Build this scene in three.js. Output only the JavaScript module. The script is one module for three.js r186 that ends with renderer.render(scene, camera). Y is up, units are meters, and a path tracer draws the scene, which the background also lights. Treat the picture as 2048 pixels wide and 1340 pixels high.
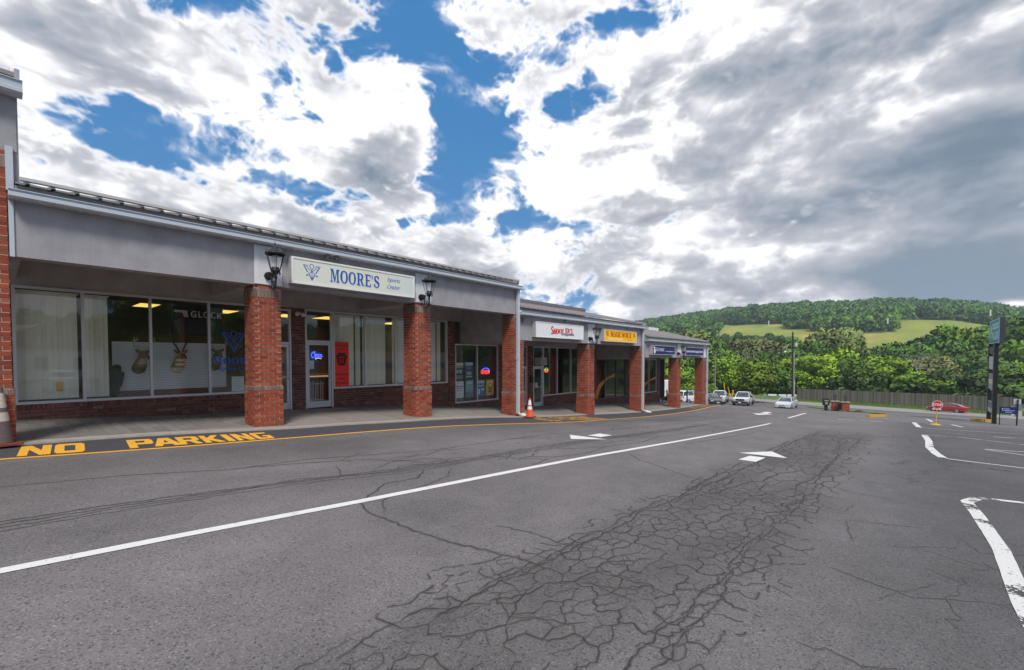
import * as THREE from 'three';
import { mergeGeometries, toCreasedNormals } from 'three/addons/utils/BufferGeometryUtils.js';
import { RectAreaLightUniformsLib } from 'three/addons/lights/RectAreaLightUniformsLib.js';
import { MarchingCubes } from 'three/addons/objects/MarchingCubes.js';

// ---------------------------------------------------------------- camera, sky, sun, exposure
const scene = new THREE.Scene();
const camera = new THREE.PerspectiveCamera(2 * Math.atan(744 / 900) * 180 / Math.PI, 2048 / 1488, 0.1, 9000);
camera.position.set(0, 1.74, 0);
camera.rotation.order = 'YXZ';
camera.rotation.y = Math.atan(781 / 900);
camera.rotation.x = -1.65 * Math.PI / 180;
camera.setViewOffset(2048, 1488, 0, 0, 2048, 1340);      // shift lens: the frame is cut a little at the foot
const renderer = new THREE.WebGLRenderer({ antialias: true });
renderer.toneMapping = THREE.LinearToneMapping;
renderer.toneMappingExposure = 1.65;
renderer.shadowMap.enabled = true;
RectAreaLightUniformsLib.init();
const SUN_DIR = new THREE.Vector3(0.42, 0.78, 0.34).normalize();
const sun = new THREE.DirectionalLight(new THREE.Color(1, 0.95, 0.88), 2.0);
sun.position.copy(SUN_DIR).multiplyScalar(120); sun.target.position.set(0, 0, 0);
sun.castShadow = true; sun.shadow.radius = 26;
Object.assign(sun.shadow.camera, { left: -70, right: 70, top: 70, bottom: -70, near: 1, far: 400 });
scene.add(sun); scene.add(sun.target);

// ---------------------------------------------------------------- noise
function rng(seed) { let s = seed >>> 0; return () => { s = (s + 0x6d2b79f5) >>> 0; let t = Math.imul(s ^ (s >>> 15), 1 | s); t = (t + Math.imul(t ^ (t >>> 7), 61 | t)) ^ t; return ((t ^ (t >>> 14)) >>> 0) / 4294967296; }; }
const PERM = new Uint8Array(512), GX = new Float32Array(256), GY = new Float32Array(256);
{ const r = rng(77), p = [...Array(256).keys()]; for (let i = 255; i > 0; i--) { const j = Math.floor(r() * (i + 1)); [p[i], p[j]] = [p[j], p[i]]; } for (let i = 0; i < 512; i++) PERM[i] = p[i & 255]; for (let i = 0; i < 256; i++) { const a = r() * 6.2832; GX[i] = Math.cos(a); GY[i] = Math.sin(a); } }
function noise(x, y) {                                     // gradient noise, about -0.7 .. 0.7
  const xi = Math.floor(x), yi = Math.floor(y), fx = x - xi, fy = y - yi, X = xi & 255, Y = yi & 255;
  const u = fx * fx * fx * (fx * (fx * 6 - 15) + 10), v = fy * fy * fy * (fy * (fy * 6 - 15) + 10);
  const a = PERM[X + PERM[Y]], b = PERM[((X + 1) & 255) + PERM[Y]], c = PERM[X + PERM[(Y + 1) & 255]], d = PERM[((X + 1) & 255) + PERM[(Y + 1) & 255]];
  const n0 = GX[a] * fx + GY[a] * fy, n1 = GX[b] * (fx - 1) + GY[b] * fy, n2 = GX[c] * fx + GY[c] * (fy - 1), n3 = GX[d] * (fx - 1) + GY[d] * (fy - 1);
  return (n0 + u * (n1 - n0)) + v * ((n2 + u * (n3 - n2)) - (n0 + u * (n1 - n0)));
}
function fbm(x, y, o) { let s = 0, a = 1; for (let i = 0; i < o; i++) { s += a * noise(x, y); x = x * 2.03 + 17.3; y = y * 2.03 - 9.1; a *= 0.5; } return s; }
function g3(h, x, y, z) { const u = (h & 15) < 8 ? x : y, q = h & 15, v = q < 4 ? y : q === 12 || q === 14 ? x : z; return (h & 1 ? -u : u) + (h & 2 ? -v : v); }
function noise3(x, y, z) {
  const xi = Math.floor(x), yi = Math.floor(y), zi = Math.floor(z), fx = x - xi, fy = y - yi, fz = z - zi, X = xi & 255, Y = yi & 255, Z = zi & 255;
  const u = fx * fx * fx * (fx * (fx * 6 - 15) + 10), v = fy * fy * fy * (fy * (fy * 6 - 15) + 10), w = fz * fz * fz * (fz * (fz * 6 - 15) + 10);
  const A = PERM[X] + Y, AA = PERM[A & 255] + Z, AB = PERM[(A + 1) & 255] + Z, B = PERM[(X + 1) & 255] + Y, BA = PERM[B & 255] + Z, BB = PERM[(B + 1) & 255] + Z;
  const l = (t, p, q) => p + t * (q - p);
  return l(w, l(v, l(u, g3(PERM[AA & 255], fx, fy, fz), g3(PERM[BA & 255], fx - 1, fy, fz)), l(u, g3(PERM[AB & 255], fx, fy - 1, fz), g3(PERM[BB & 255], fx - 1, fy - 1, fz))), l(v, l(u, g3(PERM[(AA + 1) & 255], fx, fy, fz - 1), g3(PERM[(BA + 1) & 255], fx - 1, fy, fz - 1)), l(u, g3(PERM[(AB + 1) & 255], fx, fy - 1, fz - 1), g3(PERM[(BB + 1) & 255], fx - 1, fy - 1, fz - 1))));
}
function fbm3(x, y, z, o) { let s = 0, a = 1; for (let i = 0; i < o; i++) { s += a * noise3(x, y, z); x = x * 2.03 + 17.3; y = y * 2.03 - 9.1; z = z * 2.03 + 4.7; a *= 0.53; } return s; }
const clamp = THREE.MathUtils.clamp, lerp = THREE.MathUtils.lerp;
const sstep = (a, b, x) => { const t = clamp((x - a) / (b - a), 0, 1); return t * t * (3 - 2 * t); };

// ---------------------------------------------------------------- the sky: broken cumulus, heavier cloud to the north-east
// [azimuth, elevation, first half axis (az, el), second half axis (az, el), weight] in degrees; azimuth 0 is along the shop fronts
const COV= [[-81.2, 20.5, 4.1, -0.5, -0.5, -2.1, -0.9], [-85.8, 21.7, 1.4, 0.0, -0.2, -0.9, -0.6], [-78.0, 27.8, 0.7, 1.1, 1.9, -1.1, -0.35], [-79.1, 30.8, 0.7, 0.3, -0.0, -0.7, -0.5], [-74.1, 26.0, 0.5, 0.5, 1.0, -1.3, -0.6], [-65.8, 25.5, 3.4, 0.6, -0.0, -0.7, -0.8], [-62.8, 31.8, 0.6, 0.4, 1.2, -1.8, -0.6], [-68.6, 26.6, 1.3, 0.3, -0.0, -1.3, -0.3], [-52.6, 34.6, 3.0, 0.3, -0.0, -3.8, -1], [-49.3, 26.9, 2.6, -0.3, -0.7, -3.8, -1], [-48.4, 21.3, 2.4, 0.1, -0.0, -3.3, -1], [-50.0, 17.4, 2.9, 0.8, 0.3, -1.2, -0.8], [-67.5, 19.1, 1.3, -0.3, -0.2, -0.7, -0.7], [-62.4, 22.3, 1.7, 0.8, 0.3, -0.8, -0.5], [-54.8, 15.9, 1.3, 0.5, 0.3, -0.8, -0.6], [-43.4, 32.6, 3.8, 1.4, 0.9, -1.6, -0.85], [-36.2, 34.1, 3.1, 1.2, 1.2, -1.7, -0.9], [-29.5, 35.0, 2.6, 0.7, 0.8, -1.6, -0.9], [-24.8, 35.5, 2.3, -0.4, 0.0, -1.4, -0.8], [-30.1, 30.0, 2.5, 1.2, 1.7, -2.3, -1], [-34.3, 29.3, 2.2, 1.2, 1.2, -1.6, -0.6], [-31.2, 16.1, 6.9, -0.8, -0.1, -1.1, -1], [-39.9, 17.0, 3.0, 0.5, 0.2, -1.0, -0.6], [-45.0, 26.1, 2.2, 0.0, -0.0, -2.5, -0.9], [-36.2, 31.7, 5.1, 1.9, 0.7, -1.2, 0.55], [-45.6, 34.3, 2.4, 0.8, 1.2, -2.8, 0.5], [-52.0, 30.4, 1.6, 0.1, -0.0, -2.8, 0.25], [-13.4, 22.1, 12.9, -3.2, 0.2, -15.5, 0.95], [4.5, 16.6, 8.4, -2.7, 0.3, -15.4, 1.3], [-34.3, 22.4, 6.2, -0.4, 0.0, -4.4, 0.7], [-6.3, 8.2, 14.3, -1.7, 0.1, -4.6, 1.0], [6.2, 6.8, 6.6, -0.9, 0.1, -4.7, 0.9], [-42.5, 12.3, 15.7, -0.4, -0.0, -3.0, 0.6], [-62.6, 28.6, 6.4, 1.0, -0.0, -3.2, 0.8], [-66.7, 32.8, 8.7, 1.8, -0.0, -3.2, 1.05], [-70.9, 15.4, 14.2, -0.5, -0.3, -2.3, 0.6], [-60.5, 23.3, 6.4, 0.7, -0.0, -4.6, 0.4], [-53.5, 27.0, 3.5, -0.9, -0.7, -1.9, 0.6], [-84.5, 26.3, 3.4, 1.4, -0.0, -2.2, 0.4], [-84.7, 17.5, 3.9, 0.2, -0.2, -1.1, 0.5], [-57.1, 17.5, 5.1, 0.4, -0.0, -2.8, 0.4], [-24.7, 26.2, 3.3, 0.6, 2.2, -5.9, 0.4], [-50.0, 15.1, 9.1, 0.2, -0.0, -1.5, 0.4], [-77.7, 25.2, 4.3, -0.5, -0.5, -1.5, 0.75], [-8.6, 15.0, 5.7, -1.0, 0.1, -3.5, 0.6], [-79.2, 29.3, 5.1, 1.8, -0.0, -1.9, 0.5], [6.3, 4.9, 1.7, -0.2, 0.0, -0.4, -0.2]] ;
const TON= [[6.5, 19.8, 4.8, -1.9, 0.2, -7.4, 0.55], [6.1, 12.6, 5.8, -1.4, 0.1, -6.2, 0.5], [4.7, 6.3, 7.4, -0.9, 0.1, -3.1, 0.9], [-7.9, 27.8, 5.4, 0.3, 1.1, -3.4, 0.28], [-10.5, 20.6, 8.8, -0.4, 0.6, -3.4, 0.35], [-4.4, 20.2, 5.3, -1.4, 0.0, -2.7, 0.3], [-13.3, 16.2, 9.4, -1.6, 0.0, -2.3, 0.25], [-2.3, 12.0, 8.5, -1.6, 0.1, -2.8, 0.3], [-6.7, 9.0, 7.0, -0.8, 0.0, -1.8, 0.45], [-24.0, 7.7, 6.6, -0.3, 0.0, -1.8, 0.5], [-28.7, 12.1, 6.3, -0.4, 0.0, -1.2, 0.25], [-33.0, 8.6, 5.4, -0.2, 0.0, -1.8, 0.35], [-79.2, 28.2, 2.4, -1.4, -1.0, -1.7, 0.33], [-87.9, 26.7, 1.6, 0.8, -0.0, -1.7, 0.33], [-75.8, 27.1, 1.1, -0.7, -0.5, -0.8, 0.26], [-73.6, 19.7, 1.5, -1.7, -1.6, -1.8, 0.36], [-64.7, 32.0, 2.7, 0.6, -0.0, -2.1, 0.2], [-63.3, 14.7, 5.6, -1.6, -0.7, -2.1, 0.29], [-71.8, 21.5, 1.5, -0.6, -0.6, -1.1, 0.2], [-57.1, 24.2, 2.4, 0.3, -0.0, -1.8, 0.2], [-51.8, 12.1, 5.4, 0.2, -0.0, -2.4, 0.26], [-85.3, 20.9, 1.9, 0.6, -0.0, -1.6, 0.2], [-42.5, 9.9, 6.2, -0.0, -0.0, -1.8, 0.2], [-60.6, 18.8, 2.3, -1.1, -1.6, -2.9, 0.2], [-18.6, 28.5, 3.6, -0.8, 0.0, -2.7, 0.15], [-2.8, 20.2, 2.4, -0.2, 0.2, -1.3, -0.3], [-30.0, 22.7, 6.5, -0.6, 0.0, -3.7, -0.35], [-22.5, 31.3, 3.7, -0.7, 0.0, -4.5, -0.3], [-48.7, 28.3, 4.4, 0.2, -0.0, -2.9, -0.3], [-64.8, 23.7, 7.6, 1.1, -0.0, -3.9, -0.2], [-24.6, 9.5, 3.9, 0.5, 0.3, -1.5, -0.35], [-43.7, 14.7, 6.1, -0.0, -0.0, -1.8, -0.3], [-36.2, 15.2, 8.3, -0.3, 0.0, -1.5, -0.2], [7.1, 4.7, 1.1, -0.1, 0.0, -0.3, -1.2], [-21.2, 13.9, 8.2, -0.8, 0.0, -2.8, -0.15]] ;
{
  const W = 4096, H = 2048, data = new Float32Array(W * H * 4);
  const prep = (L) => L.map(([a, e, ax, ay, bx, by, w]) => { const det = ax * by - bx * ay || 1e-6; return { a, e, m: [by / det, -bx / det, -ay / det, ax / det], R: 2.6 * Math.max(Math.hypot(ax, ay), Math.hypot(bx, by)), w }; });
  const cov = prep(COV.map((b) => b[6] < 0 ? [...b.slice(0, 6), b[6] * 1.12] : b)), ton = prep(TON);
  const sum = (L, a, e, c) => { let s = 0; for (const b of L) { const dx = (a - b.a) * c, dy = e - b.e; if (dx > b.R || dx < -b.R || dy > b.R || dy < -b.R) continue; const u = b.m[0] * dx + b.m[1] * dy, v = b.m[2] * dx + b.m[3] * dy, q = u * u + v * v; if (q < 6) s += b.w * Math.exp(-0.8 * q); } return s; };
  for (let row = 0; row < H; row++) {
    const up = ((row + 0.5) / H - 0.5) * Math.PI, dy = Math.sin(up), c = Math.cos(up), el = up * 180 / Math.PI;
    for (let col = 0; col < W; col++) {
      const i = (row * W + col) * 4, t = ((col + 0.5) / W - 0.5) * 2 * Math.PI, dx = Math.cos(t) * c, dz = Math.sin(t) * c;
      data[i + 3] = 1;
      if (dy < -0.02) { data[i] = 0.08; data[i + 1] = 0.085; data[i + 2] = 0.08; continue; }
      const az = Math.atan2(dx, -dz) * 180 / Math.PI, cv = sum(cov, az, el, c), tn = sum(ton, az, el, c), seen = az > -100 && az < 25;
      const S = 4.1, x = dx * S + 11.3, y = dy * S * 1.5, z = dz * S + 7.9, o = seen ? 7 : 5;
      const w1 = noise3(x * 1.3, y * 1.3, z * 1.3 + 40), w2 = noise3(x * 1.3 + 60, y * 1.3, z * 1.3), w3 = seen ? noise3(x * 4, y * 4, z * 4 + 13) : 0, qx = x + 0.22 * w1 + 0.05 * w3, qy = y + 0.18 * w2, qz = z + 0.22 * w1 - 0.05 * w3;
      const d = fbm3(qx, qy, qz, o), fluff = seen ? 1 - 1.5 * Math.abs(noise3(qx * 4.3, qy * 4.3, qz * 4.3)) - 1.0 * Math.abs(noise3(qx * 9.1, qy * 9.1, qz * 9.1)) - 0.6 * Math.abs(noise3(qx * 19, qy * 19, qz * 19)) - 0.35 * Math.abs(noise3(qx * 40, qy * 40, qz * 40)) : 0.2;
      const big = 0.62 * d + 0.46 * cv + 0.125, dens = big + 0.26 * (fluff - 0.25);
      const wisp = seen ? fbm3(qx * 2.2 + 9, qy * 3.4, qz * 2.2, 6) : 0;
      const alpha = clamp(sstep(-0.05, 0.24, dens) + 0.55 * sstep(-0.34, 0.05, dens) * sstep(-0.1, 0.75, wisp), 0, 1);
      const s2 = 0.62 * fbm3(qx - 0.1, qy + 0.16, qz + 0.04, 5) + 0.46 * cv + 0.125;
      const relief = clamp((big - s2) * 1.7, -0.6, 0.6), thick = sstep(0.05, 0.55, dens), under = fbm3(x * 1.1 + 21, y * 2.1, z * 1.1, 5), soft = sstep(0.2, 0.7, tn);
      const outside = sstep(25, 45, az) + sstep(-100, -125, az);
      let g = thick * (0.3 + lerp(0.55, 0.3, soft) * under - relief * lerp(0.7, 0.35, soft)) + (0.2 + 0.8 * thick) * tn * 0.72 + 0.2 * (0.25 - fluff) * thick * (1 - 0.6 * soft) + 0.34 * clamp(outside, 0, 1) * sstep(40, 14, el);
      g += 0.3 * soft * (under * 0.7 + 0.35 * d) * sstep(0.2, 0.6, thick); g = clamp(g < 0.5 ? g : 0.5 + (g - 0.5) * 0.62, 0, 1.0);
      const t1 = sstep(-0.12, 0.42, g), t2 = sstep(0.3, 0.95, g);
      const wr = lerp(lerp(0.80, 0.35, t1), 0.118, t2), wg = lerp(lerp(0.79, 0.36, t1), 0.16, t2), wb = lerp(lerp(0.80, 0.395, t1), 0.212, t2);
      const hz = Math.pow(1 - clamp(dy, 0, 1), 4), br = lerp(0.034, 0.10, hz), bg = lerp(0.138, 0.24, hz), bb = lerp(0.32, 0.42, hz);
      data[i] = lerp(br, wr, alpha); data[i + 1] = lerp(bg, wg, alpha); data[i + 2] = lerp(bb, wb, alpha);
    }
  }
  const tex = new THREE.DataTexture(data, W, H, THREE.RGBAFormat, THREE.FloatType);
  tex.mapping = THREE.EquirectangularReflectionMapping; tex.magFilter = tex.minFilter = THREE.LinearFilter; tex.needsUpdate = true;
  scene.background = tex; scene.environment = tex;
}

// ---------------------------------------------------------------- helpers
const numbers = new Map();
function numbered(name) { const n = numbers.get(name) ?? 0; numbers.set(name, n + 1); return n ? `${name}_${String(n).padStart(3, '0')}` : name; }
function tag(o, label, category, group) { o.userData.label = label; o.userData.category = category; if (group) o.userData.group = group; return o; }
function thing(name, label, category, [x, y, z] = [0, 0, 0], turn = 0, group) { const o = new THREE.Group(); o.name = numbered(name); o.position.set(x, y, z); o.rotation.y = turn; scene.add(o); return tag(o, label, category, group); }
function group(name, parent) { const o = new THREE.Group(); o.name = name; parent.add(o); return o; }
function clean(g) { const q = g.index ? g.toNonIndexed() : g; for (const k of Object.keys(q.attributes)) if (!['position', 'normal', 'uv', 'color'].includes(k)) q.deleteAttribute(k); if (!q.attributes.normal) q.computeVertexNormals(); if (!q.attributes.uv) q.setAttribute('uv', new THREE.BufferAttribute(new Float32Array(q.attributes.position.count * 2), 2)); return q; }
function merged(list) { return list.length === 1 ? list[0] : mergeGeometries(list.map(clean)); }
function mesh(name, geo, mat, parent) {
  const m = new THREE.Mesh(Array.isArray(geo) ? merged(geo) : geo, mat); m.castShadow = m.receiveShadow = true;
  m.name = parent && parent !== scene ? name : numbered(name); (parent ?? scene).add(m); return m;
}
const structure = (m) => { m.userData.kind = 'structure'; return m; };
const stuff = (m) => { m.userData.kind = 'stuff'; return m; };
function metreUV(g, s = 1) {                                // uv in metres by the face's main direction
  const q = clean(g), p = q.attributes.position, n = q.attributes.normal, uv = q.attributes.uv;
  for (let i = 0; i < p.count; i++) { const ax = Math.abs(n.getX(i)), ay = Math.abs(n.getY(i)), az = Math.abs(n.getZ(i)); if (ax >= ay && ax >= az) uv.setXY(i, p.getZ(i) * s, p.getY(i) * s); else if (ay >= az) uv.setXY(i, p.getX(i) * s, p.getZ(i) * s); else uv.setXY(i, p.getX(i) * s, p.getY(i) * s); }
  return q;
}
const bx = (x0, x1, y0, y1, z0, z1) => metreUV(new THREE.BoxGeometry(Math.abs(x1 - x0), Math.abs(y1 - y0), Math.abs(z1 - z0)).translate((x0 + x1) / 2, (y0 + y1) / 2, (z0 + z1) / 2));
const cyl = (r0, r1, h, n = 12, open = false) => new THREE.CylinderGeometry(r1, r0, h, n, 1, open).translate(0, h / 2, 0);   // base radius, top radius
function rod(a, b, r, n = 8, r2 = r) {                      // a round bar between two points
  const A = new THREE.Vector3(...a), B = new THREE.Vector3(...b), d = B.clone().sub(A), L = d.length();
  const g = new THREE.CylinderGeometry(r2, r, L, n).translate(0, L / 2, 0);
  return g.applyQuaternion(new THREE.Quaternion().setFromUnitVectors(new THREE.Vector3(0, 1, 0), d.normalize())).translate(...a);
}
function pipe(pts, r, seg = 24, n = 6) { return new THREE.TubeGeometry(new THREE.CatmullRomCurve3(pts.map((p) => new THREE.Vector3(...p))), seg, r, n); }
function colored(g, r, gg, b) { const q = clean(g), n = q.attributes.position.count, c = new Float32Array(n * 3); for (let i = 0; i < n; i++) { c[i * 3] = r; c[i * 3 + 1] = gg; c[i * 3 + 2] = b; } q.setAttribute('color', new THREE.BufferAttribute(c, 3)); return q; }

// ---------------------------------------------------------------- textures and materials
const enc = (v) => { v = clamp(v, 0, 1); return 255 * (v <= 0.0031308 ? 12.92 * v : 1.055 * Math.pow(v, 1 / 2.4) - 0.055); };
function tex(n, fn, srgb = true, rep = 1) {                 // square tile; fn(u, v) gives linear r, g, b or a value
  const d = new Uint8Array(n * n * 4);
  for (let y = 0; y < n; y++) for (let x = 0; x < n; x++) { let c = fn(x / n, y / n, x, y); if (typeof c === 'number') c = [c, c, c]; const i = (y * n + x) * 4; for (let k = 0; k < 3; k++) d[i + k] = srgb ? enc(c[k]) : 255 * clamp(c[k], 0, 1); d[i + 3] = 255; }
  const t = new THREE.DataTexture(d, n, n); t.wrapS = t.wrapT = THREE.RepeatWrapping; t.magFilter = THREE.LinearFilter; t.minFilter = THREE.LinearMipmapLinearFilter; t.generateMipmaps = true; if (srgb) t.colorSpace = THREE.SRGBColorSpace; t.repeat.set(rep, rep); t.needsUpdate = true; return t;
}
const tileNoise = (u, v, f, o = 4) => { const a = fbm(u * f, v * f, o), b = fbm((u - 1) * f, v * f, o), c = fbm(u * f, (v - 1) * f, o), d = fbm((u - 1) * f, (v - 1) * f, o); const p = sstep(0, 1, u), q = sstep(0, 1, v); return lerp(lerp(a, b, p), lerp(c, d, p), q); };
function speckle(n, seed, count, r0, r1) { const f = new Float32Array(n * n), r = rng(seed); for (let i = 0; i < count; i++) { const x = r() * n, y = r() * n, R = r0 + (r1 - r0) * r() * r(), v = r() * 2 - 1; for (let a = -Math.ceil(R); a <= R; a++) for (let b = -Math.ceil(R); b <= R; b++) if (a * a + b * b <= R * R) f[((y + b + n) % n | 0) * n + ((x + a + n) % n | 0)] = v; } return f; }
const AGG = speckle(1024, 5, 90000, 0.6, 3.4), AGG2 = speckle(1024, 9, 2600, 1, 3.6);
const asphaltMap = tex(1024, (u, v, x, y) => { const s = AGG[y * 1024 + x], w = AGG2[y * 1024 + x], b = 0.62 + 0.36 * s + 0.08 * tileNoise(u, v, 9, 3); const pale = w > 0.35 ? 0.5 * (w - 0.35) : 0; return [b + pale + 0.03 * Math.sin(s * 40), b + pale, b + pale * 0.9 - 0.03 * Math.sin(s * 40)]; });
const asphaltBump = tex(1024, (u, v, x, y) => 0.5 + 0.4 * AGG[y * 1024 + x], false);
const stuccoBump = tex(512, (u, v, x, y) => 0.5 + 0.5 * tileNoise(u, v, 60, 3), false);
const stuccoMap = tex(512, (u, v) => { const k = 0.84 + 0.2 * tileNoise(u, v, 5, 5) + 0.06 * fbm(u * 40, v * 2, 3) * Math.sin(Math.PI * u) + 0.05 * tileNoise(u, v, 40, 2); return [k, k * 0.985, k]; });
const brickMap = tex(256, (u, v, x, y) => { const k = 0.82 + 0.2 * tileNoise(u, v, 7, 4) + 0.14 * tileNoise(u, v, 40, 2); return [k, k * 0.96, k * 0.94]; });
const brickBump = tex(256, (u, v) => 0.5 + 0.5 * tileNoise(u, v, 22, 4), false);
const concreteMap = tex(512, (u, v) => { const k = 0.8 + 0.14 * tileNoise(u, v, 6, 5) + 0.1 * tileNoise(u, v, 70, 2); return [k, k * 0.98, k * 0.95]; });
const metalRough = tex(256, (u, v) => 0.55 + 0.3 * tileNoise(u, v, 6, 5), false);
const barkMap = tex(256, (u, v) => { const k = 0.7 + 0.4 * tileNoise(u, v, 14, 4); return [k, k * 0.93, k * 0.84]; });
const woodMap = tex(512, (u, v) => { const k = 0.72 + 0.3 * fbm(u * 30, v * 1.6, 4) * sstep(0, 0.05, v) + 0.12 * tileNoise(u, v, 8, 3); return [k, k * 0.97, k * 0.93]; });
const grassMap = tex(512, (u, v) => { const k = 0.75 + 0.3 * tileNoise(u, v, 60, 2) + 0.2 * tileNoise(u, v, 8, 4); return [k, k, k * 0.8]; });
const wearMap = (() => { const n = 512, d = new Uint8Array(n * n * 4); for (let y = 0; y < n; y++) for (let x = 0; x < n; x++) { const u = x / n, v = y / n, w = tileNoise(u, v, 9, 5) + 0.55 * AGG[(y * 2 % 1024) * 1024 + (x * 2 % 1024)]; const k = 255 * sstep(-0.75, -0.5, w); const i = (y * n + x) * 4; d[i] = d[i + 1] = d[i + 2] = k; d[i + 3] = 255; } const t = new THREE.DataTexture(d, n, n); t.wrapS = t.wrapT = THREE.RepeatWrapping; t.magFilter = THREE.LinearFilter; t.needsUpdate = true; return t; })();
const wornMap = (() => { const n = 512, d = new Uint8Array(n * n * 4); for (let y = 0; y < n; y++) for (let x = 0; x < n; x++) { const u = x / n, v = y / n, w = tileNoise(u, v, 7, 5) + 0.4 * AGG[(y * 2 % 1024) * 1024 + (x * 2 % 1024)]; const k = 255 * sstep(-0.25, 0.05, w); const i = (y * n + x) * 4; d[i] = d[i + 1] = d[i + 2] = k; d[i + 3] = 255; } const t = new THREE.DataTexture(d, n, n); t.wrapS = t.wrapT = THREE.RepeatWrapping; t.magFilter = THREE.LinearFilter; t.needsUpdate = true; return t; })();
const C = (r, g, b) => new THREE.Color().setRGB(r, g, b);
const mat = (r, g, b, rough = 0.8, o = {}) => new THREE.MeshStandardMaterial({ color: C(r, g, b), roughness: rough, ...o });
const rep = (t, s) => { const q = t.clone(); q.repeat.set(s, s); q.needsUpdate = true; return q; };
const M = {
  stucco: mat(0.41, 0.405, 0.43, 0.92, { map: rep(stuccoMap, 0.45), bumpMap: rep(stuccoBump, 1.4), bumpScale: 0.006 }),
  ceiling: mat(0.46, 0.43, 0.415, 0.95, { map: rep(stuccoMap, 0.5), bumpMap: rep(stuccoBump, 1.4), bumpScale: 0.004 }),
  gutter: mat(0.50, 0.55, 0.61, 0.45, { roughnessMap: metalRough }),
  trim: mat(0.74, 0.74, 0.77, 0.6),
  roof: mat(0.30, 0.275, 0.27, 0.55, { map: rep(stuccoMap, 0.8), metalness: 0.15 }),
  roofDark: mat(0.12, 0.12, 0.125, 0.7),
  mortar: mat(0.56, 0.47, 0.39, 0.95, { map: rep(concreteMap, 1.3) }),
  mortarDark: mat(0.52, 0.42, 0.37, 0.95, { map: rep(concreteMap, 1.3) }),
  alu: mat(0.64, 0.64, 0.67, 0.42, { metalness: 0.35 }),
  aluDark: mat(0.10, 0.10, 0.105, 0.5),
  glass: new THREE.MeshPhysicalMaterial({ color: C(0.98, 1, 0.99), roughness: 0.02, transmission: 1, thickness: 0, ior: 1.85 }),
  concrete: mat(0.27, 0.25, 0.235, 0.92, { map: rep(concreteMap, 0.6) }),
  kerb: mat(0.40, 0.36, 0.325, 0.95, { map: rep(concreteMap, 0.9) }),
  concreteB: [0, 1, 2, 3].map((i) => mat(0.235 + 0.022 * i, 0.215 + 0.02 * i, 0.2 + 0.019 * i, 0.9, { map: rep(concreteMap, 0.6) })),
  tile: [0, 1, 2, 3].map((i) => mat(0.20 + 0.02 * i, 0.19 + 0.018 * i, 0.185 + 0.017 * i, 0.85, { map: rep(concreteMap, 0.9) })),
  black: mat(0.018, 0.018, 0.02, 0.5),
  iron: mat(0.02, 0.022, 0.026, 0.55, { metalness: 0.3 }),
  white: mat(0.78, 0.78, 0.78, 0.5),
  grey: mat(0.3, 0.31, 0.32, 0.6),
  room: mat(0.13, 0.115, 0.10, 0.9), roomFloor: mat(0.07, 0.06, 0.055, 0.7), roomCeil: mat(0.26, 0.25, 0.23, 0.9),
  paintWhite: mat(0.68, 0.67, 0.65, 0.75, { bumpMap: rep(asphaltBump, 0.8), bumpScale: 0.004, alphaMap: rep(wearMap, 0.55), alphaTest: 0.4 }),
  paintYellow: mat(0.80, 0.40, 0.03, 0.7, { bumpMap: rep(asphaltBump, 0.8), bumpScale: 0.004, alphaMap: rep(wearMap, 0.5), alphaTest: 0.35 }),
  paintWorn: mat(0.58, 0.30, 0.05, 0.8, { bumpMap: rep(asphaltBump, 0.8), bumpScale: 0.004, alphaMap: rep(wornMap, 0.9), alphaTest: 0.5 }),
  paintOld: mat(0.62, 0.61, 0.59, 0.8, { bumpMap: rep(asphaltBump, 0.8), bumpScale: 0.004, alphaMap: rep(wornMap, 0.21), alphaTest: 0.03 }),
  paintFaint: mat(0.45, 0.45, 0.44, 0.8, { bumpMap: rep(asphaltBump, 0.8), bumpScale: 0.004, alphaMap: rep(wornMap, 0.7), alphaTest: 0.5 }),
  yellow: mat(0.75, 0.40, 0.02, 0.6), rubber: mat(0.015, 0.015, 0.016, 0.85),
};
const stdBrick = (r, g, b) => mat(r, g, b, 0.88, { map: brickMap, bumpMap: brickBump, bumpScale: 0.006 });
const RED = [[0.40, 0.082, 0.034], [0.345, 0.063, 0.028], [0.44, 0.102, 0.045], [0.27, 0.05, 0.028], [0.46, 0.14, 0.08], [0.31, 0.105, 0.06]];
const BROWN = [[0.24, 0.105, 0.082], [0.20, 0.082, 0.066], [0.28, 0.135, 0.10], [0.155, 0.066, 0.056], [0.33, 0.185, 0.13]];
const BAND = [[0.31, 0.215, 0.175], [0.26, 0.18, 0.15], [0.36, 0.265, 0.22], [0.22, 0.14, 0.115]];
const SETS = { red: RED, brown: BROWN, band: BAND }, BRICK = {};
for (const k in SETS) BRICK[k] = SETS[k].map((c) => stdBrick(...c));
const brickStuff = mat(1, 1, 1, 0.88, { vertexColors: true, map: brickMap, bumpMap: brickBump, bumpScale: 0.006 });
const boxCache = new Map();
const unitBox = (x, y, z) => { const k = [x, y, z].map((v) => v.toFixed(4)).join(); if (!boxCache.has(k)) boxCache.set(k, new THREE.BoxGeometry(x, y, z)); return boxCache.get(k); };
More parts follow.
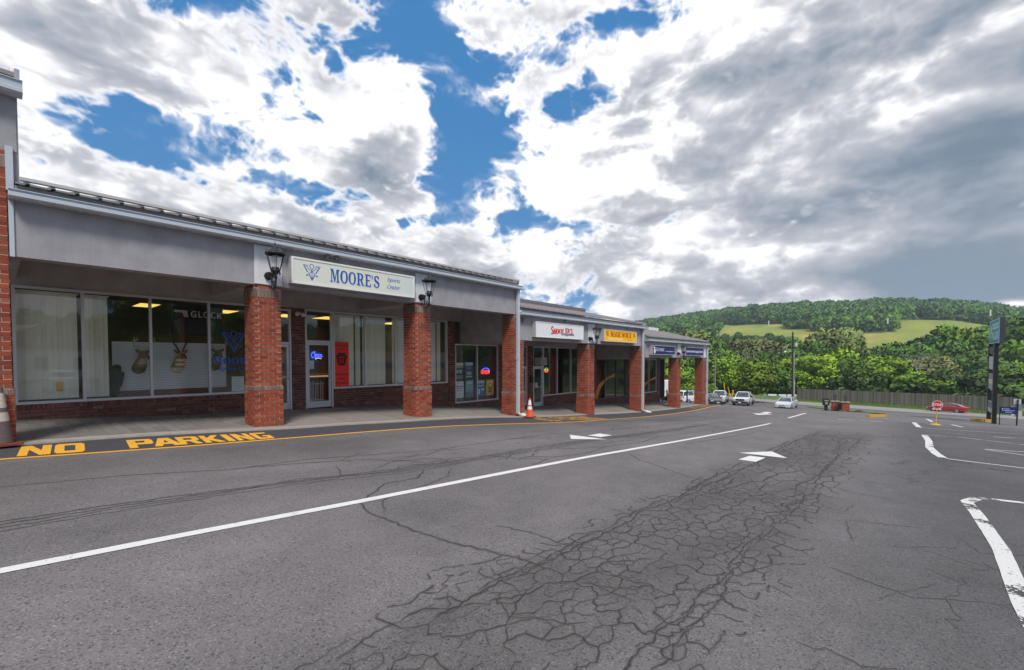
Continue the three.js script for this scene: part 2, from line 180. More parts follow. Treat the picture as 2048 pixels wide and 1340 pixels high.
function layBricks(parent, list, limit) {                  // nearest visible bricks one by one, the others joined
  const seen = list.filter((b) => b.seen).sort((a, b) => Math.hypot(a.x, a.z) - Math.hypot(b.x, b.z)), one = new Set(seen.slice(0, limit)), rest = [];
  for (const b of list) {
    if (one.has(b)) { const m = new THREE.Mesh(unitBox(b.sx, b.sy, b.sz), BRICK[b.set][b.tone]); m.name = 'brick'; m.position.set(b.x, b.y, b.z); m.castShadow = m.receiveShadow = true; parent.add(m); }
    else rest.push(colored(new THREE.BoxGeometry(b.sx, b.sy, b.sz).translate(b.x, b.y, b.z), ...SETS[b.set][b.tone]));
  }
  if (rest.length) stuff(mesh('brick_courses', mergeGeometries(rest), brickStuff, parent));
}
function canvas(w, h, draw) { const c = document.createElement('canvas'); c.width = w; c.height = h; const x = c.getContext('2d'); draw(x, w, h); const t = new THREE.CanvasTexture(c); t.colorSpace = THREE.SRGBColorSpace; t.minFilter = THREE.LinearMipmapLinearFilter; return t; }
const panel = (w, h) => new THREE.PlaneGeometry(w, h).rotateY(Math.PI / 2);     // a flat print that faces the car park
const pick = (r, n) => Math.min(n - 1, Math.floor(r() * n));

// ---------------------------------------------------------------- the lie of the land (heights by distance s along the shop fronts)
const SW = [[-30, 1.75], [-12, 0.9], [0, 0.27], [4, 0.113], [8.54, -0.106], [13.23, -0.52], [18.66, -0.955], [24.42, -1.33], [29.95, -1.58], [35.41, -1.75], [45, -2.65], [55, -3.6], [66, -4.55], [75, -5.0], [85, -5.4], [95, -5.8], [105, -6.25], [118, -6.5], [400, -6.8]];
const CP = [[-60, 2.6], [-30, 1.35], [0, 0], [10, -0.52], [20, -1.06], [30, -1.65], [35, -1.93], [40, -2.2], [45, -2.55], [55, -3.35], [66, -4.4], [75, -4.95], [85, -5.4], [95, -5.8], [105, -6.25], [118, -6.5], [400, -6.8]];
const WB = [[-8, 0.75], [0.3, 0.41], [4.8, 0.18], [6.1, 0.14], [9.8, -0.02], [12.6, -0.25], [15, -0.45], [18.3, -0.74], [22.4, -0.86], [26, -1.12], [30, -1.38], [34.4, -1.62], [37, -1.74]];
function along(T, s) {
  s = clamp(s, T[0][0], T[T.length - 1][0]); let i = 0; while (i < T.length - 2 && s > T[i + 1][0]) i++;
  const sl = (k) => { if (k <= 0 || k >= T.length - 1) { const j = k <= 0 ? 0 : T.length - 2; return (T[j + 1][1] - T[j][1]) / (T[j + 1][0] - T[j][0]); } const h0 = T[k][0] - T[k - 1][0], h1 = T[k + 1][0] - T[k][0]; return (((T[k][1] - T[k - 1][1]) / h0) * h1 + ((T[k + 1][1] - T[k][1]) / h1) * h0) / (h0 + h1); };
  const h = T[i + 1][0] - T[i][0], t = (s - T[i][0]) / h, t2 = t * t, t3 = t2 * t;
  return (2 * t3 - 3 * t2 + 1) * T[i][1] + (t3 - 2 * t2 + t) * h * sl(i) + (3 * t2 - 2 * t3) * T[i + 1][1] + (t3 - t2) * h * sl(i + 1);
}
const table = (T) => { const a = new Float32Array(2400); for (let i = 0; i < 2400; i++) a[i] = along(T, -60 + i * 0.1); return (s) => { const q = clamp((s + 60) * 10, 0, 2398.9), i = Math.floor(q), f = q - i; return a[i] + (a[i + 1] - a[i]) * f; }; };
const swAt = table(SW), cpAt = table(CP), wbAt = table(WB);
function G(x, z) { const a = swAt(-z), b = cpAt(-z), t = clamp(-x / 11, -0.9, 1); return b + (a - b) * t; }
const F0 = -11.4, WX = -14.6;                              // fronts of the pillars, plane of the shop windows
const EDGE = [[-8, -11.4], [0.4, -11.4], [1.6, -11.42], [3.8, -11.02], [4.6, -10.88], [6, -10.85], [7.5, -10.72], [8.6, -10.78], [10.5, -11.0], [12.1, -11.25], [13.9, -11.12], [16, -11.2], [19.6, -11.45], [22, -11.4], [25, -11.33], [30, -11.32], [37, -11.4]];
const edgeX = (s) => along(EDGE, s);
const walkY = (x, z) => { const e = edgeX(-z), t = clamp((e - x) / (e - WX), 0, 1); return lerp(G(e, z) + 0.03, Math.max(wbAt(-z), G(e, z) + 0.05), t); };
// ---------------------------------------------------------------- ground
function sheet(xs, zs, yf, colf) {
  const nx = xs.length, nz = zs.length, p = new Float32Array(nx * nz * 3), uv = new Float32Array(nx * nz * 2), c = colf ? new Float32Array(nx * nz * 3) : null, idx = [];
  for (let j = 0; j < nz; j++) for (let i = 0; i < nx; i++) { const k = j * nx + i, x = xs[i], z = zs[j]; p[k * 3] = x; p[k * 3 + 1] = yf(x, z); p[k * 3 + 2] = z; uv[k * 2] = x; uv[k * 2 + 1] = z; if (c) { const q = colf(x, z); c[k * 3] = q[0]; c[k * 3 + 1] = q[1]; c[k * 3 + 2] = q[2]; } }
  for (let j = 0; j < nz - 1; j++) for (let i = 0; i < nx - 1; i++) { const a = j * nx + i, b = a + 1, d = a + nx, e = d + 1; idx.push(a, d, b, b, d, e); }
  const g = new THREE.BufferGeometry(); g.setAttribute('position', new THREE.BufferAttribute(p, 3)); g.setAttribute('uv', new THREE.BufferAttribute(uv, 2)); if (c) g.setAttribute('color', new THREE.BufferAttribute(c, 3)); g.setIndex(idx); g.computeVertexNormals();
  if (g.attributes.normal.getY(Math.floor(nx * nz / 2)) < 0) { for (let i = 0; i < idx.length; i += 3) [idx[i + 1], idx[i + 2]] = [idx[i + 2], idx[i + 1]]; g.setIndex(idx); g.computeVertexNormals(); }
  return g;
}
const span = (a, b, step) => { const n = Math.max(1, Math.round(Math.abs(b - a) / step)); return Array.from({ length: n + 1 }, (_, i) => a + (b - a) * i / n); };
function lotColor(x, z) {
  const s = -z, n = fbm(x * 0.35, z * 0.35, 4), f = fbm(x * 2.1 + 5, z * 1.1, 3);
  const blot = fbm(x * 0.9 + 31, z * 0.45 + 8, 3); let k = 0.212 * (1 + 0.2 * n + 0.09 * f + 0.12 * sstep(0.1, 0.5, blot) - 0.14 * sstep(0.25, 0.6, -blot));
  const right = sstep(-1.4, 0.9, x + 0.5 * n); k *= lerp(1, 0.6, right * sstep(40, 30, s));                 // older, darker bays on the right
  const band = sstep(1.25, 0.45, Math.abs(x + 1.75 + 0.4 * n)) * sstep(-1, 2, s) * sstep(26, 18, s); k *= 1 - 0.36 * band * (0.8 + f);   // oily broken strip
  const tr = sstep(0.55, 0.1, Math.abs(x + 6.0 + 0.15 * n)) + sstep(0.5, 0.1, Math.abs(x + 7.9)); k *= 1 - 0.07 * tr;
  const by = sstep(1.3, 0.2, Math.abs(x + 8.9 + 0.3 * n)) * sstep(30, 20, s); k *= 1 - 0.2 * by;             // seal coat thinning out by the yellow line
  const far = sstep(42, 62, s); k = lerp(k, 0.19 * (1 + 0.1 * n), far);
  const warm = lerp(1, 0, right);
  return [k * (1.0 + 0.06 * warm), k * 0.955, k * (0.955 + 0.02 * (1 - warm))];
}
const asphaltMat = mat(1, 1, 1, 0.86, { vertexColors: true, map: rep(asphaltMap, 0.31), bumpMap: rep(asphaltBump, 0.31), bumpScale: 0.008 });
const lot = structure(mesh('parking_lot', merged([
  sheet(span(-11.7, 14, 0.17), span(6, -37, 0.17), G, lotColor),
  sheet(span(14, 60, 1.2), span(40, -37, 1), G, lotColor), sheet(span(-11.7, 14, 0.8), span(40, 6, 0.8), G, lotColor),
  sheet(span(-60, 60, 1), span(-37, -86, 0.7), (x, z) => G(x, z) , lotColor)]), asphaltMat));
lot.userData.label = 'grey cracked asphalt of the car park';

// the road at the foot of the car park, its verges and the field ground to the horizon
const roadFar = (x) => 86.5 - 0.4 * x, roadNear = (x) => 75.5 - 0.42 * x;
function skew(xs, n, s0, s1, lift, colf) {                  // a sheet between two lines s0(x) and s1(x)
  const p = [], uv = [], c = [], idx = [], m = xs.length;
  for (let j = 0; j <= n; j++) for (const x of xs) { const s = lerp(s0(x), s1(x), j / n); p.push(x, G(x, -s) + lift, -s); uv.push(x, s); if (colf) c.push(...colf(x, -s)); }
  for (let j = 0; j < n; j++) for (let i = 0; i < m - 1; i++) { const a = j * m + i; idx.push(a, a + 1, a + m, a + 1, a + m + 1, a + m); }
  const g = new THREE.BufferGeometry(); g.setAttribute('position', new THREE.Float32BufferAttribute(p, 3)); g.setAttribute('uv', new THREE.Float32BufferAttribute(uv, 2)); if (colf) g.setAttribute('color', new THREE.Float32BufferAttribute(c, 3)); g.setIndex(idx); g.computeVertexNormals(); return g;
}
structure(mesh('road', skew(span(-70, 60, 1.5), 12, roadNear, roadFar, 0.03, (x, z) => { const k = 0.40 * (1 + 0.12 * fbm(x * 0.1, z * 0.6, 3)); return [k * 1.04, k * 0.96, k * 0.9]; }), mat(1, 1, 1, 0.9, { vertexColors: true, map: rep(asphaltMap, 0.4) })));
structure(mesh('road_line', merged([skew(span(-70, 60, 1.5), 1, (x) => roadFar(x) - 1.5, (x) => roadFar(x) - 1.35, 0.036), skew(span(-70, 60, 1.5), 1, (x) => (roadNear(x) + roadFar(x)) / 2 + 1, (x) => (roadNear(x) + roadFar(x)) / 2 + 1.14, 0.036)]), mat(0.5, 0.48, 0.42, 0.8)));
const verdure = mat(1, 1, 1, 0.95, { vertexColors: true, map: rep(grassMap, 0.35), bumpMap: rep(grassMap, 0.35), bumpScale: 0.03 });
const grassCol = (x, z) => { const n = fbm(x * 0.25, z * 0.25, 4); return [0.115 + 0.05 * n, 0.20 + 0.05 * n, 0.03 + 0.01 * n]; };
structure(mesh('grass_verge', merged([
  skew(span(-70, 60, 1), 8, roadFar, (x) => roadFar(x) + 30, 0.05, grassCol),
]), verdure));
const islandPts = [[-10.2, 74.2], [-7, 69.5], [-5.6, 58.2], [-3.4, 57.4], [-1.6, 45.5], [-0.9, 47], [-1.4, 60], [-3.2, 68], [-6, 74], [-9.5, 77]];
{
  const sh = new THREE.Shape(islandPts.map(([x, s]) => new THREE.Vector2(x, s))), g = new THREE.ShapeGeometry(sh), p = g.attributes.position, col = [];
  for (let i = 0; i < p.count; i++) { const x = p.getX(i), s = p.getY(i); p.setXYZ(i, x, G(x, -s) + 0.06, -s); col.push(...grassCol(x, -s)); }
  g.setAttribute('color', new THREE.Float32BufferAttribute(col, 3)); g.computeVertexNormals(); structure(mesh('grass_island', g, verdure));
}
const RIDGE = [[-180, 0.075], [-120, 0.08], [-80, 0.065], [-50, 0.05], [-35, 0.06], [-24.5, 0.0829], [-18.3, 0.0961], [-13.2, 0.1048], [-10.3, 0.1066], [-6.7, 0.1061], [-4.2, 0.1019], [-1.8, 0.103], [0.8, 0.0983], [3.2, 0.0946], [5.1, 0.0876], [7.6, 0.0733], [14, 0.062], [25, 0.06], [50, 0.075], [80, 0.07], [120, 0.08], [180, 0.075]];
const lin = (T, a) => { a = clamp(a, T[0][0], T[T.length - 1][0]); let i = 0; while (i < T.length - 2 && a > T[i + 1][0]) i++; return lerp(T[i][1], T[i + 1][1], (a - T[i][0]) / (T[i + 1][0] - T[i][0])); };
function landY(x, z) {
  const r = Math.hypot(x, z), az = Math.atan2(x, -z) * 180 / Math.PI; if (r < 118) return G(x, z);
  const top = lin(RIDGE, az) * 750 + 1.74 - 11, base = lerp(lerp(G(x, z), -6.8, sstep(118, 135, r)), -12, sstep(125, 200, r)), t = clamp((r - 200) / 550, 0, 1);
  return base + (top + 12) * t - Math.max(0, r - 760) * 0.06;
}
const FIELD = [[-206, -599], [-134, -530], [-87, -515], [-76, -454], [-58, -460], [-49, -418], [-18, -422], [-5, -437], [-8, -545], [8, -561], [25, -562], [55, -546], [76, -525], [53, -364], [-23, -321], [-45, -345], [-73, -406], [-130, -426]];
const inField = (x, z) => { let c = false; for (let i = 0, j = FIELD.length - 1; i < FIELD.length; j = i++) { const [xi, zi] = FIELD[i], [xj, zj] = FIELD[j]; if ((zi > z) !== (zj > z) && x < (xj - xi) * (z - zi) / (zj - zi) + xi) c = !c; } return c; };
{
  const rs = [0.5]; while (rs[rs.length - 1] < 4000) rs.push(rs[rs.length - 1] + (rs[rs.length - 1] < 150 ? 1.6 : rs[rs.length - 1] < 820 ? 9 : 150));
  const azs = [], az = (a, b, st) => { for (let v = a; v < b; v += st) azs.push(v); }; az(-180, -34, 2); az(-34, 14, 0.4); az(14, 180.01, 2);
  const p = [], uv = [], c = [], idx = [], m = azs.length;
  for (const r of rs) for (const a of azs) {
    const x = Math.sin(a * Math.PI / 180) * r, z = -Math.cos(a * Math.PI / 180) * r, inLot = r < 112;
    p.push(x, landY(x, z) - (inLot ? 0.12 : 0), z); uv.push(x, z);
    const n = fbm(x * 0.012, z * 0.012, 4), f = fbm(x * 0.05, z * 0.02, 3);
    if (r > 150 && inField(x, z)) { const tan = sstep(0.15, 0.5, n + 0.5 * f + sstep(-430, -405, z) * sstep(-30, -60, x) * 0.5); c.push(lerp(0.28, 0.46, tan) + 0.1 * f, lerp(0.33, 0.34, tan) + 0.09 * f, lerp(0.05, 0.12, tan)); }
    else c.push(0.035 + 0.01 * n, 0.06 + 0.015 * n, 0.018);
  }
  for (let j = 0; j < rs.length - 1; j++) for (let i = 0; i < m - 1; i++) { const a = j * m + i; idx.push(a, a + 1, a + m, a + 1, a + m + 1, a + m); }
  const g = new THREE.BufferGeometry(); g.setAttribute('position', new THREE.Float32BufferAttribute(p, 3)); g.setAttribute('uv', new THREE.Float32BufferAttribute(uv, 2)); g.setAttribute('color', new THREE.Float32BufferAttribute(c, 3)); g.setIndex(idx); g.computeVertexNormals();
  structure(mesh('hills', g, mat(1, 1, 1, 0.95, { vertexColors: true, map: rep(grassMap, 0.05) })));
}

// ---------------------------------------------------------------- cracks in the asphalt: thin sunk lines as narrow strips
{
  const r = rng(31), P = [], N = [], P2 = [], N2 = [];
  const lift = 0.003;
  function crack(pts, w, rough = 0.02, taper = 1) {                    // pts: [x, s]
    const fine = []; w *= clamp(0.42 + 0.055 * Math.hypot(pts[0][0], pts[0][1]), 0.42, 1.15);
    for (let i = 0; i < pts.length - 1; i++) { const [x0, s0] = pts[i], [x1, s1] = pts[i + 1], L = Math.hypot(x1 - x0, s1 - s0), far = Math.hypot(x0, s0), n = Math.max(1, Math.round(L / clamp(far * 0.012, 0.045, 0.3))); for (let k = 0; k < n; k++) { const t = k / n; fine.push([lerp(x0, x1, t) + (i || k ? (r() - 0.5) * 2 * rough : 0) + 0.02 * noise(x0 * 3 + t * 4, s0 * 3 + i), lerp(s0, s1, t) + (i || k ? (r() - 0.5) * 2 * rough : 0)]); } }
    fine.push(pts[pts.length - 1]);
    let pl, pr;
    fine.forEach(([x, s], i) => {
      const a = fine[Math.max(0, i - 1)], b = fine[Math.min(fine.length - 1, i + 1)], dx = b[0] - a[0], ds = b[1] - a[1], L = Math.hypot(dx, ds) || 1, end = taper ? Math.min(1, 0.25 + 0.35 * Math.min(i, fine.length - 1 - i)) : 1, h = w * end * (0.35 + 0.9 * r()) / 2, nx = -ds / L * h, ns = dx / L * h;
      const l = [x + nx, s + ns], q = [x - nx, s - ns];
      if (i) for (const [u, v] of [pl, pr, l, l, pr, q]) { P.push(u, G(u, -v) + lift, -v); N.push(0, 1, 0); }
      pl = l; pr = q;
    });
    let ql, qr; fine.forEach(([x, s], i) => { const a = fine[Math.max(0, i - 1)], b = fine[Math.min(fine.length - 1, i + 1)], dx = b[0] - a[0], ds = b[1] - a[1], L = Math.hypot(dx, ds) || 1, h = (w * (0.45 + 0.9 * r()) + 0.004) * (taper ? Math.min(1, 0.2 + 0.4 * Math.min(i, fine.length - 1 - i)) : 1), nx = -ds / L * h, ns = dx / L * h, o = (r() - 0.5) * w, l = [x + nx + o, s + ns], q = [x - nx + o, s - ns]; if (i) for (const [u, v] of [ql, qr, l, l, qr, q]) { P2.push(u, G(u, -v) + 0.0012 + 0.0006 * r(), -v); N2.push(0, 1, 0); } ql = l; qr = q; });
  }
  const wander = (x, s, dir, len, w, depth = 2, main = dir) => { const p = [[x, s]], st = 0.09 + 0.1 * r(); for (let d = 0; d < len; d += st) { dir = main + (r() - 0.5) * 1.5; x += Math.cos(dir) * st; s += Math.sin(dir) * st; p.push([x, s]); if (depth && r() < 0.1) wander(x, s, main + (r() < 0.5 ? 1 : -1) * (0.8 + 0.7 * r()), 0.15 + len * 0.25 * r(), w * 0.6, depth - 1); main += (r() - 0.5) * 0.22; } crack(p, w, 0.014); };
  // long open joints beside the shops and down the lanes
  for (const k of [0, 1, 2, 3]) crack([[-6.58 + 0.12 * k, -0.4], [-6.6 + 0.1 * k, 0.7], [-6.5 + 0.08 * k, 1.7], [-6.35 + 0.05 * k * (k % 2 ? 1 : -1), 2.8], [-6.05 + 0.1 * (k - 1), 4.2], [-5.92 + 0.07 * (k - 2), 5.7], [-6.0 + 0.1 * (k - 1), 8], [-6.2 + 0.06 * k, 11.4], [-6.25 + 0.1 * k, 15], [-6.3, 19 + k]], 0.026 - 0.004 * k, 0.018);
  crack([[-8.2, -0.2], [-8.0, 1.2], [-7.55, 2.3], [-7.6, 3.4], [-7.3, 4.6], [-7.05, 5.9], [-7.1, 7.4], [-7.3, 10], [-7.2, 14], [-7.1, 20], [-7.4, 26]], 0.018);
  crack([[-7.6, 2.3], [-7.35, 3.3], [-7.1, 4.1], [-6.7, 4.6], [-6.3, 4.9]], 0.02); crack([[-6.9, 3.6], [-6.55, 3.5], [-6.2, 3.3], [-6.1, 2.7]], 0.018); crack([[-6.9, 4.6], [-6.75, 5.3], [-6.95, 5.8], [-6.8, 6.5]], 0.016); crack([[-6.3, 3.9], [-6.6, 4.4], [-6.5, 5.2], [-6.0, 5.5]], 0.016);
  crack([[-5.9, 4.6], [-5.5, 4.2], [-5.5, 3.6], [-5.2, 3.2], [-4.97, 2.89], [-4.62, 2.78], [-4.36, 2.8], [-3.78, 2.82], [-3.2, 2.93], [-2.71, 3.09], [-2.3, 3.16]], 0.026);
  crack([[-5.7, 5.0], [-5.3, 4.6], [-5.1, 4.0], [-5.05, 3.5], [-4.8, 3.1], [-4.5, 2.95]], 0.016);
  crack([[-3.36, 3.58], [-2.96, 3.70], [-2.51, 3.72], [-2.2, 3.85]], 0.016);
  crack([[-5.6, 6.8], [-5.2, 7.3], [-5.05, 8.2], [-5.3, 9.6], [-5.2, 11.2], [-5.5, 13], [-5.35, 16], [-5.5, 20]], 0.02); crack([[-5.9, 8], [-5.5, 8.6], [-5.3, 9.5]], 0.016); crack([[-6.2, 6.2], [-5.6, 6.5], [-5.15, 7.0], [-5.0, 6.3]], 0.018);
  crack([[-4.6, 9.2], [-4.0, 8.6], [-3.4, 8.3], [-2.9, 8.0], [-2.5, 7.9]], 0.014); crack([[-4.4, 12], [-4.2, 15], [-4.0, 19]], 0.02);
  for (let k = 0; k < 5; k++) crack([[-9 + k * 0.3, 16 + k], [-8.6 + k * 0.3, 20], [-8.4 + k * 0.3, 24], [-8.8 + k * 0.4, 29 + k]], 0.02);
  wander(0.35, 4.6, 1.35, 2.2, 0.010); wander(-0.5, 3.5, 0.25, 2.4, 0.012, 1); wander(2, 15, 2.3, 3, 0.014, 1); wander(0.1, 12, 1.5, 5, 0.013, 1); wander(0.5, 20, 1.7, 4, 0.02, 1);
  for (let k = 0; k < 9; k++) wander(-0.6 + 2.2 * r(), 6 + 18 * r(), 1.2 + 0.8 * r(), 0.5 + 1.2 * r(), 0.008 + 0.005 * r(), 1);
  for (let k = 0; k < 14; k++) wander(-5 - 3 * r(), 3 + 22 * r(), 1.3 + 0.6 * r(), 0.5 + 1.6 * r(), 0.009 + 0.007 * r(), 1);
  // alligator cracking: a jittered honeycomb stretched along the lane
  const hex = (x0, x1, s0, s1, cx, cs, keep, wMin, wMax, env) => {
    const V = new Map(), vert = (i, j) => { const k = i + ',' + j; if (!V.has(k)) { const ox = (j % 2 ? 0.5 : 0); V.set(k, [x0 + (i + ox) * cx + (r() - 0.5) * cx * 0.75, s0 + j * cs + (r() - 0.5) * cs * 0.8]); } return V.get(k); };
    const ni = Math.ceil((x1 - x0) / cx), nj = Math.ceil((s1 - s0) / cs);
    for (let j = 0; j < nj; j++) for (let i = 0; i < ni; i++) for (const [di, dj, wt] of [[1, 0, 0.5], [0, 1, 1], [j % 2 ? 1 : -1, 1, 0.75]]) {
      if ((i + j + (di ? 1 : 0)) % 3 === 0 && r() < 0.5) continue;
      const a = vert(i, j), b = vert(i + di, j + dj), e = env((a[0] + b[0]) / 2, (a[1] + b[1]) / 2);
      if (r() < keep * e * (0.6 + 0.4 * wt)) crack([a, b], lerp(wMin, wMax, r() * r() * (0.4 + 0.6 * e)) * wt, 0.012);
    }
  };
  const env = (x, s) => sstep(1.15, 0.6, Math.abs(x + 1.72 + 0.25 * noise(s * 0.6, 3))) * sstep(0.2, 1.2, s) * sstep(25, 17, s) * (0.75 + 0.6 * noise(x * 1.1 + 4, s * 0.8));
  const plates = (x0, x1, s0, s1, cx, cs, big) => {          // closed plates; the joints between larger blocks stand open wider
    const S = new Map(), sup = (x, s) => { let best = '', bd = 9; const a = Math.floor(x / big), c = Math.floor(s / big); for (let u = a - 1; u <= a + 1; u++) for (let v = c - 1; v <= c + 1; v++) { const q = u + ',' + v; if (!S.has(q)) S.set(q, [(u + r()) * big, (v + r()) * big]); const p = S.get(q), d = Math.hypot(p[0] - x, (p[1] - s) * 0.55); if (d < bd) { bd = d; best = q; } } return best; };
    const nx = Math.ceil((x1 - x0) / cx), ns = Math.ceil((s1 - s0) / cs), Q = [];
    for (let j = 0; j < ns; j++) for (let i = 0; i < nx; i++) { const x = x0 + (i + 0.5 + (r() - 0.5) * 0.95) * cx, s = s0 + (j + 0.5 + (r() - 0.5) * 0.95) * cs; Q.push([x + 0.1 * noise(s * 0.8, x * 1.5), s, sup(x, s)]); }
    const k = cx / cs;                                     // cells are drawn out along the lane
    for (let j = 0; j < ns; j++) for (let i = 0; i < nx; i++) {
      const id = j * nx + i, [px, ps, me] = Q[id]; let poly = [[-3, -3], [3, -3], [3, 3], [-3, 3]].map(([u, v]) => [px + u * cx, ps * k + v * cx, -1]);
      for (let dj = -2; dj <= 2; dj++) for (let di = -2; di <= 2; di++) {
        const a = i + di, c = j + dj; if ((!di && !dj) || a < 0 || c < 0 || a >= nx || c >= ns) continue; const o = c * nx + a, dx = Q[o][0] - px, ds = (Q[o][1] - ps) * k, m = (dx * (Q[o][0] + px) + ds * (Q[o][1] + ps) * k) / 2, out = [], f = (p) => p[0] * dx + p[1] * ds - m;
        for (let t = 0; t < poly.length; t++) { const A = poly[t], B = poly[(t + 1) % poly.length], fa = f(A), fb = f(B); if (fa <= 0) out.push(fb > 0 ? A : A); if ((fa <= 0) !== (fb <= 0)) { const u = fa / (fa - fb); out.push([A[0] + (B[0] - A[0]) * u, A[1] + (B[1] - A[1]) * u, fa <= 0 ? o : A[2]]); } }
        poly = out;
      }
      for (let t = 0; t < poly.length; t++) { const A = poly[t], B = poly[(t + 1) % poly.length], o = A[2]; if (o <= id) continue; const main = Q[o][2] !== me, e = env((A[0] + B[0]) / 2, (A[1] + B[1]) / 2 / k); if (r() < e * (main ? 1.6 : 0.8)) crack([[A[0], A[1] / k], [B[0], B[1] / k]], main ? 0.016 + 0.024 * r() * e : 0.004 + 0.009 * r(), 0.017, 0); }
    }
  };
  crack([[-0.6, 3.0], [-0.2, 3.15], [0.3, 3.0], [0.8, 2.8], [1.4, 2.75]], 0.02, 0.02); crack([[-0.5, 5.2], [0.1, 5.0], [0.7, 5.5], [1.2, 5.3]], 0.012, 0.02);
  for (const [dx, n] of [[-0.78, 4], [-0.62, 5], [0.5, 3], [0.66, 4]]) for (let q = 0; q < n; q++) { const p = [], a = 0.5 + 19 * q / n + 2 * r(), e = a + 3 + 3 * r(), off = (r() - 0.5) * 0.2; for (let s = a; s < e; s += 0.14) p.push([-1.76 + dx + off + 0.14 * noise(s * 0.45, dx * 5) + 0.07 * noise(s * 1.7, dx * 9) + (r() - 0.5) * 0.03, s]); crack(p, 0.022 + 0.016 * r(), 0.014); }
  plates(-3.1, -0.3, 0.3, 8, 0.115, 0.2, 0.42); plates(-3.1, -0.3, 8, 25, 0.19, 0.46, 0.8);
  for (let k = 0; k < 3; k++) { const s = 1.8 + 5 * k, x = -1.78 + (k % 2 ? 0.7 : -0.75); wander(x, s, Math.PI / 2 + (r() - 0.5) * 0.2, 1.6 + 1.6 * r(), 0.024 + 0.01 * r(), 1); }
  hex(-7.4, -5.6, 4, 24, 0.5, 0.7, 0.2, 0.008, 0.018, () => 1); hex(-0.6, 3.2, 5, 26, 0.6, 0.7, 0.12, 0.008, 0.016, () => 1); hex(-9, -5, 20, 34, 0.9, 1.2, 0.2, 0.012, 0.03, () => 1);
  const g = new THREE.BufferGeometry(); g.setAttribute('position', new THREE.Float32BufferAttribute(P, 3)); g.setAttribute('normal', new THREE.Float32BufferAttribute(N, 3));
  stuff(mesh('cracks', g, mat(0.04, 0.036, 0.035, 1), lot));
  const g2 = new THREE.BufferGeometry(); g2.setAttribute('position', new THREE.Float32BufferAttribute(P2, 3)); g2.setAttribute('normal', new THREE.Float32BufferAttribute(N2, 3)); stuff(mesh('crumbled_edges', g2, mat(0.10, 0.092, 0.09, 1), lot));
}

// ---------------------------------------------------------------- painted markings
function strip(pts, w, lift = 0.006) {                      // pts [x, s, width?]; a painted stripe that follows the ground
  const P = [], U = [], fine = [];
  for (let i = 0; i < pts.length - 1; i++) { const a = pts[i], b = pts[i + 1], n = Math.max(1, Math.ceil(Math.hypot(b[0] - a[0], b[1] - a[1]) / 0.17)); for (let k = 0; k < n; k++) fine.push([lerp(a[0], b[0], k / n), lerp(a[1], b[1], k / n)]); }
  fine.push(pts[pts.length - 1]); let pl, pr; const rr = rng(Math.round(fine[0][0] * 100 + fine.length));
  fine.forEach(([x, s], i) => { const a = fine[Math.max(0, i - 1)], b = fine[Math.min(fine.length - 1, i + 1)], L = Math.hypot(b[0] - a[0], b[1] - a[1]) || 1, h = w / 2 * (1 + 0.05 * (rr() - 0.5)), nx = -(b[1] - a[1]) / L * h, ns = (b[0] - a[0]) / L * h, l = [x + nx, s + ns], q = [x - nx, s - ns]; if (i) for (const [u, v] of [pl, pr, l, l, pr, q]) { P.push(u, G(u, -v) + lift, -v); U.push(u, v); } pl = l; pr = q; });
  const g = new THREE.BufferGeometry(); g.setAttribute('position', new THREE.Float32BufferAttribute(P, 3)); g.setAttribute('uv', new THREE.Float32BufferAttribute(U, 2)); g.computeVertexNormals(); return g;
}
function patch(poly, lift = 0.006) {                        // a painted polygon [x, s]
  const g = clean(new THREE.ShapeGeometry(new THREE.Shape(poly.map(([x, s]) => new THREE.Vector2(x, s))))), p = g.attributes.position;
  for (let i = 0; i < p.count; i++) { const x = p.getX(i), s = p.getY(i); p.setXYZ(i, x, G(x, -s) + lift, -s); g.attributes.uv.setXY(i, x, s); }
  g.computeVertexNormals(); return g;
}
const lineX = [[-10.2, -2], [-10.11, 0], [-9.95, 1.1], [-9.78, 2.5], [-9.70, 4.3], [-9.66, 5.7], [-9.54, 8], [-9.44, 9.4], [-9.40, 11.2], [-9.3, 14.6], [-9.5, 16.7], [-9.58, 21], [-10.0, 28.7], [-10.44, 35], [-10.7, 37]];
const sealG = (() => { const P = [], U = []; const at = (s) => lin(lineX.map(([x, q]) => [q, x]), s); for (let s = -2; s < 36.8; s += 0.2) for (let k = 0; k < 6; k++) { const q = (ss, kk) => { const e0 = edgeX(ss) - 0.03, e1 = at(ss) + 0.02, x = lerp(e0, e1, kk / 6); return [x, G(x, -ss) + 0.003, -ss]; }; const a = q(s, k), b = q(s, k + 1), c = q(s + 0.2, k), d = q(s + 0.2, k + 1); for (const v of [a, b, c, c, b, d]) { P.push(...v); U.push(v[0], v[2]); } } const g = new THREE.BufferGeometry(); g.setAttribute('position', new THREE.Float32BufferAttribute(P, 3)); g.setAttribute('uv', new THREE.Float32BufferAttribute(U, 2)); g.computeVertexNormals(); return g; })();
structure(mesh('sealed_strip', sealG, mat(0.085, 0.085, 0.098, 0.8, { map: rep(asphaltMap, 0.5), bumpMap: rep(asphaltBump, 0.5), bumpScale: 0.005 })));
tag(mesh('yellow_line', strip(lineX, 0.1), M.paintYellow), 'long yellow painted line curving beside the covered walk', 'road marking');
tag(mesh('lane_line', strip([[-5.2, -0.8], [-5.15, 0], [-5.11, 1.1], [-5.0, 2.9], [-4.91, 5.4], [-4.75, 9.4], [-4.64, 23.9]], 0.125), M.paintWhite), 'long solid white lane line running past the shops', 'road marking');
tag(mesh('lane_dash', strip([[-4.82, 29.3], [-4.78, 35.2]], 0.13), M.paintWhite), 'short white lane dash beyond the end of the long white line', 'road marking');
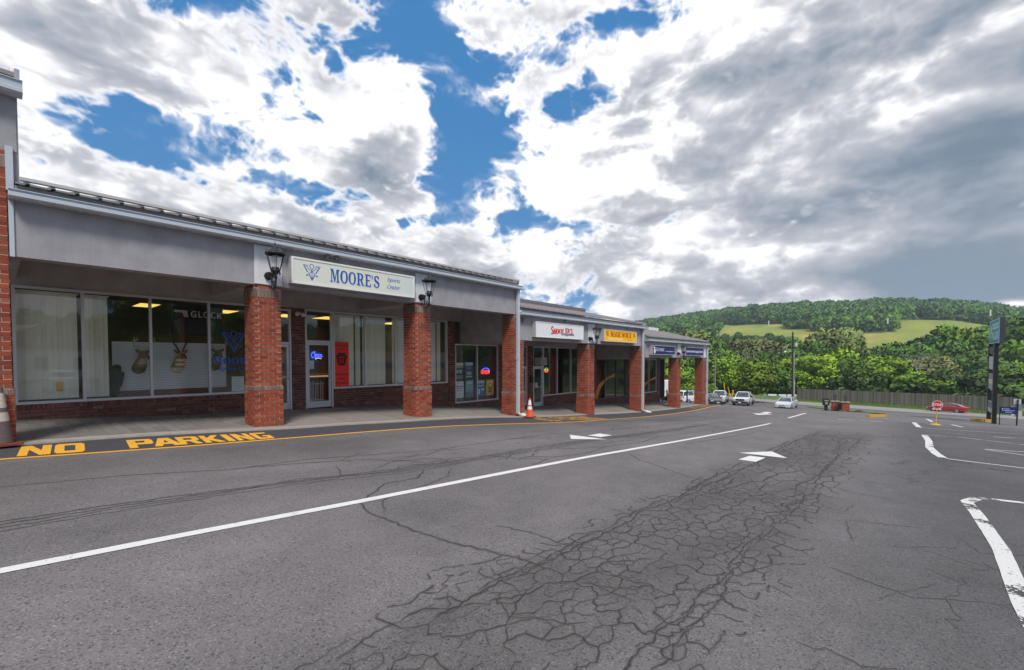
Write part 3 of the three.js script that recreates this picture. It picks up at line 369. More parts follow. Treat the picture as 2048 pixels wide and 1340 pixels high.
const lot0 = [
  ['stall_line', [[2.6, 10.75], [1.5, 10.95], [1.0, 10.75], [0.82, 10.2], [0.86, 9.2], [0.88, 7.4], [0.8, 5.5], [0.8, 4.2]], 0.15, M.paintOld, 'broad white line with a rounded corner around the nearest parking bay'],
  ['stall_line', [[0.72, 24.6], [0.75, 21.5], [0.68, 19], [0.76, 17.2], [0.85, 16.4]], 0.19, M.paintOld, 'broad white side line of the second bay along the lane'],
  ['stall_line', [[0.9, 16.25], [1.3, 16.15], [2.3, 16.0], [5, 15.8]], 0.1, M.paintOld, 'thin white line running right from the near corner of the second bay'],
  ['stall_line', [[0.8, 24.75], [1.8, 24.9], [2.5, 24.3], [3.4, 23.5], [6, 22]], 0.1, M.paintOld, 'thin white line running right from the far corner of the second bay'],
  ['stall_line', [[1.98, 20.13], [2.36, 19.72], [2.9, 19.2], [4, 18.4]], 0.09, M.paintOld, 'lower arm of the pointed white mark inside the second bay'],
  ['stall_line', [[2.0, 20.2], [2.9, 20.5], [4.5, 20.9]], 0.09, M.paintOld, 'upper arm of the pointed white mark inside the second bay'],
  ['stall_line', [[0.56, 34.8], [0.68, 30.2]], 0.2, M.paintOld, 'short broad white side line in front of the stop sign'],
  ['stall_line', [[0.7, 30.1], [1.78, 30.0], [4.6, 31.6], [7, 33]], 0.1, M.paintOld, 'thin white line running right from the bay before the stop sign'],
  ['stall_line', [[1.5, 27.3], [2.65, 27.4]], 0.1, M.paintFaint, 'short worn white dash between the second and third bays'],
  ['stall_line', [[2.9, 27.1], [5, 27.9]], 0.13, M.paintOld, 'white dash at the right edge between the second and third bays'],
  ['stall_line', [[-2.75, 31.6], [-2.0, 31.9]], 0.14, M.paintOld, 'first short white dash left of the stop sign'],
  ['stall_line', [[-1.75, 32.35], [-0.75, 32.75]], 0.13, M.paintOld, 'second short white dash left of the stop sign'],
  ['stall_line', [[-0.55, 34.3], [1.2, 35.6]], 0.14, M.paintFaint, 'worn white line that runs into the stop sign base'],
  ['stall_line', [[1.3, 40.5], [1.42, 37.2]], 0.16, M.paintOld, 'short white stroke behind the stop sign'],
  ['stall_line', [[2.2, 35.9], [2.5, 34.0]], 0.16, M.paintOld, 'short slanted white stroke right of the stop sign'],
  ['stall_line', [[2.7, 38.0], [5.6, 38.2]], 0.16, M.paintFaint, 'worn white line in front of the tall pylon sign'],
  ['stall_line', [[-1.1, 36.6], [1.2, 37.6]], 0.16, M.paintFaint, 'worn white patch between the yellow kerb and the stop sign'],
];
for (const [n, p, w, m, l] of lot0) tag(mesh(n, strip(p, w), m), l, 'road marking');
// arrows: a wide triangle head and a separate square tail
function arrow(label, tri, sq) { const o = thing('painted_arrow', label, 'road marking'); mesh('arrow_head', patch(tri), M.paintWhite, o); mesh('arrow_tail', patch(sq), M.paintWhite, o); }
arrow('white painted arrow pointing toward the viewer in the lane by the shops', [[-6.42, 9.72], [-6.95, 10.45], [-5.93, 10.7]].map(([x, s]) => [x, s]), [[-6.64, 10.9], [-6.74, 11.75], [-6.34, 11.75], [-6.28, 10.98]]);
arrow('white painted arrow pointing away in the lane right of the long white line', [[-2.99, 11.95], [-2.5, 13.1], [-2.0, 12.2]], [[-2.72, 10.82], [-2.69, 11.67], [-2.37, 11.76], [-2.38, 10.86]]);
arrow('small distant white painted arrow near the silver car', [[-6.5, 29.9], [-7.05, 31.1], [-5.95, 31.4]], [[-6.72, 31.5], [-6.75, 33.1], [-6.35, 33.1], [-6.3, 31.6]]);
// painted words
const BLOCK = {                                            // heavy stencil capitals in a unit box: outline, then holes
  N: [[[0, 0], [0.3, 0], [0.3, 0.55], [0.66, 0], [1, 0], [1, 1], [0.7, 1], [0.7, 0.45], [0.34, 1], [0, 1]]],
  O: [[[0, 0.14], [0.1, 0], [0.9, 0], [1, 0.14], [1, 0.86], [0.9, 1], [0.1, 1], [0, 0.86]], [[0.32, 0.22], [0.32, 0.78], [0.68, 0.78], [0.68, 0.22]]],
  P: [[[0, 0], [0.32, 0], [0.32, 0.36], [0.9, 0.36], [1, 0.48], [1, 0.88], [0.9, 1], [0, 1]], [[0.32, 0.58], [0.32, 0.8], [0.68, 0.8], [0.68, 0.58]]],
  A: [[[0, 0], [0.28, 0], [0.34, 0.2], [0.66, 0.2], [0.72, 0], [1, 0], [0.7, 1], [0.3, 1]], [[0.41, 0.4], [0.5, 0.74], [0.59, 0.4]]],
  R: [[[0, 0], [0.3, 0], [0.3, 0.36], [0.48, 0.36], [0.68, 0], [1, 0], [0.8, 0.4], [1, 0.52], [1, 0.88], [0.9, 1], [0, 1]], [[0.3, 0.56], [0.3, 0.8], [0.68, 0.8], [0.68, 0.56]]],
  K: [[[0, 0], [0.3, 0], [0.3, 0.36], [0.62, 0], [1, 0], [0.56, 0.52], [1, 1], [0.64, 1], [0.3, 0.64], [0.3, 1], [0, 1]]],
  I: [[[0, 0], [1, 0], [1, 1], [0, 1]]],
  G: [[[0, 0.14], [0.1, 0], [0.9, 0], [1, 0.12], [1, 0.52], [0.52, 0.52], [0.52, 0.34], [0.7, 0.34], [0.7, 0.2], [0.32, 0.2], [0.32, 0.8], [0.96, 0.8], [0.96, 1], [0.1, 1], [0, 0.86]]],
};
const block = (ch) => { const [o, ...h] = BLOCK[ch], s = new THREE.Shape(o.map(([u, v]) => new THREE.Vector2(u, v))); for (const q of h) s.holes.push(new THREE.Path(q.map(([u, v]) => new THREE.Vector2(u, v)))); return s; };
function words(name, label, quads, m) {
  const o = thing(name, label, 'road marking');
  for (const [ch, A, B, D, E] of quads) {                  // letter box corners: top left, top right, foot left, foot right as [x, s]
    const g = clean(new THREE.ShapeGeometry(block(ch), 3)); g.computeBoundingBox(); const b = g.boundingBox, p = g.attributes.position;
    for (let i = 0; i < p.count; i++) { const u = (p.getX(i) - b.min.x) / (b.max.x - b.min.x), v = (p.getY(i) - b.min.y) / (b.max.y - b.min.y); const x = lerp(lerp(D[0], E[0], u), lerp(A[0], B[0], u), v), s = lerp(lerp(D[1], E[1], u), lerp(A[1], B[1], u), v); p.setXYZ(i, x, G(x, -s) + 0.009, -s); g.attributes.uv.setXY(i, x, s); }
    g.computeVertexNormals(); mesh('letter', g, m, o);
  }
}
{
  const row = (s0, s1) => [[0, 0]]; const q = []; 
  const L = [['N', 0.24, 0.60], ['O', 0.64, 1.0], ['P', 1.56, 1.92], ['A', 1.9, 2.3], ['R', 2.28, 2.62], ['K', 2.66, 2.99], ['I', 3.03, 3.15], ['N', 3.2, 3.5], ['G', 3.54, 3.86]];
  for (const [ch, a, b] of L) { const X1 = (s) => lerp(-11.24, -10.66, clamp(s / 3.8, 0, 1)), X0 = (s) => lerp(-10.24, -9.84, clamp(s / 3.8, 0, 1)); const k = 0.04; q.push([ch, [X1(a), a + k], [X1(b), b + k], [X0(a), a - k], [X0(b), b - k]]); }
  words('painted_words', 'bright yellow painted words NO PARKING beside the first brick pillars', q, M.paintYellow);
  const f = (txt, s0, s1, gap) => { const n = txt.length, w = (s1 - s0) / n, o = []; for (let i = 0; i < n; i++) if (txt[i] !== ' ') o.push([txt[i], [-10.95, s0 + i * w], [-10.95, s0 + (i + 0.86) * w], [-9.65, s0 + i * w - 0.05], [-9.65, s0 + (i + 0.86) * w - 0.05]]); return o; };
  words('painted_words', 'worn yellow painted words NO PARKING beside the orange cone', f('NO PARKING', 13.4, 17.6), M.paintWorn);
  words('painted_words', 'distant faded yellow words NO PARKING before the last brick pillar', f('NO PARKING', 31.2, 34.8).map(([c, ...p]) => [c, ...p.map(([x, s]) => [x < -10 ? x - 0.1 : x - 0.95, s])]), M.paintWorn);
}

// ---------------------------------------------------------------- covered walk
{
  const zs = span(6, -36.6, 0.4), P = [], U = [], K = [], KU = [];
  for (let i = 0; i < zs.length - 1; i++) for (let k = 0; k < 8; k++) {
    const q = (z, t) => { const e = edgeX(-z), x = lerp(e - 0.28, WX + 0.03, t); return [x, walkY(x, z), z]; };
    const a = q(zs[i], k / 8), b = q(zs[i], (k + 1) / 8), c = q(zs[i + 1], k / 8), d = q(zs[i + 1], (k + 1) / 8); for (const v of [a, c, b, b, c, d]) { P.push(...v); U.push(v[0], v[2]); }
    if (k === 0) { const e = (z, w, dy) => { const x = edgeX(-z) + w; return [x, dy === null ? G(x, z) - 0.05 : walkY(x, z) + dy, z]; }; const z0 = zs[i], z1 = zs[i + 1]; for (const [w0, d0, w1, d1] of [[-0.28, 0.004, 0, 0.004], [0, 0.004, 0.015, null]]) { const A = e(z0, w0, d0), B = e(z0, w1, d1), Cc = e(z1, w0, d0), D = e(z1, w1, d1); for (const v of [A, B, Cc, Cc, B, D]) { K.push(...v); KU.push(v[0] + v[1], v[2]); } } }
  }
  const mk = (p, u) => { const g = new THREE.BufferGeometry(); g.setAttribute('position', new THREE.Float32BufferAttribute(p, 3)); g.setAttribute('uv', new THREE.Float32BufferAttribute(u, 2)); g.computeVertexNormals(); return g; };
  const walk = structure(mesh('sidewalk', mk(P, U), M.concrete)); mesh('kerb', mk(K, KU), M.kerb, walk);
  const r = rng(8);
  const slab = (x0, x1, z0, z1, m, h) => { const g = new THREE.BoxGeometry(1, 1, 1), p = g.attributes.position; for (let i = 0; i < p.count; i++) { const x = p.getX(i) < 0 ? x0 : x1, z = p.getZ(i) < 0 ? z1 : z0; p.setXYZ(i, x, walkY(x, z) + (p.getY(i) < 0 ? -0.03 : h), z); } g.computeVertexNormals(); mesh('tile', metreUV(g), m, walk); };
  for (let s = 0.05, row = 0; s < 4.55; s += 0.2, row++) for (let x = -14.52 - (row % 2) * 0.3; x < -11.75; x += 0.6) { const x0 = Math.max(-14.54, x) + 0.005, x1 = Math.min(x + 0.6, -11.72) - 0.005; if (x1 - x0 > 0.08) slab(x0, x1, -s - 0.004, -s - 0.196, M.tile[pick(r, 4)], 0.006 + 0.002 * r()); }
  // wider slabs further along, with open joints
  for (let s = 4.75, k = 0; s < 35.5; s += 1.55, k++) { const x1 = edgeX(s) - 0.34, mid = (x1 + WX) / 2; for (const [a, b] of [[WX + 0.07, mid - 0.006], [mid + 0.006, x1]]) slab(a, b, -s, -s - 1.535, M.concreteB[pick(r, 4)], 0.006); }
}
// ---------------------------------------------------------------- brick pillars
function pillar(zNear, yTop, label, group, limit, yGround) {
  const w = 0.61, cz = zNear - w / 2, cx = F0 - w / 2, yb = yGround ?? walkY(F0, cz), o = thing('brick_pillar', label, 'pillar', [cx, 0, cz], 0, group);
  const bandB = yb + 0.86, bandT = bandB + 0.105, capB = yTop - 0.295, capT = yTop - 0.085, list = [];
  mesh('mortar_core', [bx(-w / 2 + 0.008, w / 2 - 0.008, bandT, yTop, -w / 2 + 0.008, w / 2 - 0.008), bx(-w / 2 - 0.012, w / 2 + 0.012, yb - 0.1, bandT - 0.004, -w / 2 - 0.012, w / 2 + 0.012)], M.mortar, o);
  const r = rng(Math.round(zNear * 100) + 9000), tone = () => { const q = r(); return q < 0.36 ? 0 : q < 0.6 ? 1 : q < 0.8 ? 2 : q < 0.9 ? 3 : q < 0.96 ? 5 : 4; };
  const b = (x, y, z, sx, sy, sz, set, seen) => list.push({ x: x, y, z, sx, sy, sz, set, tone: set === 'red' ? tone() : pick(r, 4), seen, dist: 0 });
  const J = 0.0135, D = 0.1;
  function course(y, h, W, alt, n) {                       // n stretchers along the long faces, headers show on the others
    const L = W / n, H = W / 2;
    for (const s of [1, -1]) {
      for (let i = 0; i < n; i++) { const c = -H + (i + 0.5) * L; if (alt) b(s * (H - D / 2), y, c, D, h, L - J, 'red', s > 0 || i === n - 1); else b(c, y, s * (H - D / 2), L - J, h, D, 'red', s > 0 || i === n - 1); }
      const m = n - 1, L2 = (W - 2 * D - J) / m;
      for (let i = 0; i < m; i++) { const c = -H + D + J / 2 + (i + 0.5) * L2; if (alt) b(c, y, s * (H - D / 2), L2 - J, h, D, 'red', s > 0); else b(s * (H - D / 2), y, c, D, h, L2 - J, 'red', s > 0); }
    }
  }
  const n1 = Math.ceil((bandB - yb + 0.02) / 0.0813); for (let k = 0; k < n1; k++) course(bandB - (k + 0.5) * 0.0813, 0.0713, w + 0.042, k % 2, 3);
  const n2 = Math.round((capB - bandT) / 0.0813), h2 = (capB - bandT) / n2; for (let k = 0; k < n2; k++) course(bandT + (k + 0.5) * h2, h2 - J, w, k % 2, 3);
  course((capT + yTop) / 2 + 0.004, yTop - capT - J - 0.004, w, 0, 3);
  const ring = (y0, y1, W, n) => { const H = W / 2, p = W / n; for (let i = 0; i < n; i++) { const c = -H + (i + 0.5) * p; for (const s of [1, -1]) { b(s * (H - 0.04), (y0 + y1) / 2, c, 0.08, y1 - y0 - J, p - J, 'band', s > 0); if (i > 0 && i < n - 1) b(c, (y0 + y1) / 2, s * (H - 0.04), p - J, y1 - y0 - J, 0.08, 'band', s > 0); } } };
  ring(bandB, bandT, w + 0.05, 9); ring(capB, capT, w + 0.018, 8);
  // sort key wants world positions
  const sub = list.map((q) => ({ ...q, x: q.x, z: q.z })); layBricks(o, sub, limit); return o;
}
const PG = 'red brick pillars of the covered walk';
pillar(0.4, 5.23, 'tall red brick pillar cut by the left edge of the photo, behind the dirty traffic cone', PG, 300, 0.27);
const pz = [-3.99, -8.57, -13.25, -18.68, -24.38, -30.03, -35.2];
const B1S = 3.48, B2S = 2.49, B3S = 1.83;
pillar(pz[0], B1S, 'red brick pillar left of the cream shop sign, under the nearest wall lantern', PG, 300);
pillar(pz[1], B1S, 'red brick pillar right of the red banner window, under the second wall lantern', PG, 300);
pillar(pz[2], B1S, 'red brick pillar with a grey downspout on its front, beside the orange cone', PG, 300);
pillar(pz[3], B2S, 'red brick pillar between the white sign and the yellow restaurant sign', PG, 0);
pillar(pz[4], B2S, 'red brick pillar with a downspout right of the yellow restaurant sign', PG, 0);
pillar(pz[5], B3S, 'red brick pillar between the two navy signs', PG, 0);
pillar(pz[6], B3S, 'last red brick pillar at the far corner of the shop row', PG, 0);

// ---------------------------------------------------------------- shop buildings
const ROOMX = -23;
function windowUnit(parent, z0, z1, y0, y1, mull, dark) {   // z0 nearer end, z1 farther end (both negative), mullions in between
  const w = group('window', parent), t = 0.055, X0 = WX - 0.05, X1 = WX + 0.06, parts = [];
  parts.push(bx(X0, X1, y1 - t, y1, z1, z0), bx(X0, X1 + 0.012, y0, y0 + t, z1, z0), bx(X0, X1, y0 + t, y1 - t, z0 - t, z0), bx(X0, X1, y0 + t, y1 - t, z1, z1 + t));
  for (const m of mull) parts.push(bx(X0, X1 - 0.004, y0 + t, y1 - t, m - t / 2, m + t / 2));
  mesh('frame', parts, dark ? M.aluDark : M.alu, w);
  const cuts = [z0 - t, ...mull, z1 + t]; for (let i = 0; i < cuts.length - 1; i++) { const a = cuts[i] - (i ? t / 2 : 0), b = cuts[i + 1] + (i < cuts.length - 2 ? t / 2 : 0); mesh('pane', panel(Math.abs(a - b), y1 - y0 - 2 * t).translate(WX + 0.005, (y0 + y1) / 2, (a + b) / 2), M.glass, w); }
  return w;
}
function doorUnit(parent, z0, z1, y0, yT, y1, handle = true) {   // door with a transom light above
  const w = group('transom_window', parent), t = 0.055, X0 = WX - 0.05, X1 = WX + 0.06;
  mesh('frame', [bx(X0, X1, y1 - t, y1, z1, z0), bx(X0, X1, yT, yT + 0.07, z1 + t, z0 - t), bx(X0, X1, y0, y1 - t, z0 - t, z0), bx(X0, X1, y0, y1 - t, z1, z1 + t)], M.alu, w);
  mesh('pane', panel(z0 - z1 - 2 * t, y1 - yT - 0.07 - t).translate(WX + 0.005, (yT + 0.07 + y1 - t) / 2, (z0 + z1) / 2), M.glass, w);
  const d = group('door', parent), a = z0 - t - 0.006, b = z1 + t + 0.006, s = 0.075, top = yT - 0.006, bot = y0 + 0.012;
  mesh('frame', [bx(WX - 0.02, WX + 0.03, top - s, top, b, a), bx(WX - 0.02, WX + 0.03, bot, bot + 0.2, b, a), bx(WX - 0.02, WX + 0.03, bot + 0.2, top - s, a - s, a), bx(WX - 0.02, WX + 0.03, bot + 0.2, top - s, b, b + s)], M.alu, d);
  mesh('pane', panel(a - b - 2 * s, top - bot - s - 0.2).translate(WX + 0.005, (top - s + bot + 0.2) / 2, (a + b) / 2), M.glass, d);
  if (handle) mesh('handle', [pipe([[WX + 0.03, bot + 0.95, b + 0.04], [WX + 0.09, bot + 0.95, b + 0.04], [WX + 0.09, bot + 1.25, b + 0.04], [WX + 0.03, bot + 1.25, b + 0.04]], 0.012, 16), bx(WX + 0.03, WX + 0.05, bot + 1.0, bot + 1.03, b + s, a - s)], M.alu, d);
  return d;
}
function wallBricks(z0, z1, y1, rowlock, list, seed, yMin) { // from z0 (nearer) to z1 (farther), top y1 down into the floor
  const r = rng(seed), L = 0.2032, H = 0.0813, X = WX + 0.055; let y = y1;
  const tone = () => { const q = r(); return q < 0.4 ? 0 : q < 0.7 ? 1 : q < 0.85 ? 2 : q < 0.94 ? 3 : 4; };
  if (rowlock) { for (let z = z0; z > z1 + 0.02; z -= 0.0762) { const e = Math.max(z1, z - 0.0762); list.push({ x: X, y: y - 0.055, z: (z + e) / 2, sx: 0.06, sy: 0.1, sz: z - e - 0.01, set: 'brown', tone: pick(r, 2) + (r() < 0.3 ? 2 : 0), seen: true }); } y -= 0.11; }
  for (let k = 0; k < 60; k++) {
    y -= H; const lowest = Math.min(wbAt(-z0), wbAt(-z1)); if (y + H < Math.max(lowest, yMin ?? -9) - 0.02) break;
    for (let z = z0 + (k % 2 ? L / 2 : 0); z > z1 + 0.02; z -= L) { const a = Math.min(z, z0), e = Math.max(z1, z - L); if (a - e < 0.03) continue; if (y + H < wbAt(-(a + e) / 2) - 0.03) continue; list.push({ x: X, y: y + H / 2, z: (a + e) / 2, sx: 0.06, sy: H - 0.01, sz: a - e - 0.01, set: 'brown', tone: tone(), seen: true }); }
  }
}
function gutter(o, z0, z1, yB, yT) {                         // moulded gutter face, its underside and the board above it
  const P = [[F0 - 0.0, yB + 0.0], [F0 + 0.2, yB], [F0 + 0.25, yB + 0.025], [F0 + 0.25, yB + 0.085], [F0 + 0.235, yB + 0.095], [F0 + 0.24, yT - 0.02], [F0 + 0.262, yT - 0.012], [F0 + 0.262, yT], [F0 + 0.245, yT], [F0 + 0.225, yT - 0.04], [F0 + 0.2, yB + 0.03], [F0 + 0.03, yB + 0.03], [F0 + 0.03, yT], [F0 - 0.0, yT]];
  const sh = new THREE.Shape(P.map(([x, y]) => new THREE.Vector2(x, y))); const g = new THREE.ExtrudeGeometry(sh, { depth: z0 - z1, bevelEnabled: false }).translate(0, 0, z1);
  mesh('gutter', [clean(g)], M.gutter, o);
}
function roof(o, z0, z1, yE, run, slope, deep) {             // ribbed sheets that slope up from the eave
  const pitch = 0.305, r = rng(3 + Math.round(yE * 10)), per = 3, n = Math.round((z0 - z1) / (pitch * per));
  for (let k = 0; k < n; k++) {
    const zA = z0 - k * pitch * per, P = [[0, 0]];
    for (let i = 0; i < per; i++) { const q = i * pitch; P.push([q + 0.11, 0], [q + 0.125, 0.034], [q + 0.165, 0.034], [q + 0.18, 0], [q + pitch, 0]); }
    const pts = P.filter(([q], i) => q <= zA - z1 + 1e-6), pos = [], idx = [], dy = 0.006 * (r() - 0.5);
    for (const [t, th] of [[0, 0], [1, 0], [1, 1], [0, 1]]) for (const [q, h] of pts) pos.push(F0 + 0.17 - t * run, yE + dy + h + t * run * slope - th * 0.03, zA - q);
    const m = pts.length; for (let i = 0; i < m - 1; i++) for (const [a, b] of [[0, 1], [1, 2], [2, 3], [3, 0]]) { const p = a * m + i, q = b * m + i; idx.push(p, p + 1, q, p + 1, q + 1, q); }
    const g = new THREE.BufferGeometry(); g.setAttribute('position', new THREE.Float32BufferAttribute(pos, 3)); g.setIndex(idx); const f = g.toNonIndexed(); f.computeVertexNormals(); mesh('roof_sheet', metreUV(f), M.roof, o);
  }
  mesh('eave_board', [bx(F0 - 0.02, F0 + 0.07, yE - 0.12, yE - 0.035, z1, z0)], M.stuccoDark, o);
  mesh('rake_trim', [(() => { const g = new THREE.BoxGeometry(run, 0.14, 0.03).rotateZ(-Math.atan(slope)).translate(F0 + 0.17 - run / 2, yE + run * slope / 2 - 0.03, z1 - 0.02); return metreUV(g); })()], M.trimGrey, o);
}
M.stuccoDark = mat(0.4, 0.38, 0.39, 0.9, { map: rep(stuccoMap, 0.5) }); M.trimGrey = mat(0.4, 0.4, 0.41, 0.7);
function shell(o, z0, z1, soffit, ceil, head, eaveB, opts = {}) {
  // header beam with its thickness, canopy ceiling, cross beams, wall above the windows
  mesh('fascia', [bx(F0 - 0.34, F0 + 0.004, soffit, eaveB + 0.02, z1, z0)], M.stucco, o);
  mesh('canopy_ceiling', [bx(WX - 0.05, F0 - 0.34, ceil, ceil + 0.12, z1, z0)], M.ceiling, o);
  for (const z of opts.beams) mesh('cross_beam', [bx(WX + 0.03, F0 - 0.345, soffit + 0.004, ceil + 0.004, z - 0.6, z)], M.ceiling, o);
  mesh('upper_wall', [bx(WX - 0.12, WX + 0.03, head + 0.005, ceil, z1, z0)], M.ceiling, o);
  mesh('cheek_wall', [bx(WX - 0.1, F0 - 0.345, opts.cheek, ceil + 0.11, z1 - 0.14, z1 - 0.003)], M.ceiling, o);
  // closed shell of the shop behind the glass, with its floor, ceiling and side walls
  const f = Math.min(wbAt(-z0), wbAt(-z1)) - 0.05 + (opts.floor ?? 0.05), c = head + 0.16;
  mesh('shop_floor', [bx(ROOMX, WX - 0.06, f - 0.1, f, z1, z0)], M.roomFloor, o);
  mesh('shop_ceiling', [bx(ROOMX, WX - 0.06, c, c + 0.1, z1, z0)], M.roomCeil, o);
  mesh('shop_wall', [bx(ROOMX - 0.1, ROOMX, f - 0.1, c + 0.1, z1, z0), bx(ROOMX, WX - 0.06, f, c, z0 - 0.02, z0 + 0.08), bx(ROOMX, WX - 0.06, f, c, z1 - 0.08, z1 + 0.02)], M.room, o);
  return { f, c };
}
function baseWall(o, pieces, m = M.mortarDark) { mesh('wall', pieces, m, o); }

// the sports shop (highest of the three)
const shop1 = thing('shop_building', 'highest shop building with the cream sign, deer heads in its window', 'building');
{
  const o = shop1, z0 = -0.22, z1 = -13.42;
  const rm = shell(o, z0, z1, B1S, 3.92, 3.35, 4.40, { beams: [-4.0, -8.57], cheek: 2.44 });
  mesh('eave_flashing', [bx(F0 + 0.1, F0 + 0.185, 4.742, 4.79, -13.38, -0.36), bx(F0 + 0.06, F0 + 0.17, 4.79, 4.8, -13.38, -0.36)], M.flash = mat(0.5, 0.49, 0.48, 0.5), o);
  gutter(o, z0, -13.5, 4.42, 4.56); roof(o, -0.3, -13.4, 4.70, 5.2, 0.23);
  mesh('corner_trim', [bx(F0 - 0.02, F0 + 0.03, 3.47, 4.41, -0.28, -0.22)], M.gutter, o);
  for (const z of [-4.01, -8.58]) { mesh('trim_panel', [bx(F0 + 0.004, F0 + 0.016, 3.5, 4.4, z - 0.61, z), bx(F0 + 0.016, F0 + 0.026, 3.5, 3.63, z - 0.61, z), bx(F0 + 0.016, F0 + 0.026, 4.26, 4.4, z - 0.61, z), bx(F0 + 0.016, F0 + 0.026, 3.63, 4.26, z - 0.11, z), bx(F0 + 0.016, F0 + 0.026, 3.63, 4.26, z - 0.61, z - 0.5)], M.trim, o); }
  windowUnit(o, -0.28, -5.35, 0.74, 3.35, [-1.4, -2.66, -3.95]);
  doorUnit(o, -5.37, -6.16, 0.15, 2.2, 3.3); doorUnit(o, -6.6, -7.53, 0.13, 2.28, 3.35);
  windowUnit(o, -7.54, -12.6, 0.73, 3.35, [-8.76, -10.03, -11.35]);
  baseWall(o, [bx(WX - 0.1, WX + 0.05, -0.2, 0.735, -5.36, -0.2), bx(WX - 0.1, WX + 0.05, -0.3, 3.34, -6.59, -6.17), bx(WX - 0.1, WX + 0.05, -0.8, 0.725, -12.61, -7.54), bx(WX - 0.1, WX + 0.05, -0.9, 3.34, -13.02, -12.62)]);
  const wall = group('brick_wall', o), L = [];
  wallBricks(-0.3, -5.36, 0.735, true, L, 1); wallBricks(-6.17, -6.59, 3.34, false, L, 2); wallBricks(-7.55, -12.6, 0.725, true, L, 3); wallBricks(-12.62, -13.02, 3.34, false, L, 4); layBricks(wall, L, 300);
  mesh('downspout', [bx(F0 + 0.05, F0 + 0.15, -0.38, 4.43, -13.44, -13.32), pipe([[F0 + 0.1, -0.36, -13.38], [F0 + 0.16, -0.43, -13.46], [F0 + 0.3, -0.5, -13.62]], 0.055, 10, 8), bx(F0 + 0.03, F0 + 0.155, 1.72, 1.76, -13.46, -13.30)], M.gutter, o);
  mesh('drain_elbow', [pipe([[F0 + 0.2, -0.46, -13.5], [F0 + 0.36, -0.53, -13.68], [F0 + 0.47, -0.66, -13.8]], 0.085, 12, 12), rod([F0 + 0.19, -0.45, -13.48], [F0 + 0.25, -0.475, -13.56], 0.098, 14)], M.drain = mat(0.68, 0.66, 0.58, 0.5), o);
  for (const z of [-5.7, -5.95]) mesh('soffit_light', [cyl(0.05, 0.08, 0.09).translate(F0 + 0.16, 4.31, z)], M.aluDark, o);
  mesh('security_light', [new THREE.SphereGeometry(0.07, 10, 8).translate(WX + 0.14, 3.17, -6.32), new THREE.SphereGeometry(0.07, 10, 8).translate(WX + 0.15, 3.15, -6.5), bx(WX + 0.06, WX + 0.1, 3.15, 3.24, -6.46, -6.34)], M.white, o);
  mesh('roof_vent', [bx(-16.4, -15.9, 5.6, 6.0, -12.6, -11.7)], M.trimGrey, o);
}
const shop2 = thing('shop_building', 'middle shop building with the white sign and yellow sign under its roof', 'building');
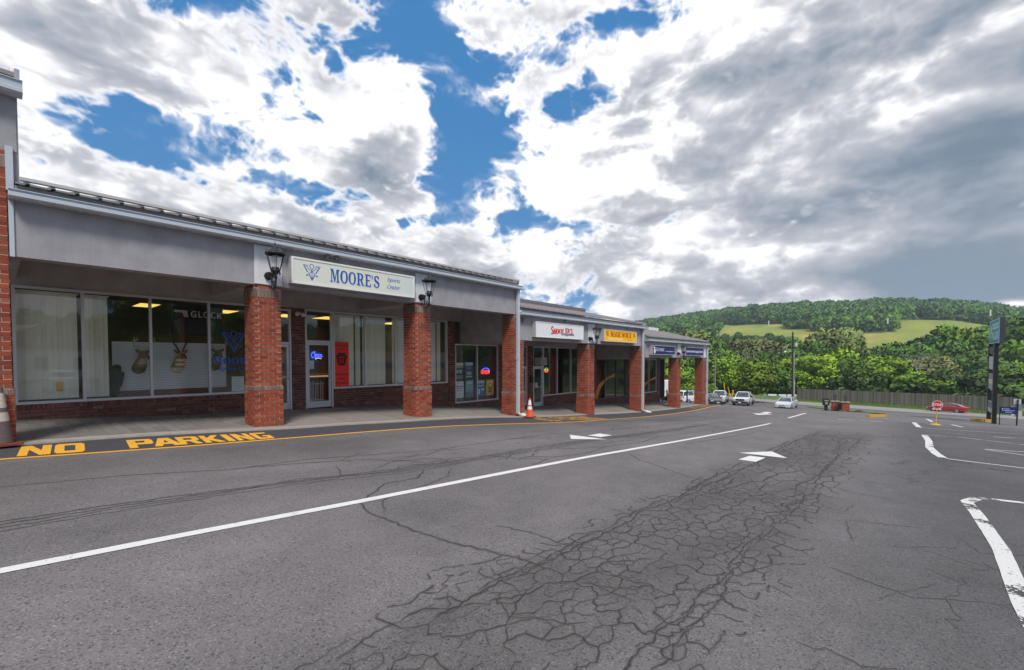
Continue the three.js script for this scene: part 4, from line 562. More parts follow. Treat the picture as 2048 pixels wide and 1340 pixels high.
{
  const o = shop2, z0 = -13.58, z1 = -24.9;
  shell(o, z0, z1, B2S, 2.95, 2.4, 3.44, { beams: [-18.68], cheek: 1.78 });
  gutter(o, -13.45, -24.98, 3.46, 3.61); roof(o, -13.5, -24.85, 3.77, 5.2, 0.225);
  mesh('parapet', [bx(-15.9, -15.45, 4.45, 4.97, -25, -14.5)].concat([0, 1, 2].map((k) => bx(-15.45, -15.44, 4.6 + k * 0.12, 4.68 + k * 0.12, -25, -14.5))), M.roofDark2 = mat(0.2, 0.2, 0.21, 0.7, { map: rep(stuccoMap, 0.6) }), o);
  mesh('trim_panel', [bx(F0 + 0.004, F0 + 0.016, 2.5, 3.43, pz[3] - 0.61, pz[3]), bx(F0 + 0.016, F0 + 0.026, 2.5, 2.62, pz[3] - 0.61, pz[3]), bx(F0 + 0.016, F0 + 0.026, 3.3, 3.43, pz[3] - 0.61, pz[3]), bx(F0 + 0.016, F0 + 0.026, 2.62, 3.3, pz[3] - 0.11, pz[3]), bx(F0 + 0.016, F0 + 0.026, 2.62, 3.3, pz[3] - 0.61, pz[3] - 0.5)], M.trim, o);
  windowUnit(o, -13.03, -15.76, -0.18, 2.4, [-14.38]);
  doorUnit(o, -16.95, -17.96, -0.66, 1.3, 2.4); doorUnit(o, -18.44, -19.31, -0.76, 1.3, 2.4);
  windowUnit(o, -19.32, -23.3, -0.25, 2.4, [-20.64, -22.0]);
  baseWall(o, [bx(WX - 0.1, WX + 0.05, -0.9, -0.19, -15.76, -13.03), bx(WX - 0.1, WX + 0.05, -1, 2.4, -16.94, -15.77), bx(WX - 0.1, WX + 0.05, -1.2, 2.4, -18.43, -17.97), bx(WX - 0.1, WX + 0.05, -1.4, -0.26, -23.3, -19.32), bx(WX - 0.1, WX + 0.05, -1.5, 2.4, -24.72, -23.31)]);
  const wall = group('brick_wall', o), L = [];
  wallBricks(-13.03, -15.76, -0.19, true, L, 5); wallBricks(-15.77, -16.94, 2.4, false, L, 6); wallBricks(-17.97, -18.43, 2.4, false, L, 7); wallBricks(-19.33, -23.3, -0.26, true, L, 8); wallBricks(-23.31, -24.7, 2.4, false, L, 9); layBricks(wall, L, 300);
  mesh('downspout', [bx(F0 + 0.05, F0 + 0.15, -1.22, 3.47, -24.6, -24.47), pipe([[F0 + 0.1, -1.2, -24.53], [F0 + 0.18, -1.27, -24.64], [F0 + 0.3, -1.34, -24.8]], 0.055, 10, 8)], M.gutter, o);
  mesh('drain_elbow', [pipe([[F0 + 0.2, -1.28, -24.66], [F0 + 0.36, -1.36, -24.86], [F0 + 0.5, -1.5, -25.02]], 0.085, 12, 12)], M.drain, o);
  mesh('soffit_light', [cyl(0.05, 0.07, 0.09).translate(F0 + 0.16, 3.36, -16.5)], M.aluDark, o);
  const ac = group('air_conditioner', o); mesh('case', [bx(WX + 0.02, WX + 0.42, 1.42, 1.82, -19.16, -18.62)], M.acc = mat(0.55, 0.55, 0.54, 0.6), ac); mesh('grille', [...Array(9)].map((_, i) => bx(WX + 0.42, WX + 0.432, 1.46 + i * 0.036, 1.475 + i * 0.036, -19.12, -18.66)), M.grey, ac);
  mesh('mail_box', [bx(WX + 0.085, WX + 0.16, 0.5, 0.85, -18.36, -18.14)], M.black, o);
}
const shop3 = thing('shop_building', 'lowest shop building at the far end with two navy signs', 'building');
{
  const o = shop3, z0 = -25.06, z1 = -35.85;
  shell(o, z0, z1 + 0.0, B3S, 2.28, 1.72, 2.78, { beams: [-30.03], cheek: 1.83 + 0.003, floor: 0.35 });
  gutter(o, -25.0, -36.0, 2.79, 2.94); roof(o, -25.0, -35.95, 3.08, 4.4, 0.24);
  mesh('roof_box', [bx(-15.6, -15.2, 3.95, 4.28, -35.9, -31)], M.trim, o);
  mesh('trim_panel', [bx(F0 + 0.004, F0 + 0.02, 1.85, 2.77, pz[5] - 0.61, pz[5])], M.trim, o); mesh('trim_panel', [bx(F0 + 0.004, F0 + 0.02, 1.85, 2.77, -35.75, -35.35)], M.trim, o);
  windowUnit(o, -24.72, -28.82, -0.82, 1.72, [-25.98, -27.47], true); doorUnit(o, -29.4, -30.4, -1.33, 0.8, 1.72);
  windowUnit(o, -30.9, -34.08, -0.82, 1.72, [-32.69]);
  baseWall(o, [bx(WX - 0.1, WX + 0.05, -1.6, -0.83, -28.82, -24.72), bx(WX - 0.1, WX + 0.05, -1.7, 1.72, -29.39, -28.83), bx(WX - 0.1, WX + 0.05, -1.8, 1.72, -30.89, -30.41), bx(WX - 0.1, WX + 0.05, -2, -0.83, -34.08, -30.9), bx(WX - 0.1, WX + 0.05, -2, 2.3, -34.7, -34.09), bx(ROOMX - 0.2, WX - 0.1, -2.2, 2.4, -34.85, -34.55)]);
  const wall = group('brick_wall', o), L = [];
  wallBricks(-24.73, -28.82, -0.83, true, L, 10); wallBricks(-28.83, -29.39, 1.72, false, L, 11); wallBricks(-30.41, -30.89, 1.72, false, L, 12); wallBricks(-30.9, -34.08, -0.83, true, L, 13); wallBricks(-34.09, -34.7, 2.28, false, L, 14); layBricks(wall, L, 0);
  mesh('downspout', [bx(F0 + 0.05, F0 + 0.15, -1.7, 2.8, -35.92, -35.79)], M.gutter, o);
}
// the taller building that the left edge cuts off
{
  const o = thing('shop_building', 'taller building cut off by the left edge, its eave high above the tall pillar', 'building');
  mesh('fascia', [bx(F0 - 0.4, F0 - 0.006, 5.235, 6.16, -0.34, 7)], M.stucco, o); mesh('party_wall', [bx(-19, F0 - 0.02, 3.5, 6.16, -0.36, -0.24)], M.stucco, o);
  mesh('corner_trim', [bx(F0 - 0.005, F0 + 0.05, 4.57, 5.3, -0.29, -0.2)], M.gutter, o);
  gutter(o, 7, -0.42, 6.15, 6.37); mesh('roof_sheet', [bx(F0 - 5, F0 + 0.17, 6.43, 6.5, -0.38, 7)], M.roof, o);
  mesh('gable_trim', [(() => metreUV(new THREE.BoxGeometry(3, 0.16, 0.06).rotateZ(-0.35).translate(F0 - 1.2, 6.98, -0.36)))(), bx(F0 - 3.2, F0 - 0.3, 6.5, 6.75, -0.3, -0.27)], M.trim, o);
  mesh('wall', [bx(WX - 0.2, WX + 0.05, 0, 5.3, -0.21, 7), bx(-23, WX - 0.2, -0.5, 6, -0.21, 0.1)], M.mortarDark, o);
  mesh('canopy_ceiling', [bx(WX, F0 - 0.4, 5.4, 5.5, -0.2, 7)], M.ceiling, o);
}
// ---------------------------------------------------------------- shop signs (flat print on lit-box cabinets)
function signBox(label, z0, z1, y0, y1, frameMat, frameW, art, px) {
  const o = thing('shop_sign', label, 'sign'), X = F0 + 0.245, w = z0 - z1, h = y1 - y0, f = frameW;
  mesh('cabinet', [bx(F0 + 0.006, X - 0.03, y0 + 0.004, y1 - 0.004, z1 + 0.004, z0 - 0.004)], M.cabinet ??= mat(0.42, 0.40, 0.42, 0.6), o);
  mesh('frame', [bx(X - 0.03, X, y0, y0 + f, z1, z0), bx(X - 0.03, X, y1 - f, y1, z1, z0), bx(X - 0.03, X, y0 + f, y1 - f, z0 - f, z0), bx(X - 0.03, X, y0 + f, y1 - f, z1, z1 + f)], frameMat, o);
  const t = canvas(px, Math.round(px * h / w), art); mesh('sign_face', [panel(w - 2 * f, h - 2 * f).translate(X - 0.012, (y0 + y1) / 2, (z0 + z1) / 2)], new THREE.MeshStandardMaterial({ map: t, roughness: 0.85 }), o); return o;
}
function text(x, s, cx, cy, size, font, fill, sx = 1, sy = 1, skew = 0, align = 'center') { x.save(); x.translate(cx, cy); x.transform(sx, 0, -skew, sy, 0, 0); x.font = `${font.includes('bold') ? 'bold ' : ''}${size}px ${font.replace('bold ', '')}`; x.textAlign = align; x.textBaseline = 'middle'; x.fillStyle = fill; x.fillText(s, 0, 0); x.restore(); }
function fit(x, s, x0, x1, y0, y1, font, fill, skew = 0) {      // sets the ink of a word into a box
  x.save(); x.font = `${font.includes('bold') ? 'bold ' : ''}200px ${font.replace('bold ', '')}`; x.textAlign = 'left'; x.textBaseline = 'alphabetic'; const m = x.measureText(s), l = m.actualBoundingBoxLeft, w = m.actualBoundingBoxRight + l, h = m.actualBoundingBoxAscent + m.actualBoundingBoxDescent;
  x.transform((x1 - x0) / w, 0, -skew * (y1 - y0) / h, (y1 - y0) / h, x0 + skew * (y1 - y0) / 2, y0); x.fillStyle = fill; x.fillText(s, l, m.actualBoundingBoxAscent); x.restore();
}
function emblem(x, cx, cy, R, col) {                         // a broken triangle with crossed arrows and a ring
  x.strokeStyle = x.fillStyle = col; x.lineWidth = R * 0.055;
  const tri = (k, a, b) => { x.beginPath(); for (const [p, q] of [[a, b]]) { x.moveTo(cx + p[0] * R * k, cy + p[1] * R * k); x.lineTo(cx + q[0] * R * k, cy + q[1] * R * k); } x.stroke(); };
  for (const k of [1, 0.86]) { tri(k, [-0.86, -0.72], [-0.38, -0.72]); tri(k, [-0.86, -0.72], [-0.42, 0.1]); tri(k, [0.86, -0.72], [0.38, -0.72]); tri(k, [0.86, -0.72], [0.42, 0.1]); tri(k, [-0.3, 0.3], [0, 0.95]); tri(k, [0.3, 0.3], [0, 0.95]); }
  x.lineWidth = R * 0.07; x.beginPath(); x.ellipse(cx, cy - R * 0.62, R * 0.2, R * 0.27, 0, 0, 7); x.stroke();
  for (const [a, b] of [[[-0.5, -0.5], [0.5, 0.4]], [[0.5, -0.5], [-0.5, 0.4]], [[0, -0.35], [0, 0.8]]]) { x.beginPath(); x.moveTo(cx + a[0] * R, cy + a[1] * R); x.lineTo(cx + b[0] * R, cy + b[1] * R); x.stroke(); }
  for (const [u, v] of [[0.5, 0.4], [-0.5, 0.4]]) { x.beginPath(); x.arc(cx + u * R, cy + v * R, R * 0.09, 0, 7); x.fill(); }
}
const BLUE = '#1f4fa8';
signBox('long cream sign with blue name MOORE\'S Sports Center and an arrow emblem', -4.76, -8.38, 3.58, 4.225, M.white, 0.045, (x, w, h) => {
  const g = x.createLinearGradient(0, 0, w, h); g.addColorStop(0, '#d9ded4'); g.addColorStop(0.6, '#dcdcc8'); g.addColorStop(1, '#cfdad8'); x.fillStyle = g; x.fillRect(0, 0, w, h);
  emblem(x, w * 0.128, h * 0.5, h * 0.4, BLUE);
  const put = (dx, dy, c) => { let px = w * 0.262; for (const ch of "MOORE'S") { const q = { M: 0.078, O: 0.066, R: 0.07, E: 0.058, "'": 0.02, S: 0.055 }[ch] * w; fit(x, ch, px + dx, px + q * (ch === "'" ? 0.6 : 0.93), ch === "'" ? h * 0.22 + dy : h * 0.2 + dy, ch === "'" ? h * 0.42 + dy : h * 0.8 + dy, 'bold serif', c); px += q; } };
  put(h * 0.025, h * 0.05, '#9fb4d2'); put(0, 0, BLUE);
  fit(x, 'Sports', w * 0.745, w * 0.865, h * 0.2, h * 0.47, 'bold serif', BLUE, 0.28); fit(x, 'Center', w * 0.745, w * 0.865, h * 0.56, h * 0.78, 'bold serif', BLUE, 0.28);
}, 2048);
signBox('white sign with red SMOKIN\' JOE\'S lettering and a navy strip', -14.34, -17.9, 2.63, 3.265, M.white, 0.03, (x, w, h) => {
  x.fillStyle = '#e6e8ea'; x.fillRect(0, 0, w, h); 
  const put = [['S', 0.285, 0.335, 0.2, 0.8], ['M', 0.338, 0.395, 0.34, 0.78], ['O', 0.398, 0.44, 0.36, 0.74], ['K', 0.443, 0.485, 0.36, 0.7], ['I', 0.488, 0.5, 0.34, 0.66], ['N', 0.504, 0.542, 0.34, 0.64], ["'", 0.546, 0.553, 0.3, 0.42], ['J', 0.575, 0.602, 0.22, 0.8], ['O', 0.606, 0.65, 0.24, 0.62], ['E', 0.655, 0.69, 0.28, 0.62], ["'", 0.694, 0.702, 0.26, 0.38], ['S', 0.71, 0.75, 0.26, 0.66]];
  for (const [c, a, b, p, q] of put) for (const d of [0, 0.004]) fit(x, c, (a + d) * w, (b + d) * w, p * h, q * h, 'bold sans-serif', '#c8101c');
  x.fillStyle = '#22264a'; x.beginPath(); x.roundRect(w * 0.5, h * 0.66, w * 0.285, h * 0.15, h * 0.07); x.fill(); text(x, 'TOBACCO SHOP, INC.', w * 0.642, h * 0.737, h * 0.1, 'bold sans-serif', '#dfe2ea', 1.5, 1);
  x.fillStyle = '#c8101c'; x.beginPath(); x.moveTo(w * 0.6, h * 0.82); x.lineTo(w * 0.632, h * 0.82); x.lineTo(w * 0.616, h * 0.91); x.fill();
}, 1536);
function glyph(x, cx, cy, s, strokes, col) { x.strokeStyle = col; x.lineWidth = s * 0.1; x.lineCap = 'square'; for (const p of strokes) { x.beginPath(); p.forEach(([u, v], i) => x[i ? 'lineTo' : 'moveTo'](cx + (u - 0.5) * s, cy + (v - 0.5) * s)); x.stroke(); } }
signBox('yellow restaurant sign with red MAGIC WOK II lettering', -19.83, -23.4, 2.625, 3.235, M.paleFrame = mat(0.7, 0.66, 0.6, 0.6), 0.03, (x, w, h) => {
  x.fillStyle = '#fbc000'; x.fillRect(0, 0, w, h);
  glyph(x, w * 0.075, h * 0.32, h * 0.42, [[[0.18, 0], [0.26, 0.1]], [[0.02, 0.2], [0.36, 0.2], [0.05, 0.6]], [[0.22, 0.42], [0.22, 1]], [[0.5, 0.02], [1, 0.02]], [[0.55, 0.18], [0.95, 0.18], [0.95, 0.4], [0.55, 0.4], [0.55, 0.18]], [[0.5, 0.54], [1, 0.54], [1, 1], [0.5, 1], [0.5, 0.54]], [[0.5, 0.77], [1, 0.77]], [[0.75, 0.54], [0.75, 1]]], '#c01a12');
  glyph(x, w * 0.925, h * 0.34, h * 0.42, [[[0.1, 0], [0.1, 0.6]], [[0.9, 0], [0.9, 0.6]], [[0.1, 0.05], [0.3, 0.05]], [[0.7, 0.05], [0.9, 0.05]], [[0.36, 0.05], [0.64, 0.05], [0.64, 0.5], [0.36, 0.5], [0.36, 0.05]], [[0.1, 0.3], [0.3, 0.3]], [[0.7, 0.3], [0.9, 0.3]], [[0, 0.66], [1, 0.66]], [[0.34, 0.72], [0.12, 1]], [[0.66, 0.72], [0.9, 1]]], '#c01a12');
  let px = w * 0.175; for (const ch of 'MAGIC WOK II') { const q = { M: 0.09, A: 0.07, G: 0.068, I: 0.032, C: 0.062, ' ': 0.018, W: 0.092, O: 0.066, K: 0.07 }[ch] * w; if (ch !== ' ') fit(x, ch, px, px + q * 0.94, h * 0.12, h * 0.6, 'bold serif', '#b50d08'); if (ch !== ' ') fit(x, ch, px + w * 0.004, px + q * 0.94 + w * 0.004, h * 0.12, h * 0.6, 'bold serif', '#b50d08'); px += q; }
  text(x, 'CHINESE RESTAURANT', w * 0.33, h * 0.79, h * 0.19, 'bold sans-serif', '#fff7e2', 1.35, 1); text(x, 'TEL. 724-', w * 0.78, h * 0.82, h * 0.19, 'bold sans-serif', '#b98a0c', 1.1, 1);
}, 1024);
const navy = '#16265f';
signBox('navy sign with white GUTHRIE lettering and a pale shield', -25.53, -29.0, 2.0, 2.565, M.alu2 = mat(0.45, 0.46, 0.48, 0.5), 0.03, (x, w, h) => {
  x.fillStyle = navy; x.fillRect(0, 0, w, h); x.fillStyle = '#e9e4d8'; x.beginPath(); x.ellipse(w * 0.07, h * 0.3, w * 0.035, h * 0.22, 0, 0, 7); x.fill(); x.beginPath(); x.ellipse(w * 0.085, h * 0.62, w * 0.04, h * 0.3, 0.15, 0, 7); x.fill(); x.fillStyle = navy; x.beginPath(); x.ellipse(w * 0.055, h * 0.34, w * 0.018, h * 0.08, 0, 0, 7); x.fill();
  fit(x, 'G', w * 0.15, w * 0.225, h * 0.2, h * 0.62, 'bold serif', '#d4dcf0'); fit(x, 'UTHRIE', w * 0.23, w * 0.5, h * 0.28, h * 0.62, 'bold serif', '#d4dcf0'); text(x, 'www.themedsupplydepot.com', w * 0.76, h * 0.62, h * 0.14, 'bold sans-serif', '#e8ecf6', 1.15);
}, 1024);
signBox('navy sign with white words Guthrie Med Supply Depot', -30.92, -34.5, 1.985, 2.565, M.alu2, 0.03, (x, w, h) => { x.fillStyle = navy; x.fillRect(0, 0, w, h); fit(x, 'Guthrie Med Supply Depot', w * 0.03, w * 0.97, h * 0.34, h * 0.74, 'bold sans-serif', '#eef1f8'); }, 1024);

// ---------------------------------------------------------------- wall lanterns
function makeLantern(label) {
  const o = thing('wall_lantern', label, 'lantern', [0, 0, 0], 0, 'black carriage lanterns on the white panels');
  // local origin: wall fixing; x out of the wall
  mesh('wall_plate', [new THREE.CylinderGeometry(0.1, 0.1, 0.05, 8).rotateZ(Math.PI / 2).translate(0.03, 0, 0), new THREE.CylinderGeometry(0.055, 0.075, 0.12, 8).rotateZ(Math.PI / 2).translate(0.1, 0, 0)], M.iron, o);
  mesh('arm', [pipe([[0.12, 0, 0], [0.19, -0.05, 0], [0.22, -0.22, 0], [0.3, -0.335, 0], [0.39, -0.29, 0], [0.42, -0.17, 0], [0.42, -0.06, 0]], 0.022, 28, 7), new THREE.TorusGeometry(0.045, 0.012, 6, 14).translate(0.33, -0.2, 0)], M.iron, o);
  const cx = 0.42, lat = (pts) => new THREE.LatheGeometry(pts.map(([r, y]) => new THREE.Vector2(r, y)), 16).translate(cx, 0, 0);
  mesh('socket_cup', [lat([[0.0, -0.1], [0.03, -0.1], [0.036, -0.06], [0.024, -0.03], [0.06, 0.01], [0.075, 0.05], [0.1, 0.06], [0.1, 0.075], [0.082, 0.08], [0.082, 0.15], [0.05, 0.16], [0, 0.16]])], M.iron, o);
  const bars = [], tips = []; for (let i = 0; i < 6; i++) { const a = i * Math.PI / 3 + 0.26, c = Math.cos(a), s = Math.sin(a); bars.push(rod([cx + 0.1 * c, 0.06, 0.1 * s], [cx + 0.195 * c, 0.44, 0.195 * s], 0.0085, 6), rod([cx + 0.1 * c, 0.065, 0.1 * s], [cx + 0.108 * c, -0.012, 0.108 * s], 0.008, 5, 0.012)); tips.push(rod([cx + 0.2 * c, 0.43, 0.2 * s], [cx + 0.222 * c, 0.5, 0.222 * s], 0.009, 5, 0.006), rod([cx + 0.222 * c, 0.5, 0.222 * s], [cx + 0.205 * c, 0.56, 0.205 * s], 0.007, 5, 0.001)); }
  mesh('cage', bars, M.iron, o); mesh('crown_spikes', tips, M.iron, o);
  mesh('roof_ring', [lat([[0.17, 0.435], [0.215, 0.435], [0.215, 0.468], [0.2, 0.475], [0.17, 0.468], [0.17, 0.435]])], M.iron, o);
  mesh('cap', [lat([[0.19, 0.47], [0.13, 0.53], [0.085, 0.56], [0.06, 0.565], [0.05, 0.6], [0.02, 0.62], [0.012, 0.68], [0.016, 0.69], [0.006, 0.72], [0, 0.78]])], M.iron, o);
  mesh('chimney_glass', [lat([[0.075, 0.15], [0.078, 0.2], [0.07, 0.3], [0.075, 0.42]])], M.lampGlass = new THREE.MeshPhysicalMaterial({ color: C(0.93, 0.93, 0.92), roughness: 0.25, transmission: 0.75, thickness: 0 }), o);
  return o;
}
{
  const first = makeLantern('black wall lantern on the white panel above the nearest brick pillar');
  const spots = [[3.70, -4.29, null], [3.66, -8.75, 'black wall lantern on the white panel right of the cream sign'], [2.71, -18.75, 'black wall lantern between the white sign and the yellow sign'], [2.1, -30.0, 'black wall lantern between the two navy signs']];
  spots.forEach(([y, z, l], i) => { let o = first; if (i) { o = first.clone(); o.name = numbered('wall_lantern'); scene.add(o); o.userData = { ...first.userData, label: l }; } o.position.set(F0 + 0.02, y, z - 0.02); });
}

// ---------------------------------------------------------------- behind the glass of the sports shop
const glow = (r, g, b, k) => new THREE.MeshStandardMaterial({ color: C(0.02, 0.02, 0.02), emissive: C(r, g, b), emissiveIntensity: k, roughness: 0.5 });
{
  const spots = [[-18.6, -3.3, 0.5, 'yellowish ceiling light panel above the left deer head'], [-18.9, -5.45, 0.9, 'yellowish ceiling light panel in the fourth pane, left of the nearest pillar'], [-18.8, -7.85, 0.8, 'yellowish ceiling light panel over the half hidden first door'], [-18.5, -9.4, 0.85, 'yellowish ceiling light panel over the open glass door'], [-18.9, -12.85, 0.8, 'yellowish ceiling light panel at the gap beside the second pillar']];
  for (const [x, z, w, l] of spots) { const o = thing('ceiling_light', l, 'ceiling light', [x, 3.505, z], 0, 'ceiling lights in the sports shop'); mesh('frame', [bx(-0.64, 0.64, -0.02, -0.002, -w / 2 - 0.03, w / 2 + 0.03)], M.white, o); mesh('light_panel', [bx(-0.6, 0.6, -0.03, -0.022, -w / 2, w / 2)], M.lightPanel ??= glow(1, 0.66, 0.13, 0.75), o); const L = new THREE.RectAreaLight(new THREE.Color(1, 0.84, 0.55), 2.4, 1.2, w); L.position.set(x, 3.465, z); L.lookAt(x, 0, z); scene.add(L); }
}
M.slat = mat(0.86, 0.85, 0.72, 0.85); M.slatB = mat(0.80, 0.79, 0.67, 0.85); M.slatG = mat(0.82, 0.84, 0.86, 0.85);
function blinds(label, z0, z1, y0, y1, x, turn, m, gaps = []) {
  const o = thing('vertical_blinds', label, 'blinds'), r = rng(Math.round(-z0 * 50)), p = 0.085; mesh('head_rail', [bx(x - 0.03, x + 0.03, y1, y1 + 0.04, z1, z0)], M.white, o);
  for (let z = z0 - p / 2; z > z1; z -= p) { if (gaps.some(([a, b]) => z < a && z > b)) continue; const g = new THREE.BoxGeometry(0.002, y1 - y0, 0.094).rotateY(turn + (r() - 0.5) * 0.12 + (r() < 0.06 ? 0.45 : 0)).translate(x, (y0 + y1) / 2, z); mesh('slat', metreUV(g), r() < 0.5 ? m : M.slatB, o); }
}
blinds('closed beige vertical blinds filling the first big shop pane on the left', -0.3, -1.36, 0.82, 3.25, -14.85, -0.1, M.slat);
blinds('narrow stack of beige vertical blinds left of the deer heads', -1.44, -1.9, 0.82, 3.25, -14.85, -0.25, M.slat);
blinds('beige vertical blinds behind the red banner, right of the open door', -7.6, -8.72, 0.8, 3.25, -14.85, -0.28, M.slat, [[-8.42, -8.5]]);
blinds('beige vertical blinds in the pane right of the red banner window', -8.82, -9.74, 0.8, 3.25, -14.85, -0.28, M.slat);
blinds('pale grey blinds just left of the second brick pillar', -10.06, -11.3, 0.8, 3.25, -14.82, -0.3, M.slatG);
blinds('pale grey blinds just right of the second brick pillar', -11.4, -12.4, 0.82, 3.25, -14.82, -0.32, M.slatG, [[-12.2, -12.28]]);
{
  const o = thing('slatwall_panel', 'white grooved display wall behind the deer heads', 'display panel', [-15.18, 0.92, -3.1]); const n = 28, h = 1.27 / n;
  for (let i = 0; i < n; i++) mesh('board', [bx(0.01, 0.03, i * h + 0.004, (i + 1) * h - 0.004, -1.42, 1.12)], M.slatwall ??= mat(0.78, 0.83, 0.87, 0.6), o);
  mesh('backing', [bx(-0.02, 0.008, 0, 1.27, -1.42, 1.12)], M.grey, o); mesh('base_board', [bx(-0.02, 0.1, -0.3, -0.01, -1.42, 1.12)], mat(0.2, 0.09, 0.05, 0.6), o);
}
// capsule bodies joined smoothly, meshed on a grid
function blob(bones, res, k, box) {
  const mc = new MarchingCubes(res, new THREE.MeshBasicMaterial(), false, false, 60000); mc.isolation = 0; const [cx, cy, cz, R] = box;
  for (let z = 0; z < res; z++) for (let y = 0; y < res; y++) for (let x = 0; x < res; x++) {
    const px = cx + ((x - res / 2) / (res / 2)) * R, py = cy + ((y - res / 2) / (res / 2)) * R, pz = cz + ((z - res / 2) / (res / 2)) * R; let e = 0;
    for (const [a, b, ra, rb] of bones) { const dx = b[0] - a[0], dy = b[1] - a[1], dz = b[2] - a[2], L = dx * dx + dy * dy + dz * dz, t = clamp(((px - a[0]) * dx + (py - a[1]) * dy + (pz - a[2]) * dz) / L, 0, 1), d = Math.hypot(px - a[0] - dx * t, py - a[1] - dy * t, pz - a[2] - dz * t) - lerp(ra, rb, t); e += Math.exp(-d / k); }
    mc.field[x + y * res + z * res * res] = k * Math.log(e + 1e-30);
  }
  mc.update(); const n = mc.count, g = new THREE.BufferGeometry(), p = mc.positionArray.slice(0, n * 3); for (let i = 0; i < n; i++) { p[i * 3] = cx + p[i * 3] * R; p[i * 3 + 1] = cy + p[i * 3 + 1] * R; p[i * 3 + 2] = cz + p[i * 3 + 2] * R; }
  g.setAttribute('position', new THREE.BufferAttribute(p, 3)); g.setAttribute('normal', new THREE.BufferAttribute(mc.normalArray.slice(0, n * 3), 3)); return g;
}
M.horn = mat(0.6, 0.5, 0.35, 0.6); M.hornDark = mat(0.03, 0.025, 0.02, 0.5); M.nose = mat(0.02, 0.018, 0.018, 0.4);
const fur = (f) => mat(1, 1, 1, 0.95, { vertexColors: true, bumpMap: rep(grassMap, 30), bumpScale: 0.004 });
function mountHead(label, pos, turn, kind) {                 // shoulder mount: local x out of the wall, y up
  const o = thing('mounted_head', label, 'mounted animal head', pos, turn, 'mounted heads in the sports shop window');
  const bones = [[[0, 0, 0], [0.1, 0.1, 0], 0.15, 0.125], [[0.1, 0.1, 0], [0.2, 0.3, 0], 0.125, 0.08], [[0.2, 0.3, 0], [0.27, 0.37, 0], 0.075, 0.075], [[0.27, 0.37, 0], [0.4, 0.3, 0], 0.07, 0.042], [[0.4, 0.3, 0], [0.47, 0.265, 0], 0.042, 0.034]];
  const g = blob(bones, 44, 0.018, [0.2, 0.15, 0, 0.42]), p = g.attributes.position, col = [];
  for (let i = 0; i < p.count; i++) { const x = p.getX(i), y = p.getY(i), z = p.getZ(i), n = noise(x * 30, y * 30 + z * 17) * 0.25 + 1, under = y < 0.27 && x > 0.3; let c;
    if (kind === 'deer') c = y < 0.02 ? [0.22, 0.15, 0.09] : (x > 0.16 && y > 0.1 && y < 0.27 && x > y * 0.4 + 0.14) || under ? [0.55, 0.46, 0.36] : [0.33, 0.23, 0.14];
    else c = y < 0.0 ? [0.7, 0.62, 0.5] : (x > 0.17 && ((y > 0.06 && y < 0.12) || (y > 0.18 && y < 0.24))) ? [0.75, 0.66, 0.54] : x > 0.36 && y > 0.27 ? [0.05, 0.035, 0.03] : [0.38, 0.23, 0.12];
    col.push(c[0] * n, c[1] * n, c[2] * n); }
  g.setAttribute('color', new THREE.Float32BufferAttribute(col, 3)); mesh('head', [g], fur(), o);
  for (const s of [1, -1]) { const ear = new THREE.SphereGeometry(0.05, 10, 8).scale(0.35, 1.5, 0.7).rotateX(s * 0.9).translate(0.235, 0.44, s * 0.11); mesh('ear', [ear], M.earFur ??= mat(0.2, 0.14, 0.09, 0.95), o); mesh('eye', [new THREE.SphereGeometry(0.014, 8, 6).translate(0.325, 0.375, s * 0.058)], M.nose, o); }
  mesh('nose', [new THREE.SphereGeometry(0.026, 10, 8).scale(0.8, 0.8, 1).translate(0.495, 0.262, 0)], M.nose, o);
  for (const s of [1, -1]) {
    if (kind === 'deer') { const b = [[0.24, 0.44, s * 0.04], [0.22, 0.52, s * 0.1], [0.24, 0.6, s * 0.2], [0.32, 0.69, s * 0.23], [0.4, 0.74, s * 0.17]]; mesh('antler', [pipe(b, 0.014, 20, 6), rod([0.22, 0.53, s * 0.11], [0.27, 0.62, s * 0.1], 0.011, 5, 0.003), rod([0.245, 0.61, s * 0.205], [0.25, 0.78, s * 0.2], 0.012, 5, 0.003), rod([0.32, 0.69, s * 0.23], [0.31, 0.83, s * 0.22], 0.011, 5, 0.003), rod([0.37, 0.725, s * 0.2], [0.36, 0.82, s * 0.18], 0.009, 5, 0.003)], M.horn, o); }
    else mesh('horn', [pipe([[0.25, 0.44, s * 0.045], [0.22, 0.56, s * 0.09], [0.2, 0.68, s * 0.15], [0.21, 0.78, s * 0.16], [0.24, 0.8, s * 0.1]], 0.02, 22, 7), rod([0.215, 0.6, s * 0.11], [0.28, 0.66, s * 0.12], 0.016, 6, 0.004)], M.hornDark, o);
  }
}
mountHead('brown antlered deer head mounted in the second pane of the sports shop', [-15.14, 1.5, -2.5], 0.25, 'deer');
mountHead('pronghorn head with black hooked horns mounted in the third pane', [-15.14, 1.5, -3.32], 0.2, 'pronghorn');
mountHead('partly hidden deer head behind the blue window lettering', [-15.14, 1.55, -4.22], 0.1, 'deer');
{ // dark bear-like shape is a bag rack at the edge of the blinds: a dark garment on a stand
  const o = thing('garment', 'dark camouflage garment hanging between the blinds and the deer head', 'clothing', [-15.05, 0.9, -1.98]); mesh('cloth', [blob([[[0, 0, 0], [0, 0.55, 0], 0.12, 0.1], [[0, 0.5, 0.06], [0, 0.62, -0.08], 0.09, 0.08], [[0, 0.2, -0.1], [0, 0.45, -0.14], 0.07, 0.08]], 30, 0.02, [0, 0.3, 0, 0.5])], mat(0.035, 0.037, 0.026, 0.95, { bumpMap: rep(stuccoBump, 5), bumpScale: 0.01 }), o);
}
